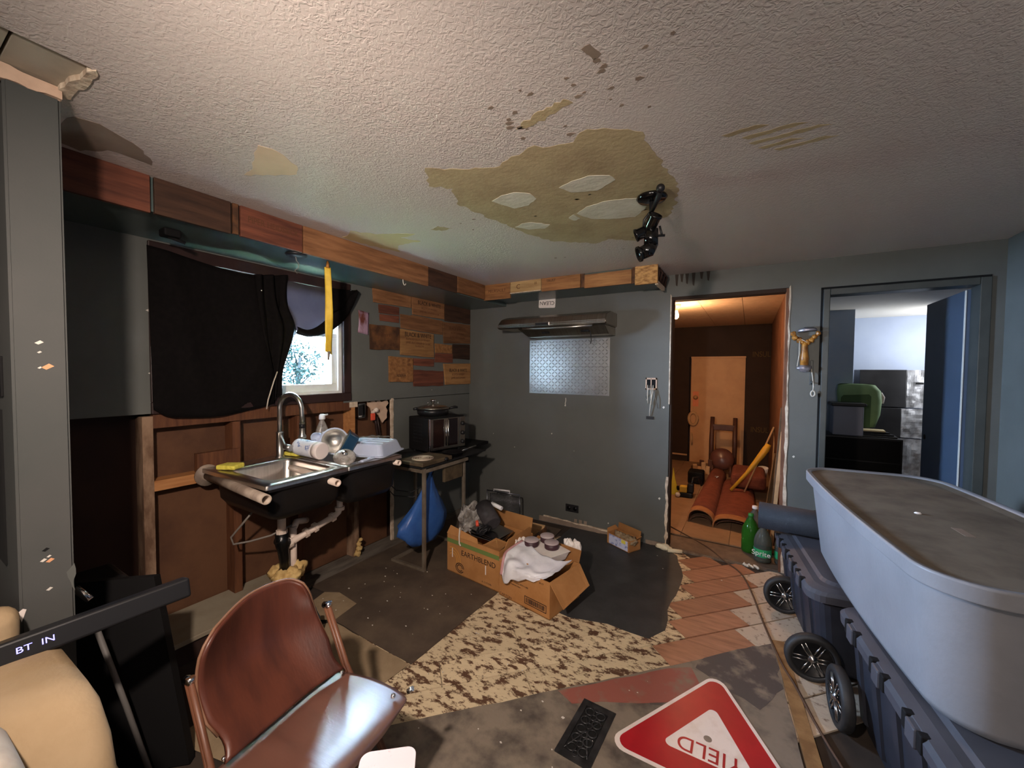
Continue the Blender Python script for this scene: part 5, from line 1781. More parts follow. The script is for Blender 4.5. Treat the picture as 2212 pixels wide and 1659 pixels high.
Q = thing('white_bag', 'white translucent plastic bag draped over the carton front', 'bag', (1.45, -1.3, 0.25))
bm = NB()
sheet(bm, pbag2, 40, 26, 0.0015)
obj('film', bm, 'bag_white', Q)
bm = NB()
sheet(bm, lambda u, v: spl([(1.31, -1.17, 0.315), (1.265, -1.30, 0.282), (1.278, -1.375, 0.258), (1.278, -1.405, 0.16)], v) + Vector((0.018 * u + 0.038, -0.004, 0.003)), 3, 20, 0.0015)
obj('pink_edge', bm, 'bag_pink', Q)
bm = NB()
for k in range(4):
    blob(bm, (1.62 + 0.028 * k, -0.98 - 0.02 * (k % 2), 0.285), 0.03, seed=40 + k, amp=0.7, sc=(1, .6, 1.3))
tag(obj('crumpled_napkin', bm, 'paper_white'), 'crumpled white napkin at the right end of the takeout box', 'napkin')
bm = NB()
for k in range(3):
    blob(bm, (1.29 + 0.02 * k, -1.17 + 0.03 * k, 0.292), 0.022, seed=50 + k, amp=0.6)
tag(obj('crumpled_tissue', bm, 'paper_white'), 'crumpled white tissue between the two cartons', 'tissue')

# small carton with shipping label by the back wall
B3 = cbox('small_carton', 'small open carton with white shipping label at the back wall', (1.665, -0.175, 0.004), R(-27), 0.25, 0.14, 0.095,
          [([(0.0, 0.14, 0.095), (0.25, 0.14, 0.095), (0.25, 0.15, 0.155), (0.0, 0.15, 0.155)], 'cardboard_in'), ([(0.25, 0.0, 0.095), (0.25, 0.14, 0.095), (0.275, 0.12, 0.13), (0.265, 0.02, 0.10)], 'cardboard'),
           ([(0, 0, 0.095), (0, 0.14, 0.095), (-0.02, 0.12, 0.13), (-0.02, 0.02, 0.12)], 'cardboard')])
bm = NB()
box(bm, (0.022, -0.0012, 0.006), (0.235, 0, 0.09))
obj('label', bm, 'label_blue', B3, local=True)
bm = NB()
box(bm, (0.165, -0.0018, 0.058), (0.21, -0.0012, 0.088))
obj('yellow_sticker', bm, 'label_yellow', B3, local=True)
bm = NB()
for k in range(5):
    blob(bm, (1.76 + 0.035 * k, -0.165 - 0.018 * k, 0.09), 0.035, seed=60 + k, amp=0.8)
tag(obj('packing_paper', bm, 'kraft'), 'crumpled packing paper inside the small carton', 'paper')
bm = NB()
blob(bm, (2.115, -0.045, 0.02), 0.042, seed=70, amp=0.6, sc=(1.5, .8, .6))
tag(obj('plaster_lump', bm, 'plaster_chunk'), 'cream plaster lump at the left foot of hall opening', 'plaster lump')
bm = NB()
tube(bm, [(2.16, -0.085, 0.018), (2.27, -0.055, 0.018)], [0.018, 0.016], 8)
tag(obj('plaster_stick', bm, 'plaster_chunk'), 'short cream plaster stick on the hall threshold', 'plaster lump')
bm = NB()
for k in range(9):
    blob(bm, (2.72 + 0.012 * k, 0.0 - 0.012 * (k % 3), 0.008), 0.012, seed=80 + k, amp=0.8, sub=1)
o = tag(obj('plaster_crumbs', bm, 'chip_white'), 'white plaster crumbs on the hall threshold by the bottles', 'crumbs')
o['kind'] = 'stuff'

# ------------------------------------------------------------------ on the back wall
Hd = thing('range_hood', 'stainless steel range hood mounted on the back wall', 'range hood', (1.13, 0, 1.85))
bm = NB()
x0, x1 = 0.585, 1.672
for prof in ([(0, 2.055), (-0.20, 2.055), (-0.31, 2.02), (-0.335, 1.965), (-0.335, 1.945), (-0.315, 1.93), (0, 1.93)],):
    a = [(x0 + (0.03 if z > 2 else 0), y, z) for y, z in prof]
    b = [(x1, y, z) for y, z in prof]
    loft(bm, [a, b], smooth=False)
bmesh.ops.bevel(bm, geom=[e for e in bm.edges], offset=0.006, segments=2, affect='EDGES')
obj('canopy', bm, 'steel_hood', Hd)
bm = NB()
loft(bm, [[(0.80, -0.30, 1.928), (1.655, -0.30, 1.928), (1.655, -0.005, 1.928), (0.80, -0.005, 1.928)], [(0.86, -0.20, 1.856), (1.66, -0.20, 1.856), (1.66, -0.005, 1.856), (0.86, -0.005, 1.856)]], smooth=False)
obj('filter_body', bm, 'steel_hood', Hd)
bm = NB()
tube(bm, [(0.86, -0.318, 1.926), (1.0, -0.325, 1.918), (1.3, -0.325, 1.917), (1.55, -0.318, 1.924)], 0.010, 8)
obj('lower_lip', bm, 'steel', Hd)
bm = NB()
rbox(bm, (1.005, -0.345, 1.942), (1.15, -0.332, 1.972), 0.003)
obj('switch_panel', bm, 'chrome', Hd)
bm = NB()
rbox(bm, (1.015, -0.348, 1.948), (1.14, -0.344, 1.966), 0.002)
obj('switches', bm, 'black_plastic', Hd)
for xx in (1.03, 1.42):
    bxo('lamp_slot', (xx, -0.252, 1.878), (xx + 0.075, -0.225, 1.898), 'black_matte', Hd, M=Matrix.Translation((0, 0.0, 0)))
bm = NB()
tube(bm, [(1.50, -0.24, 1.89), (1.505, -0.22, 1.84), (1.50, -0.20, 1.80), (1.49, -0.19, 1.775)], 0.004, 6)
obj('loose_wire', bm, 'black_plastic', Hd)
Pl = thing('tread_plate', 'square of bright diamond tread plate on the wall below the hood', 'metal plate', (1.185, 0, 1.29))
bxo('plate', (0.773, -0.005, 1.30), (1.609, -0.0005, 1.838), 'tread', Pl, r=0.0012)
bm = NB()
nx, nz = 24, 17
for i in range(nx):
    for j in range(nz):
        cx, cz = 0.785 + (i + .5) * 0.812 / nx, 1.308 + (j + .5) * 0.522 / nz
        s = 1 if (i + j) % 2 else -1
        dx, dz = 0.0145, 0.0125 * s
        px_, pz_ = -dz * 0.28, dx * 0.28
        y = -0.005
        v = [bm.verts.new(p) for p in ((cx - dx, y, cz - dz), (cx + px_, y, cz + pz_), (cx + dx, y, cz + dz), (cx - px_, y, cz - pz_), (cx, y - 0.006, cz))]
        for q in ((0, 1, 4), (1, 2, 4), (2, 3, 4), (3, 0, 4)):
            bm.faces.new([v[k] for k in q])
o = obj('raised_bars', bm, 'tread', Pl)
o['kind'] = 'stuff'
bxo('seam', (0.773, -0.0056, 1.569), (1.609, -0.005, 1.5705), 'black_matte', Pl)
# CLEAN sign, upside down
Q = thing('clean_sign', 'small white CLEAN sign hung upside down above the range hood', 'sign', (0.966, 0, 2.205), rot=(0, R(1.5), 0))
M0 = Matrix.Translation((0.966, -0.003, 2.205)) @ Matrix.Rotation(R(3), 4, 'Y')
bm = NB()
prism(bm, rrect(0.182, 0.096, 0.012, 5), 0.0, 0.006)
bm.transform(M0 @ Matrix.Rotation(PI / 2, 4, 'X'))
obj('board', bm, 'paper_white', Q)
text('lettering', 'CLEAN', 'ink', Q, M0 @ plane_M((0, -0.0066, 0.0), (-1, 0, 0), (0, 0, -1)), 0.052)
# open switch box with dangling wires
Q = thing('switch_box', 'open wall switch box with loose wires left of the hall opening', 'electrical box', (1.98, 0, 1.42))
bm = NB()
for lo, hi in (((1.935, -0.006, 1.46), (2.03, 0.0, 1.474)), ((1.935, -0.006, 1.37), (2.03, 0, 1.384)), ((1.935, -0.006, 1.37), (1.945, 0, 1.474)), ((2.02, -0.006, 1.37), (2.03, 0, 1.474)), ((1.978, -0.006, 1.38), (1.986, 0, 1.47))):
    box(bm, lo, hi)
obj('frame', bm, 'paper_pink', Q)
bxo('cavity', (1.945, -0.003, 1.384), (2.02, -0.0006, 1.46), 'void', Q)
for k, (xa, xb, ln) in enumerate(((1.955, 1.96, .16), (1.985, 1.99, .17), (2.0, 1.975, .27), (1.97, 1.94, .11), (2.0, 2.045, .2))):
    bm = NB()
    z0 = 1.41
    tube(bm, [(xa, -0.006, z0), (xa + 0.004, -0.03, z0 - 0.04), (lerp(xa, xb, .6), -0.028, z0 - ln * .6), (xb, -0.012, z0 - ln)], 0.0042 if k < 3 else 0.003, 6)
    obj('wire', bm, 'string' if k < 3 else 'hose_grey', Q)
bm = NB()
rbox(bm, (1.945, -0.008, 1.11), (2.01, -0.001, 1.135), 0.002)
o = tag(obj('socket_hole', bm, 'black_plastic'), 'small dark socket remnant below the dangling switch wires', 'socket')
Q = thing('wall_outlet', 'black wall outlet low on the back wall behind cartons', 'outlet', (1.257, 0, 0.185))
bxo('plate', (1.19, -0.007, 0.148), (1.325, -0.0005, 0.222), 'black_plastic', Q, r=0.003)
for x in (1.225, 1.29):
    bm = NB()
    lathe(bm, [(0.0, 0.004), (0.018, 0.004), (0.02, 0.0)], 16, M=Matrix.Translation((x, -0.007, 0.185)) @ Matrix.Rotation(PI / 2, 4, 'X'))
    obj('socket', bm, 'black_gloss', Q)
bm = NB()
tube(bm, [(1.178, -0.004, 1.265), (1.182, -0.01, 1.235), (1.176, -0.012, 1.21), (1.178, -0.008, 1.195)], 0.004, 6)
blob(bm, (1.176, -0.008, 1.19), 0.008, amp=0.3, sub=2)
tag(obj('wall_hook', bm, 'chip_white'), 'small white wire hook on the wall below the tread plate', 'hook')

# carved mask hanging between the doorways
Q = thing('wall_ornament', 'amber and silver hanging ornament on the wall between the doorways', 'ornament', (3.06, -0.03, 1.7))
bm = NB()
loft(bm, [[(3.02, -0.03, 1.825), (3.02, -0.055, 1.832), (3.02, -0.03, 1.845)], [(3.06, -0.02, 1.825), (3.06, -0.07, 1.835), (3.06, -0.03, 1.862)], [(3.11, -0.02, 1.83), (3.11, -0.07, 1.84), (3.11, -0.03, 1.862)], [(3.13, -0.03, 1.83), (3.13, -0.05, 1.836), (3.13, -0.03, 1.85)]])
obj('feather_top', bm, 'mask_silver', Q)
bm = NB()
for i, (x, z, r) in enumerate(((2.995, 1.815, .018), (3.005, 1.785, .02), (3.03, 1.765, .02), (3.05, 1.75, .018), (3.14, 1.812, .016), (3.12, 1.79, .017), (3.10, 1.765, .02), (3.08, 1.75, .018))):
    blob(bm, (x, -0.035, z), r, seed=i, amp=0.4)
obj('shoulders', bm, 'mask_amber', Q)
bm = NB()
lathe(bm, [(0.0, 0.0), (0.026, 0.0), (0.028, 0.05), (0.022, 0.10), (0.02, 0.14), (0.016, 0.165), (0.0, 0.17)], 18, M=Matrix.Translation((3.062, -0.035, 1.585)))
obj('stem', bm, 'mask_amber', Q)
bm = NB()
blob(bm, (3.062, -0.035, 1.563), 0.036, seed=3, amp=0.35, sc=(1.15, .9, .75))
obj('silver_head', bm, 'mask_silver', Q)
bm = NB()
tube(bm, [(3.03, -0.05, 1.76), (3.03, -0.055, 1.66), (3.02, -0.05, 1.575)], 0.0035, 6)
tube(bm, [(3.04, -0.06, 1.77), (3.075, -0.062, 1.75)], 0.002, 6)
obj('cord', bm, 'string', Q)
Q = thing('coat_hook', 'black wall hook with a loop of string beside the bathroom frame', 'hook', (3.115, -0.01, 1.5))
bm = NB()
rbox(bm, (3.10, -0.008, 1.44), (3.12, -0.0005, 1.62), 0.003)
tube(bm, [(3.11, -0.008, 1.46), (3.11, -0.03, 1.45), (3.11, -0.035, 1.47)], 0.005, 8)
obj('bracket', bm, 'frame_grey', Q)
bm = NB()
tube(bm, [(3.108, -0.012, 1.56), (3.115, -0.03, 1.5), (3.122, -0.03, 1.43), (3.12, -0.03, 1.40)], 0.004, 6)
tube(bm, [(3.12 + 0.012 * math.sin(a), -0.03, 1.378 + 0.02 * math.cos(a)) for a in [k * PI / 8 for k in range(17)]], 0.0055, 8, cap=False)
obj('string_loop', bm, 'string', Q)

# ceiling spotlight fixture
Q = thing('ceiling_spotlight', 'black cluster of spotlight heads hanging from the peeling ceiling', 'ceiling light', (2.31, -1.67, 2.35))
cx, cy = 2.31, -1.672
bm = NB()
lathe(bm, [(0.0, 0.001), (0.066, 0.0), (0.07, -0.008), (0.06, -0.02), (0.02, -0.026), (0.0, -0.026)], 28, M=Matrix.Translation((cx, cy, 2.349)))
obj('canopy', bm, 'black_gloss', Q)
bm = NB()
tube(bm, [(cx, cy, 2.325), (cx, cy, 2.27), (cx - 0.01, cy + 0.01, 2.23)], 0.011, 10)
tube(bm, [(cx, cy, 2.275), (cx + 0.05, cy - 0.10, 2.30), (cx + 0.062, cy - 0.135, 2.318)], [0.008, 0.013, 0.008], 10)
blob(bm, (cx + 0.066, cy - 0.145, 2.316), 0.018, amp=0)
tube(bm, [(cx, cy, 2.285), (cx - 0.035, cy + 0.01, 2.25), (cx - 0.04, cy + 0.015, 2.21)], 0.006, 8)
obj('arms', bm, 'black_plastic', Q)


def head(c, d, s=1.0):
    h = Matrix.Translation(c) @ Vector(d).to_track_quat('Z', 'Y').to_matrix().to_4x4()
    bm = NB()
    lathe(bm, [(0.0, -0.05 * s), (0.02 * s, -0.048 * s), (0.03 * s, -0.03 * s), (0.03 * s, 0.035 * s), (0.034 * s, 0.04 * s), (0.034 * s, 0.05 * s), (0.028 * s, 0.05 * s), (0.026 * s, 0.02 * s), (0.0, 0.015 * s)], 22, M=h)
    return obj('spot_head', bm, 'black_gloss', Q)


head((cx + 0.002, cy - 0.012, 2.215), (0.35, -0.3, 0.5), 0.95)
head((cx - 0.03, cy + 0.0, 2.19), (-0.8, -0.2, -0.3), 0.9)
bm = NB()
tube(bm, [(cx + 0.0, cy, 2.195), (cx + 0.0, cy, 2.12)], 0.032, 18)
tube(bm, [(cx + 0.0, cy, 2.125), (cx - 0.01, cy - 0.005, 2.10), (cx - 0.04, cy - 0.02, 2.085)], [0.032, 0.034, 0.03], 18)
lathe(bm, [(0.03, 0.0), (0.037, 0.004), (0.037, 0.014), (0.03, 0.012), (0.028, 0.004), (0.0, 0.002)], 20, M=Matrix.Translation((cx - 0.04, cy - 0.02, 2.085)) @ Vector((-0.8, -0.4, -0.35)).to_track_quat('Z', 'Y').to_matrix().to_4x4())
obj('spot_head', bm, 'black_gloss', Q)
bm = NB()
tube(bm, [(cx - 0.05, cy - 0.02, 2.165), (cx + 0.058, cy + 0.02, 2.165)], 0.006, 8)
tube(bm, [(cx + 0.035, cy + 0.015, 2.21), (cx + 0.046, cy + 0.018, 2.165)], 0.005, 8)
obj('bracket', bm, 'black_plastic', Q)
# ------------------------------------------------------------------ wheeled totes, grey tub and roll at the right
def tote(nm, label, loc, rz, L_, W2, Ht):
    """local: x across (left side x=0), y to the far end (y=0 near end .. L_)"""
    t = thing(nm, label, 'storage tote', loc, rz=rz)
    bm = NB()
    rings = []
    for z, ins in ((0.02, 0.055), (0.10, 0.04), (Ht - 0.12, 0.015), (Ht - 0.075, 0.012)):
        rings.append([(x, y, z) for x, y in rrect(W2 - 2 * ins, L_ - 2 * ins, 0.06, 4, W2 / 2, L_ / 2)])
    loft(bm, rings, smooth=False)
    obj('body', bm, 'tote_black', t, local=True)
    n = max(3, int(L_ / 0.17))
    for side in (0, 1):
        for k in range(n):
            y = 0.12 + (L_ - 0.24) * k / (n - 1)
            bm = NB()
            xa, xb = (0.03, 0.0) if side == 0 else (W2 - 0.03, W2)
            loft(bm, [[(xa + (0.03 if side == 0 else -0.03), y - .03, .06), (xa + (0.03 if side == 0 else -0.03), y + .03, .06), (xb + (0.034 if side == 0 else -0.034), y + .022, .07), (xb + (0.034 if side == 0 else -0.034), y - .022, .07)],
                      [(xa, y - .03, Ht - .09), (xa, y + .03, Ht - .09), (xb, y + .022, Ht - .085), (xb, y - .022, Ht - .085)]], smooth=False)
            obj('rib', bm, 'tote_black', t, local=True)
    for k in range(2):
        x = W2 * (0.3 + 0.4 * k)
        for y0, y1 in ((-0.004, 0.03), (L_ - 0.03, L_ + 0.004)):
            bxo('rib', (x - .03, y0, .06), (x + .03, y1, Ht - .09), 'tote_black', t, r=0.006, local=True)
    bm = NB()
    loft(bm, [[(x, y, z) for x, y in rrect(W2 + 2 * e, L_ + 2 * e, 0.07, 5, W2 / 2, L_ / 2)] for z, e in ((Ht - .078, .012), (Ht - .07, .026), (Ht - .035, .028), (Ht - .02, .016), (Ht - .012, -.02), (Ht - .012, -.05), (Ht, -.065))], smooth=False)
    obj('lid', bm, 'tote_lid', t, local=True)
    for k in range(4):
        y = 0.16 + (L_ - 0.32) * k / 3
        for s in (-1, 1):
            bm = NB()
            yy = y + s * 0.045
            rbox(bm, (-0.032, yy - .014, Ht - .075), (-0.004, yy + .014, Ht - .018), 0.004)
            obj('latch_slot', bm, 'black_matte', t, local=True)
        bm = NB()
        rbox(bm, (-0.036, y - .028, Ht - .085), (0.0, y + .028, Ht - .022), 0.006)
        obj('latch', bm, 'tote_lid', t, local=True)
    return t


def wheel(parent, c, axis, r, w_=0.045):
    M = Matrix.Translation(c) @ Vector(axis).to_track_quat('Z', 'Y').to_matrix().to_4x4()
    bm = NB()
    lathe(bm, [(r * .78, -w_ / 2), (r * .93, -w_ / 2), (r, -w_ / 2 + .008), (r, w_ / 2 - .008), (r * .93, w_ / 2), (r * .78, w_ / 2), (r * .76, 0), (r * .78, -w_ / 2)], 32, M=M, cap=False)
    wq = obj('wheel', bm, 'tyre', parent, local=True)
    bm = NB()
    lathe(bm, [(0.0, w_ * .2), (r * .76, w_ * .1), (r * .79, w_ * .42), (r * .72, w_ * .42), (r * .70, w_ * .22), (0.0, w_ * .3)], 32, M=M, cap=False)
    obj('rim', bm, 'black_plastic', wq, local=True)
    for k in range(6):
        a = 2 * PI * k / 6
        d = Vector((math.cos(a), math.sin(a), 0))
        e = Vector((-d.y, d.x, 0)) * r * .05
        bm = NB()
        for s in (-1.6, 1.6):
            tube(bm, [M @ (d * r * .16 + e * s + Vector((0, 0, w_ * .42))), M @ (d * r * .72 + e * s + Vector((0, 0, w_ * .40)))], r * .035, 6)
        obj('spoke', bm, 'silver', wq, local=True)
    bm = NB()
    lathe(bm, [(r * .2, w_ * .3), (r * .18, w_ * .5), (r * .1, w_ * .56), (r * .08, w_ * .66), (0.0, w_ * .68)], 16, M=M, cap=False)
    obj('hub', bm, 'silver', wq, local=True)


N1 = tote('wheeled_tote', 'long black wheeled tote under the grey tub', (3.245, -2.42, 0.005), R(7), 1.06, 0.62, 0.50)
wheel(N1, (-0.035, 0.97, 0.122), (-1, 0, 0), 0.122)
wheel(N1, (0.655, 0.97, 0.122), (1, 0, 0), 0.122)
N2_ = tote('wheeled_tote', 'second black wheeled tote under the black foam roll', (3.02, -1.20, 0.005), R(7), 0.84, 0.80, 0.475)
wheel(N2_, (0.0, -0.01, 0.115), (0, -1, 0), 0.115)
wheel(N2_, (0.0, 0.60, 0.115), (0, -1, 0), 0.115)

Tb = thing('grey_tub', 'big grey plastic tub with dusty sunken lid on the black totes', 'tub', (3.40, -1.32, 0.506), rz=R(6.5))
Lt, Wt, Ht = 1.50, 0.60, 0.45


def tring(w_, l_, r, z, bow=0.0):
    pts = []
    for x, y in rrect(w_, l_, r, 9):
        k = 1 - (y / (l_ / 2)) ** 2
        pts.append((x + (bow * k if x > 0 else -bow * k), y, z))
    return pts


# add in-between points on the long sides so they bow outwards
def densify(r, n=8):
    out = []
    for i, p in enumerate(r):
        q = r[(i + 1) % len(r)]
        p, q = Vector(p), Vector(q)
        out.append(tuple(p))
        if (q - p).length > 0.12:
            for k in range(1, n):
                out.append(tuple(p.lerp(q, k / n)))
    return out


def tub_ring(w_, l_, r, z, oy=0.0):
    base = densify([(x, y, z) for x, y in rrect(w_, l_, r, 9)], 10)
    return [(x + (0.03 if x > 0 else -0.03) * max(0, 1 - (y / (l_ / 2)) ** 2) * min(1, abs(x) / (w_ / 2)), y + oy, z) for x, y, z in base]


bm = NB()
loft(bm, [tub_ring(Wt - .16, Lt - .26, .11, 0.0, -.06), tub_ring(Wt - .12, Lt - .22, .12, .006, -.06), tub_ring(Wt - .10, Lt - .20, .12, .03, -.055), tub_ring(Wt - .05, Lt - .08, .13, Ht - .06), tub_ring(Wt - .05, Lt - .08, .13, Ht - .058), tub_ring(Wt - .002, Lt - .002, .15, Ht - .052), tub_ring(Wt + .0, Lt + .0, .15, Ht - .05), tub_ring(Wt + .0, Lt + .0, .15, Ht - .047),
          tub_ring(Wt + .003, Lt + .003, .15, Ht - .008), tub_ring(Wt + .003, Lt + .003, .15, Ht - .005), tub_ring(Wt - .004, Lt - .004, .147, Ht), tub_ring(Wt - .008, Lt - .008, .147, Ht), tub_ring(Wt - .035, Lt - .04, .135, Ht - .002), tub_ring(Wt - .04, Lt - .045, .133, Ht - .005), tub_ring(Wt - .06, Lt - .07, .13, Ht - .035)], cap1=False)
obj('body', bm, 'tub_grey', Tb, local=True)
bm = NB()
loft(bm, [tub_ring(Wt - .05, Lt - .056, .132, Ht - .05), tub_ring(Wt - .046, Lt - .052, .132, Ht - .009), tub_ring(Wt - .12, Lt - .14, .10, Ht - .014)], smooth=False)
obj('sunken_lid', bm, 'tub_dust', Tb, local=True)
bm = NB()
rbox(bm, (-0.02, -0.25, Ht - .0145), (0.01, -0.16, Ht - .0133), 0.0004)
obj('dust_mark', bm, 'bare_dark', Tb, local=True)
bm = NB()
blob(bm, (-0.06, -0.02, Ht - .010), 0.009, amp=0.5, sc=(1.3, 1, .5), sub=2)
obj('white_crumb', bm, 'paper_white', Tb, local=True)
bm = NB()
for x, y in ((-0.235, -0.52),):
    lathe(bm, [(0.014, 0), (0.014, .004), (0, .006)], 12, M=Matrix.Translation((x + (-.002), y, .055)) @ Vector((-1 if x < -.2 else -.2, 0 if x < -.2 else -1, -.15)).to_track_quat('Z', 'Y').to_matrix().to_4x4())
obj('rivet', bm, 'white_plastic', Tb, local=True)
Q = thing('foam_roll', 'black foam roll lying on the rear tote beside the tub', 'roll', (3.0, -0.72, 0.58))
bm = NB()
pa, pb = Vector((2.80, -0.465, 0.564)), Vector((3.62, -0.53, 0.564))
pipe(bm, pa, pb, 0.086, 0.03, 36)
obj('tube', bm, 'roll_foam', Q)
bm = NB()
tube(bm, [pa.lerp(pb, .01), pa.lerp(pb, .04)], 0.0555, 20)
obj('inner_roll', bm, 'black_matte', Q)

# bottles on the threshold
def bottle(label, x, y, s, m, fill=None, lab=True):
    t = thing('soda_bottle', label, 'bottle', (x, y, 0.006), group='soda bottles on the hall threshold')
    M = Matrix.Translation((x, y, 0.007)) @ Matrix.Diagonal((s * 1.22, s * 1.22, s, 1))
    bm = NB()
    lathe(bm, [(0.0, 0.005), (0.03, 0.0), (0.052, 0.012), (0.054, 0.03), (0.054, 0.10), (0.051, 0.11), (0.054, 0.12), (0.054, 0.17), (0.048, 0.21), (0.03, 0.26), (0.016, 0.285), (0.014, 0.30), (0.014, 0.305)], 22, M=M)
    obj('body', bm, m, t)
    bm = NB()
    lathe(bm, [(0.0, 0.325), (0.016, 0.324), (0.017, 0.305), (0.016, 0.303)], 14, M=M)
    obj('cap', bm, 'cap_green' if m == 'green_clear' else 'paper_white', t)
    if lab:
        bm = NB()
        lathe(bm, [(0.0546, 0.055), (0.0546, 0.12)], 22, M=M, cap=False)
        obj('label', bm, 'sprite_label', t)
    return t


b1 = bottle('green soda bottle furthest left on the hall threshold', 2.76, 0.27, 1.02, 'green_clear', lab=False)
b2 = bottle('clear soda bottle with green Sprite label on the hall threshold', 2.845, 0.13, 0.95, 'teal_clear')
text('print', 'Sprite', 'paper_white', b2, plane_M((2.845 - 0.012, 0.13 - 0.068, 0.092), (1, -0.2, 0), (0, 0, 1)), 0.055)
b3 = bottle('clear soda bottle half hidden beside the rear tote', 2.985, 0.14, 0.93, 'teal_clear')
b4 = bottle('slim clear bottle with white cap behind the green bottle', 2.79, 0.42, 1.1, 'teal_clear', lab=False)

# cord across the floor
bm = NB()
cp = [(1.95, 0.62, 0.006), (2.1, 0.5, 0.006), (2.28, 0.34, 0.006), (2.42, 0.2, 0.011), (2.5, 0.10, 0.011), (2.58, -0.02, 0.006), (2.70, -0.18, 0.006), (2.77, -0.45, 0.006), (2.83, -0.8, 0.006), (2.90, -1.15, 0.012), (2.945, -1.3, 0.016), (3.0, -1.49, 0.007),
      (3.04, -1.62, 0.006), (3.08, -1.75, 0.006), (3.10, -2.0, 0.006), (3.08, -2.3, 0.01)]
pts = []
for k in range(61):
    pts.append(spl(cp, k / 60))
tube(bm, pts, 0.0055, 7)
tag(obj('extension_cord', bm, 'cord'), 'thin brown extension cord running from the hall past the totes', 'cord')

# ------------------------------------------------------------------ foreground
# yield sign, upside down to the viewer
ya, yb = Vector((2.262, -2.06)), Vector((2.618, -1.435))
sd = (yb - ya).normalized()
third = ya + Matrix.Rotation(-PI / 3, 2) @ (yb - ya)
cen = (ya + yb + third) / 3


def tri(scale, r, n=6):
    """rounded triangle about the sign's centre"""
    out = []
    P3 = [cen + (p - cen) * scale for p in (ya, third, yb)]
    for i in range(3):
        p, a, b = P3[i], P3[i - 1], P3[(i + 1) % 3]
        da, db = (a - p).normalized(), (b - p).normalized()
        bis = (da + db).normalized()
        c_ = p + bis * (r * 2)
        s0 = math.atan2((p + da * (r * 1.732) - c_).y, (p + da * (r * 1.732) - c_).x)
        s1 = math.atan2((p + db * (r * 1.732) - c_).y, (p + db * (r * 1.732) - c_).x)
        d = (s1 - s0 + PI) % (2 * PI) - PI
        for k in range(n + 1):
            t_ = s0 + d * k / n
            out.append((c_.x + r * math.cos(t_), c_.y + r * math.sin(t_)))
    return out


Q = thing('yield_sign', 'red and white triangular YIELD road sign lying on the floor', 'road sign', (cen.x, cen.y, 0.008))
bm = NB()
prism(bm, tri(1.06, 0.05), 0.0082, 0.0105)
obj('plate', bm, 'sign_white', Q)
bm = NB()
outer, inner = tri(0.985, 0.04), tri(0.49, 0.022)
n_ = len(outer)
va = [bm.verts.new((x, y, 0.0109)) for x, y in outer]
vb_ = [bm.verts.new((x, y, 0.0109)) for x, y in inner]
vc = [bm.verts.new((x, y, 0.0103)) for x, y in outer]
vd = [bm.verts.new((x, y, 0.0103)) for x, y in inner]
for k in range(n_):
    k2 = (k + 1) % n_
    bm.faces.new((va[k], va[k2], vb_[k2], vb_[k]))
    bm.faces.new((vc[k], vc[k2], va[k2], va[k]))
    bm.faces.new((vb_[k], vb_[k2], vd[k2], vd[k]))
obj('red_border', bm, 'sign_red', Q)
# text baseline runs along the sign's flat side (ya-yb mirrored through the corner)
up = (cen - (ya + third) / 2) * -1
lx = (ya - third).normalized()
tm = plane_M((cen.x - up.normalized().x * -0.055, cen.y - up.normalized().y * -0.055, 0.0112), (lx.x, lx.y, 0), (up.x, up.y, 0))
text('lettering', 'YIELD', 'sign_red', Q, tm, 0.098, sx=0.95)
bm = NB()
lathe(bm, [(0.0, 0.0003), (0.016, 0.0003)], 14, M=Matrix.Translation((cen.x - 0.01, cen.y + 0.012, 0.0108)), cap=False)
obj('bolt_mark', bm, 'bare_dark', Q)

# floor register
Q = thing('floor_vent', 'black cast iron scrollwork floor vent beside the yield sign', 'vent', (2.168, -2.06, 0.005), rz=R(-2.5))
bm = NB()
for lo, hi in (((-0.075, -0.155, 0.0005), (-0.05, 0.15, 0.006)), ((0.05, -0.155, 0.0005), (0.075, 0.15, 0.006)), ((-0.05, -0.155, 0.0005), (0.05, -0.125, 0.006)), ((-0.05, 0.12, 0.0005), (0.05, 0.15, 0.006))):
    box(bm, lo, hi)
obj('frame', bm, 'iron_black', Q, local=True)
bxo('shaft', (-0.05, -0.125, 0.0003), (0.05, 0.12, 0.0008), 'void', Q, local=True)
bm = NB()
for j in range(5):
    for i in (-1, 1):
        c_ = Vector((i * 0.025, -0.1 + j * 0.049, 0.004))
        tube(bm, [c_ + Vector((0.019 * math.cos(a), 0.019 * math.sin(a), 0)) for a in [k * PI / 7 for k in range(15)]], 0.0036, 6, cap=False)
for j in range(6):
    c_ = Vector((0, -0.122 + j * 0.049, 0.0042))
    tube(bm, [c_ + Vector((0.012 * math.cos(a), 0.014 * math.sin(a), 0)) for a in [k * PI / 6 for k in range(13)]], 0.003, 6, cap=False)
for s in (-1, 1):
    tube(bm, [(s * -0.05, -0.12, 0.0038), (0, 0.0, 0.0038), (s * 0.05, 0.115, 0.0038)], 0.003, 6)
obj('scroll_grille', bm, 'iron_black', Q, local=True)

# chair
K = thing('wooden_chair', 'worn brown bent plywood chair in the foreground', 'chair', (1.55, -2.9, 0))
# back panel spanned by its outline in space


def backp(u, v):
    # u across right(0)->left(1), v bottom->top
    bot = spl([(1.50, -2.745, 0.46), (1.485, -2.85, 0.452), (1.50, -2.97, 0.452), (1.53, -3.135, 0.46)], u)
    mid = spl([(1.385, -2.765, 0.62), (1.35, -2.87, 0.60), (1.36, -3.0, 0.60), (1.42, -3.15, 0.62)], u)
    top = spl([(1.385, -2.80, 0.755), (1.335, -2.85, 0.785), (1.33, -2.98, 0.785), (1.415, -3.135, 0.755)], u)
    return spl([bot, mid, top], v)


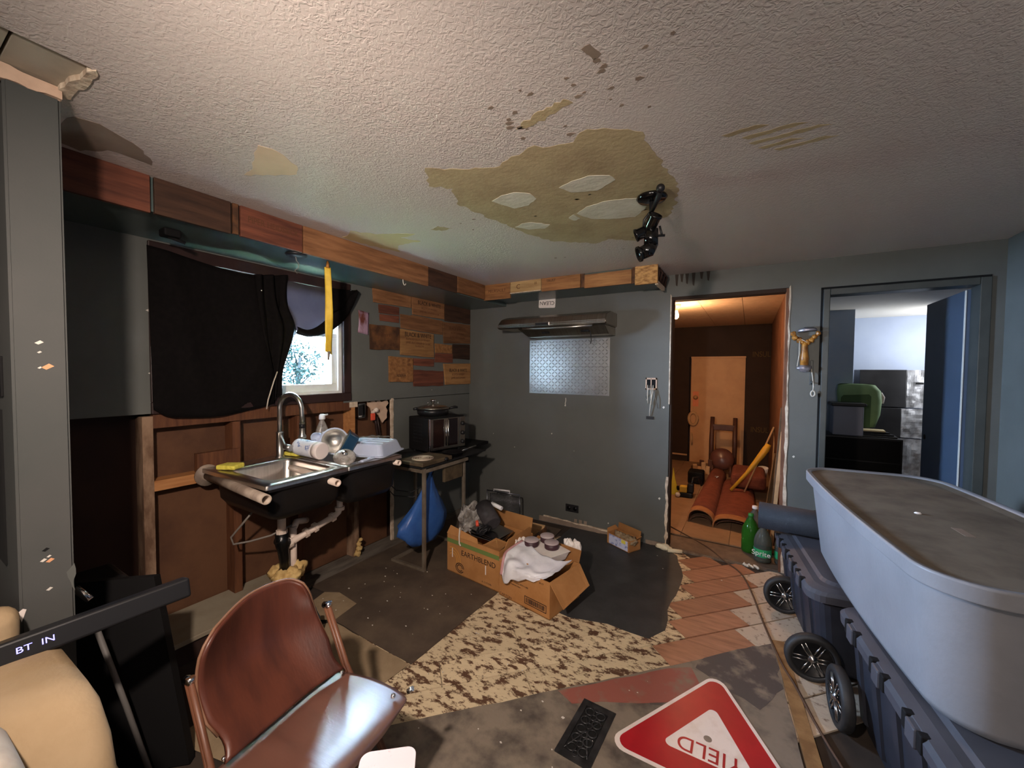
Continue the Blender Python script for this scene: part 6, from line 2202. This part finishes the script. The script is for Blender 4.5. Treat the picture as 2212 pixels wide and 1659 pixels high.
def backp2(u, v):
    # round the two top corners
    e = abs(u - .5) * 2
    if v > .75:
        k = (v - .75) / .25
        lim = 1 - 0.22 * k ** 2.2
        u = .5 + (u - .5) * lim
    if v < .3:
        lim = 1 - 0.10 * math.sin(v / .3 * PI)
        u = .5 + (u - .5) * lim
    return backp(u, v)


bm = NB()
sheet(bm, backp2, 24, 24, 0.013)
obj('backrest', bm, 'leatherwood', K)
bm = NB()
ed = [backp2(0, k / 10) for k in range(2, 10)] + [backp2(k / 16, 1) for k in range(17)] + [backp2(1, 1 - k / 10) for k in range(1, 9)]
tube(bm, ed, 0.0045, 6)
obj('worn_edge', bm, 'edge_tan', K)


def seatp(u, v):
    # u right->left, v back->front
    b = spl([(1.475, -2.745, 0.445), (1.475, -2.87, 0.438), (1.49, -3.0, 0.438), (1.51, -3.15, 0.445)], u)
    m = spl([(1.63, -2.715, 0.457), (1.63, -2.86, 0.452), (1.64, -3.01, 0.452), (1.65, -3.17, 0.457)], u)
    f = spl([(1.785, -2.725, 0.470), (1.795, -2.86, 0.470), (1.80, -3.02, 0.470), (1.80, -3.17, 0.470)], u)
    f2 = spl([(1.80, -2.745, 0.455), (1.822, -2.87, 0.445), (1.825, -3.02, 0.445), (1.81, -3.16, 0.455)], u)
    p = spl([b, m, f, f2], v)
    return p


def seatp2(u, v):
    if v > .7:
        u = .5 + (u - .5) * (1 - 0.10 * ((v - .7) / .3) ** 2)
    if v < .5:
        u = .5 + (u - .5) * (0.97 + 0.03 * v * 2)
    return seatp(u, v)


bm = NB()
sheet(bm, seatp2, 24, 24, 0.012)
obj('seat', bm, 'seatwood', K)
for sgn, y0, y1 in ((1, -2.735, -2.70), (-1, -3.16, -3.185)):
    bm = NB()
    a, b, c_ = Vector((1.395, y0, 0.655)), Vector((1.49, y0 + .005, 0.47)), Vector((1.83, y1, 0.0))
    for off in (-0.010, 0.010):
        tube(bm, [a + Vector((off, 0, 0)), b + Vector((off, 0, 0)), c_ + Vector((off, 0, 0))], 0.009, 8)
    obj('leg', bm, 'leg_wood', K)
    bm = NB()
    tube(bm, [(1.76, y0 - .004 * sgn, 0.44), (1.58, y0, 0.22), (1.40, y1, 0.0)], 0.013, 8)
    obj('leg', bm, 'leg_wood', K)
    bm = NB()
    tube(bm, [a + Vector((-.014, 0, -.004)), a + Vector((.014, 0, .004)), a + Vector((.012, 0, .014))], 0.012, 8)
    obj('leg_cap', bm, 'chrome', K)
    bm = NB()
    blob(bm, (1.52, y0 + (-.03 if sgn > 0 else .03), 0.468), 0.006, amp=0, sub=2)
    obj('rivet', bm, 'chrome', K)
    bm = NB()
    blob(bm, (1.765, y0 + (-.02 if sgn > 0 else .02), 0.482), 0.008, amp=0, sub=2)
    obj('rivet', bm, 'chrome', K)
bm = NB()
tube(bm, [(1.775, -2.70, 0.462), (1.79, -2.695, 0.475)], 0.008, 8)
obj('hinge_bolt', bm, 'chrome', K)
bm = NB()
tube(bm, [(1.62, -2.72, 0.20), (1.62, -3.17, 0.20)], 0.010, 8)
obj('cross_bar', bm, 'leg_wood', K)

# dark blue bottle behind the chair
bm = NB()
lathe(bm, [(0.0, 0.0), (0.035, 0.0), (0.037, 0.02), (0.037, 0.13), (0.02, 0.17), (0.015, 0.19), (0.0, 0.195)], 20, M=Matrix.Translation((0.66, -2.32, 0.007)))
tag(obj('blue_bottle', bm, 'blue_plastic'), 'dark blue bottle standing on the paper behind the chair back', 'bottle')

# pale board corner at the bottom edge
Q = thing('side_table', 'pinkish white rounded table corner at the bottom edge of the photo', 'table', (2.108, -3.092, 0))
bm = NB()
M = Matrix.Translation((2.108, -3.092, 0.0)) @ Matrix.Rotation(R(40), 4, 'Z')
prism(bm, rrect(0.115, 0.115, 0.02, 6), 0.69, 0.705, M=M)
obj('top', bm, 'tile_pink', Q)
bm = NB()
lathe(bm, [(0.09, 0.006), (0.095, 0.01), (0.02, 0.03), (0.016, 0.69)], 16, M=Matrix.Translation((2.108, -3.092, 0.0)))
obj('pedestal', bm, 'black_plastic', Q)

# ------------------------------------------------------------------ sofa, soundbar, leaning screen at the left
Z_ = thing('sofa', 'beige upholstered sofa at the left edge of the photo', 'sofa', (1.05, -3.7, 0))


def cushion(nm, lo, hi, r, m='sofa', seed=0):
    bm = NB()
    b2 = bmesh.new()
    box(b2, lo, hi)
    bmesh.ops.bevel(b2, geom=b2.verts[:] + b2.edges[:], offset=r, segments=5, profile=0.5, affect='EDGES')
    bmesh.ops.subdivide_edges(b2, edges=[e for e in b2.edges if e.calc_length() > 0.12], cuts=3, use_grid_fill=True)
    for v in b2.verts:
        v.co += Vector((noise.noise(v.co * 4 + Vector((seed, 0, 0))), noise.noise(v.co * 4 + Vector((0, seed, 0))), noise.noise(v.co * 4 + Vector((0, 0, seed))))) * 0.014
    for f in b2.faces:
        f.smooth = True
    merge(bm, b2)
    return obj(nm, bm, m, Z_)


bm = NB()
loft(bm, [[(x + 0.008 * noise.noise(Vector((x * 5, y * 5, z * 5))), y + 0.008 * noise.noise(Vector((x * 5, z * 5, y * 5))), z) for x, y in rrect(xb - xa, yb_ - ya_, rr, 8, (xa + xb) / 2, (ya_ + yb_) / 2)]
          for z, xa, xb, ya_, yb_, rr in ((0.02, 1.06, 1.49, -3.95, -3.345, .03), (0.30, 1.05, 1.50, -3.95, -3.335, .035), (0.56, 1.04, 1.515, -3.95, -3.328, .04), (0.585, 1.04, 1.51, -3.95, -3.328, .04), (0.66, 1.04, 1.47, -3.95, -3.330, .045),
                                     (0.72, 1.05, 1.415, -3.94, -3.335, .05), (0.752, 1.06, 1.375, -3.93, -3.345, .05), (0.768, 1.08, 1.34, -3.91, -3.37, .05), (0.772, 1.12, 1.28, -3.87, -3.42, .03))])
obj('arm', bm, 'sofa', Z_)
bm = NB()
tube(bm, [(1.514, -3.90, 0.57), (1.517, -3.6, 0.57), (1.517, -3.36, 0.57), (1.49, -3.327, 0.57), (1.3, -3.324, 0.57), (1.06, -3.324, 0.57)], 0.006, 8)
obj('seam', bm, 'sofa', Z_)
cushion('back', (0.965, -4.6, 0.03), (1.055, -3.40, 0.885), 0.04, seed=5)
cushion('pillow', (1.30, -3.80, 0.50), (1.62, -3.47, 0.815), 0.08, 'sofa_pillow', seed=7)
Sb = thing('soundbar', 'long black soundbar with lit blue display lying over the sofa', 'soundbar', (1.1, -3.26, 0.77))
# bar axis from the right end to the left end
e0, e1 = Vector((1.125, -3.055, 0.797)), Vector((1.085, -3.62, 0.785))
ax = (e1 - e0).normalized()
upv = (Vector((-0.25, 0.0, 1.0)) - ax * ax.dot(Vector((-0.25, 0.0, 1.0)))).normalized()
outv = upv.cross(ax) * 1
if outv.x < 0:
    outv = -outv
Mb = Matrix((-ax, upv, outv)).transposed().to_4x4()
Mb.translation = (e0 + e1) / 2
half = (e1 - e0).length / 2
bm = NB()
rbox(bm, (-half, -0.031, -0.045), (half, 0.031, 0.012), 0.008, 3, M=Mb)
obj('body', bm, 'black_plastic', Sb)
text('display', 'BT  IN', 'led', Sb, Mb @ Matrix.Translation((half - 0.335, 0.0, 0.0125)), 0.022, sx=1.15)
Tv = thing('leaning_screen', 'black flat screen leaning in shadow behind the soundbar', 'television', (0.75, -3.05, 0.0))
q0, q1 = Vector((0.90, -2.985, 0.0)), Vector((0.62, -3.24, 0.0))
wv = (q1 - q0).normalized()
tilt = Vector((-0.24, -0.02, 0.68))
nv = wv.cross(tilt).normalized()
bm = NB()
loft(bm, [[q0, q1, q1 + tilt, q0 + tilt], [p + nv * 0.04 for p in (q0, q1, q1 + tilt, q0 + tilt)]], smooth=False)
obj('panel', bm, 'black_matte', Tv)
bm = NB()
tube(bm, [(0.885, -3.09, 0.02), (0.80, -3.135, 0.30), (0.715, -3.185, 0.58)], 0.009, 8)
obj('grey_strip', bm, 'strip_grey', Tv)
Q = thing('black_case', 'dark padded case leaning between partition and soundbar', 'case', (0.28, -3.1, 0.0))
bm = NB()
rbox(bm, (0.16, -3.22, 0.005), (0.40, -3.0, 0.62), 0.03, 3)
obj('shell', bm, 'black_plastic', Q)
bm = NB()
tube(bm, [(0.66, -3.225, 0.735), (0.70, -3.195, 0.69)], 0.012, 10)
obj('chrome_clip', bm, 'chrome', Q)

# ------------------------------------------------------------------ hall contents
Q = thing('bare_bulb', 'glowing bare bulb in a porcelain holder on the hall ceiling', 'light bulb', (1.99, 1.2, 2.285))
bm = NB()
lathe(bm, [(0.0, 0.0), (0.055, 0.0), (0.05, -0.025), (0.025, -0.05), (0.022, -0.07)], 20, M=Matrix.Translation((1.99, 1.2, 2.284)))
obj('holder', bm, 'white_plastic', Q)
bm = NB()
lathe(bm, [(0.018, -0.07), (0.022, -0.085), (0.032, -0.115), (0.03, -0.14), (0.016, -0.158), (0.0, -0.162)], 20, M=Matrix.Translation((1.99, 1.2, 2.284)))
obj('glass_bulb', bm, 'bulb', Q)
Q = thing('ladder_back_chair', 'brown wooden chair with shiny round seat tipped before the hall door', 'chair', (2.38, 3.25, 0))
for x in (2.235, 2.55):
    bm = NB()
    tube(bm, [(x, 3.22, 0.0), (x, 3.26, 0.45), (x * .985 + .036, 3.33, 0.83)], [0.03, 0.034, 0.03], 8)
    obj('post', bm, 'chair_brown', Q)
bxo('rail', (2.235, 3.28, 0.63), (2.55, 3.31, 0.72), 'chair_brown', Q, r=0.01)
bm = NB()
M = Matrix.Translation((2.39, 3.12, 0.22)) @ Matrix.Rotation(R(72), 4, 'X')
lathe(bm, [(0.0, -0.02), (0.14, -0.015), (0.165, 0.01), (0.16, 0.04), (0.1, 0.075), (0.0, 0.085)], 28, M=M)
obj('seat', bm, 'seat_leather', Q)
for x in (2.27, 2.51):
    bm = NB()
    tube(bm, [(x, 2.95, 0.0), (x, 3.0, 0.15)], 0.02, 8)
    obj('leg', bm, 'chair_brown', Q)


# folded carpet: two long lobes with pale end band
Q = thing('folded_carpet', 'rust red carpet folded lengthwise on the hall floor', 'carpet', (2.5, 1.6, 0))


def carp(cx0, cx1, y0, y1, w0, w1, h, nm, m, k0=0.0, k1=1.0):
    def f(u, v):
        k = lerp(k0, k1, v)
        a = u * PI
        cx = lerp(cx0, cx1, k)
        w_ = lerp(w0, w1, k)
        return (cx - w_ * math.cos(a), lerp(y0, y1, k) + 0.02 * math.sin(u * 6), 0.004 + h * (math.sin(a) ** 0.6) * (1 + .06 * math.sin(k * 9 + u * 3)))
    bm = NB()
    sheet(bm, f, 20, 16, 0.012)
    return obj(nm, bm, m, Q)


carp(2.33, 2.36, 0.76, 2.9, 0.125, 0.10, 0.13, 'left_fold', 'carpet', 0.06, 1)
carp(2.33, 2.36, 0.76, 2.9, 0.126, 0.10, 0.131, 'left_band', 'carpet_edge', 0.0, 0.06)
carp(2.64, 2.62, 0.72, 2.4, 0.20, 0.17, 0.11, 'right_fold', 'carpet', 0.07, 1)
carp(2.64, 2.62, 0.72, 2.4, 0.201, 0.17, 0.111, 'right_band', 'carpet_edge', 0.0, 0.07)
for cx, w_ in ((2.33, 0.10), (2.62, 0.15)):
    bm = NB()
    sheet(bm, lambda u, v: (cx - w_ * math.cos(u * PI), 0.775 + v * .02, 0.01 + 0.07 * math.sin(u * PI)), 14, 2, 0.006)
    obj('inner_roll', bm, 'chair_brown', Q)
bm = NB()
rbox(bm, (2.55, 1.88, 0.128), (2.92, 2.5, 0.30), 0.05, 3)
tag(obj('dark_red_bag', bm, 'carpet'), 'dark red cloth bundle lying on the folded carpet', 'bundle')
bm = NB()
tube(bm, [(2.56, 1.74, 0.13), (2.715, 1.78, 0.34), (2.86, 1.80, 0.57), (2.90, 1.81, 0.64), (2.93, 1.82, 0.70)], [0.017, 0.02, 0.036, 0.038, 0.028], 12)
tag(obj('yellow_bat', bm, 'bat_yellow'), 'yellow bat leaning over the carpet against the hall wall', 'bat')
bm = NB()
tube(bm, [(2.70, 1.75, 0.13), (2.975, 1.85, 0.90), (2.985, 1.9, 0.70), (2.97, 1.95, 0.2)], 0.009, 8)
tag(obj('bent_rod', bm, 'lath'), 'thin pale bent rod leaning behind the yellow bat', 'rod')
Q = thing('stick_bundle', 'bundle of thin brown sticks leaning on the right hall wall', 'sticks', (2.93, 0.7, 0))
for k in range(8):
    bm = NB()
    tube(bm, [(2.84 + 0.018 * k, 0.55 + 0.03 * (k % 3), 0.003), (2.935 + 0.005 * k, 0.85 + 0.02 * (k % 4), 0.70 + 0.03 * (k % 3))], 0.008, 6)
    obj('stick', bm, 'sticks', Q)
for k, (y, z, dx, m, lb) in enumerate(((0.42, 1.02, 0.055, 'lath', 'pale wooden lath leaning at the right side of the hall opening'), (0.55, 1.22, 0.035, 'sticks', 'tall dark lath standing behind the pale lath in the hall'))):
    bm = NB()
    loft(bm, [[(2.90, y, 0.002), (2.925, y, 0.002), (2.925, y + .05, 0.002), (2.90, y + .05, 0.002)], [(2.965, y + .03, z), (2.99, y + .03, z), (2.99, y + .08, z), (2.965, y + .08, z)]], smooth=False)
    tag(obj('leaning_lath', bm, m), lb, 'board')
bm = NB()
prism(bm, jag([(0.30, 1.0), (0.36, 1.02), (0.37, 1.32), (0.33, 1.44), (0.31, 1.25)], 0.04, 0.01, 3), 2.982, 2.992, M=YZ)
tag(obj('splintered_board', bm, 'orange_wood'), 'splintered orange wood strip on the right hall wall', 'board')
Q = thing('power_tool', 'yellow and black power tool standing on the hall floor', 'power tool', (2.080, 1.62, 0))
bm = NB()
rbox(bm, (2.020, 1.57, 0.002), (2.160, 1.69, 0.06), 0.01)
rbox(bm, (2.100, 1.60, 0.06), (2.170, 1.68, 0.17), 0.012)
tube(bm, [(2.140, 1.66, 0.15), (2.150, 1.72, 0.22), (2.210, 1.78, 0.22), (2.240, 1.8, 0.12)], 0.014, 8)
obj('housing', bm, 'black_plastic', Q)
bm = NB()
rbox(bm, (2.015, 1.575, 0.06), (2.100, 1.66, 0.135), 0.01)
obj('yellow_case', bm, 'tool_yellow', Q)
bm = NB()
blob(bm, (2.000, 1.56, 0.03), 0.03, amp=0, sub=2)
obj('white_knob', bm, 'white_plastic', Q)
bm = NB()
tube(bm, [(1.990, 1.60, 0.10), (2.020, 1.62, 0.10)], 0.028, 12)
obj('chuck', bm, 'black_matte', Q)
bm = NB()
rbox(bm, (2.02, 2.28, 0.002), (2.215, 2.50, 0.17), 0.02)
tag(obj('black_bag', bm, 'black_matte'), 'black cloth bag on the hall floor before the chair', 'bag')
Q = thing('scrap_pile', 'small pile of orange brown scraps beside the hall door', 'scraps', (2.1, 2.9, 0))
rnd = random.Random(4)
for k in range(9):
    bm = NB()
    c_ = Vector((2.02 + 0.028 * k, 2.95 + rnd.uniform(-.05, .05), 0.0))
    rbox(bm, (-0.03, -0.015, 0), (0.03, 0.015, rnd.uniform(.10, .24)), 0.008, M=Matrix.Translation(c_) @ Matrix.Rotation(rnd.uniform(-.3, .3), 4, 'X') @ Matrix.Rotation(rnd.uniform(-.5, .5), 4, 'Z'))
    obj('scrap', bm, 'lath' if k % 2 else 'chair_brown', Q)
bm = NB()
loft(bm, [[(1.90, 1.62, 0.002), (2.005, 1.66, 0.002), (1.99, 1.72, 0.002), (1.90, 1.70, 0.002)], [(1.92, 1.64, 0.20), (1.95, 1.65, 0.20), (1.95, 1.68, 0.20), (1.92, 1.68, 0.20)], [(1.93, 1.65, 0.33), (1.935, 1.65, 0.33), (1.935, 1.66, 0.33), (1.93, 1.66, 0.33)]], smooth=False)
tag(obj('yellow_tarp', bm, 'tarp_yellow'), 'yellow folded tarp peeking from the left of the hall opening', 'tarp')
bm = NB()
lathe(bm, [(0.0, 0.0), (0.035, 0.0), (0.06, 0.15), (0.056, 0.15), (0.033, 0.006), (0.0, 0.006)], 20, M=Matrix.Translation((2.90, 2.52, 0.14)) @ Matrix.Rotation(0.2, 4, 'X'))
tag(obj('paper_cup', bm, 'white_plastic'), 'white cup lying on the dark red bundle in the hall', 'cup')
bm = NB()
tube(bm, [(2.36, 2.25, 0.15), (2.40, 2.22, 0.16), (2.38, 2.18, 0.155)], 0.006, 6)
tag(obj('white_clip', bm, 'white_plastic'), 'tiny white bent clip on the far end of the carpet', 'clip')
Q = thing('hanging_ring', 'pale ring shaped ornament hanging on the left edge of the hall door', 'ornament', (1.92, 3.7, 0.72))
bm = NB()
tube(bm, [(1.915 + 0.065 * math.cos(a), 3.715, 0.74 + 0.105 * math.sin(a)) for a in [k * PI / 9 for k in range(19)]], 0.024, 8, cap=False)
obj('ring', bm, 'lath', Q)
bm = NB()
tube(bm, [(1.895, 3.715, 0.50), (1.90, 3.71, 0.40), (1.905, 3.715, 0.30)], [0.012, 0.02, 0.014], 8)
obj('tassel', bm, 'lath', Q)

# ------------------------------------------------------------------ bathroom contents
Q = thing('black_dresser', 'black dresser filling the lower bathroom doorway', 'dresser', (3.8, 2.3, 0))
bxo('carcass', (3.30, 2.16, 0.01), (4.15, 2.60, 0.82), 'black_box', Q, r=0.006)
for k in range(3):
    bxo('drawer', (3.32, 2.148, 0.05 + k * 0.255), (4.13, 2.16, 0.29 + k * 0.255), 'black_matte', Q, r=0.003)
Q = thing('grey_bin', 'grey bin with black rim standing on the dresser', 'bin', (3.69, 2.3, 0.82))
bm = NB()
rbox(bm, (3.555, 2.18, 0.822), (3.825, 2.42, 1.155), 0.012)
obj('body', bm, 'bin_grey', Q)
bm = NB()
rbox(bm, (3.535, 2.165, 1.155), (3.845, 2.435, 1.19), 0.01)
obj('rim', bm, 'black_plastic', Q)
Q = thing('green_bag', 'green cloth bag hanging over behind the grey bin', 'bag', (3.8, 2.45, 0.82))
bm = NB()
loft(bm, [[(x, y, z) for x, y in rrect(w_, l_, 0.07, 5, cx, 2.52)] for z, w_, l_, cx in ((0.90, .24, .12, 3.87), (1.05, .34, .15, 3.86), (1.20, .40, .16, 3.84), (1.32, .40, .15, 3.83), (1.39, .34, .12, 3.81), (1.405, .26, .07, 3.80))])
obj('sack', bm, 'green_bag', Q)
bm = NB()
prism(bm, [(3.66, 0.90), (3.925, 0.90), (3.93, 1.26), (3.91, 1.285), (3.68, 1.27), (3.66, 1.24)], 2.425, 2.44, M=XZ)
obj('front_flap', bm, 'green_dark', Q)
bm = NB()
tube(bm, [(4.03, 2.52, 1.30), (4.055, 2.52, 1.25), (4.045, 2.52, 1.18)], 0.014, 8)
obj('strap_end', bm, 'paper_white', Q)
Q = thing('flat_boards', 'stack of dark flat boards slid under the green bag', 'boards', (4.0, 2.4, 0.83))
for k in range(4):
    bm = NB()
    rbox(bm, (3.75, 2.2 + .02 * k, 0.823 + k * 0.018), (4.12 - .03 * k, 2.42, 0.838 + k * 0.018), 0.003, M=Matrix.Translation((3.9, 2.3, .83)) @ Matrix.Rotation(0.12 * (k % 3) - .1, 4, 'Z') @ Matrix.Translation((-3.9, -2.3, -.83)))
    obj('board', bm, 'cream' if k == 3 else 'black_plastic', Q)
for z0, z1, x0, xm, x1, lb in ((1.10, 1.575, 3.96, 4.415, 4.63, 'topmost plastic wrapped black box in the bathroom stack'), (0.72, 1.09, 3.98, 4.375, 4.63, 'middle plastic wrapped black box in the bathroom stack'), (0.01, 0.71, 3.98, 4.36, 4.60, 'lowest plastic wrapped black box in the bathroom stack')):
    Q = thing('wrapped_box', lb, 'box', (4.3, 3.3, z0), group='plastic wrapped boxes stacked in the bathroom')
    bxo('box_body', (x0, 3.20, z0), (xm, 3.55, z1), 'black_box', Q, r=0.006)
    bm = NB()
    sheet(bm, lambda u, v: (lerp(xm + .003, x1, u), 3.205 + 0.018 * noise.noise(Vector((u * 4, v * 6, z0 * 5))), lerp(z0 + .003, z1 - .003, v)), 12, 16, 0.006, smooth=False)
    box(bm, (xm + .004, 3.235, z0 + .003), (x1 - .01, 3.54, z1 - .003))
    obj('wrap_film', bm, 'wrap', Q)
    if z0 > 1:
        bxo('hand_slot', (4.49, 3.165, 1.395), (4.56, 3.175, 1.42), 'void', Q)

# ------------------------------------------------------------------ tree outside the window
Q = thing('garden_tree', 'pale leafy tree seen outside through the kitchen window', 'tree', (-6.5, 1.9, -0.7))
bm = NB()
tube(bm, [(-6.5, 1.95, -0.7), (-6.5, 1.9, 0.8), (-6.45, 1.95, 1.8)], [0.10, 0.07, 0.03], 10)
for k in range(7):
    a = k * 0.9
    tube(bm, [(-6.5, 1.92, 1.0 + .1 * k), (-6.5 + .4 * math.cos(a), 1.92 + .35 * math.sin(a), 1.35 + .12 * k)], [0.03, 0.01], 6)
obj('trunk', bm, 'bark', Q)
rnd = random.Random(12)
bm = NB()
for k in range(1500):
    while True:
        d = Vector((rnd.uniform(-1, 1), rnd.uniform(-1, 1), rnd.uniform(-1, 1)))
        if d.length < 1 and noise.noise(d * 2.3) > -0.12:
            break
    c_ = Vector((-6.5, 1.95, 1.62)) + Vector((d.x * .6, d.y * .5, d.z * .62))
    a, b = rnd.uniform(0, 6.28), rnd.uniform(-1, 1)
    u_ = Vector((math.cos(a), math.sin(a), b)).normalized() * 0.05
    v_ = u_.cross(Vector((rnd.uniform(-1, 1), rnd.uniform(-1, 1), 1))).normalized() * 0.024
    bm.faces.new([bm.verts.new(c_ + q) for q in (-u_, v_, u_, -v_)])
o = obj('foliage', bm, 'leaf', Q)
o['kind'] = 'stuff'
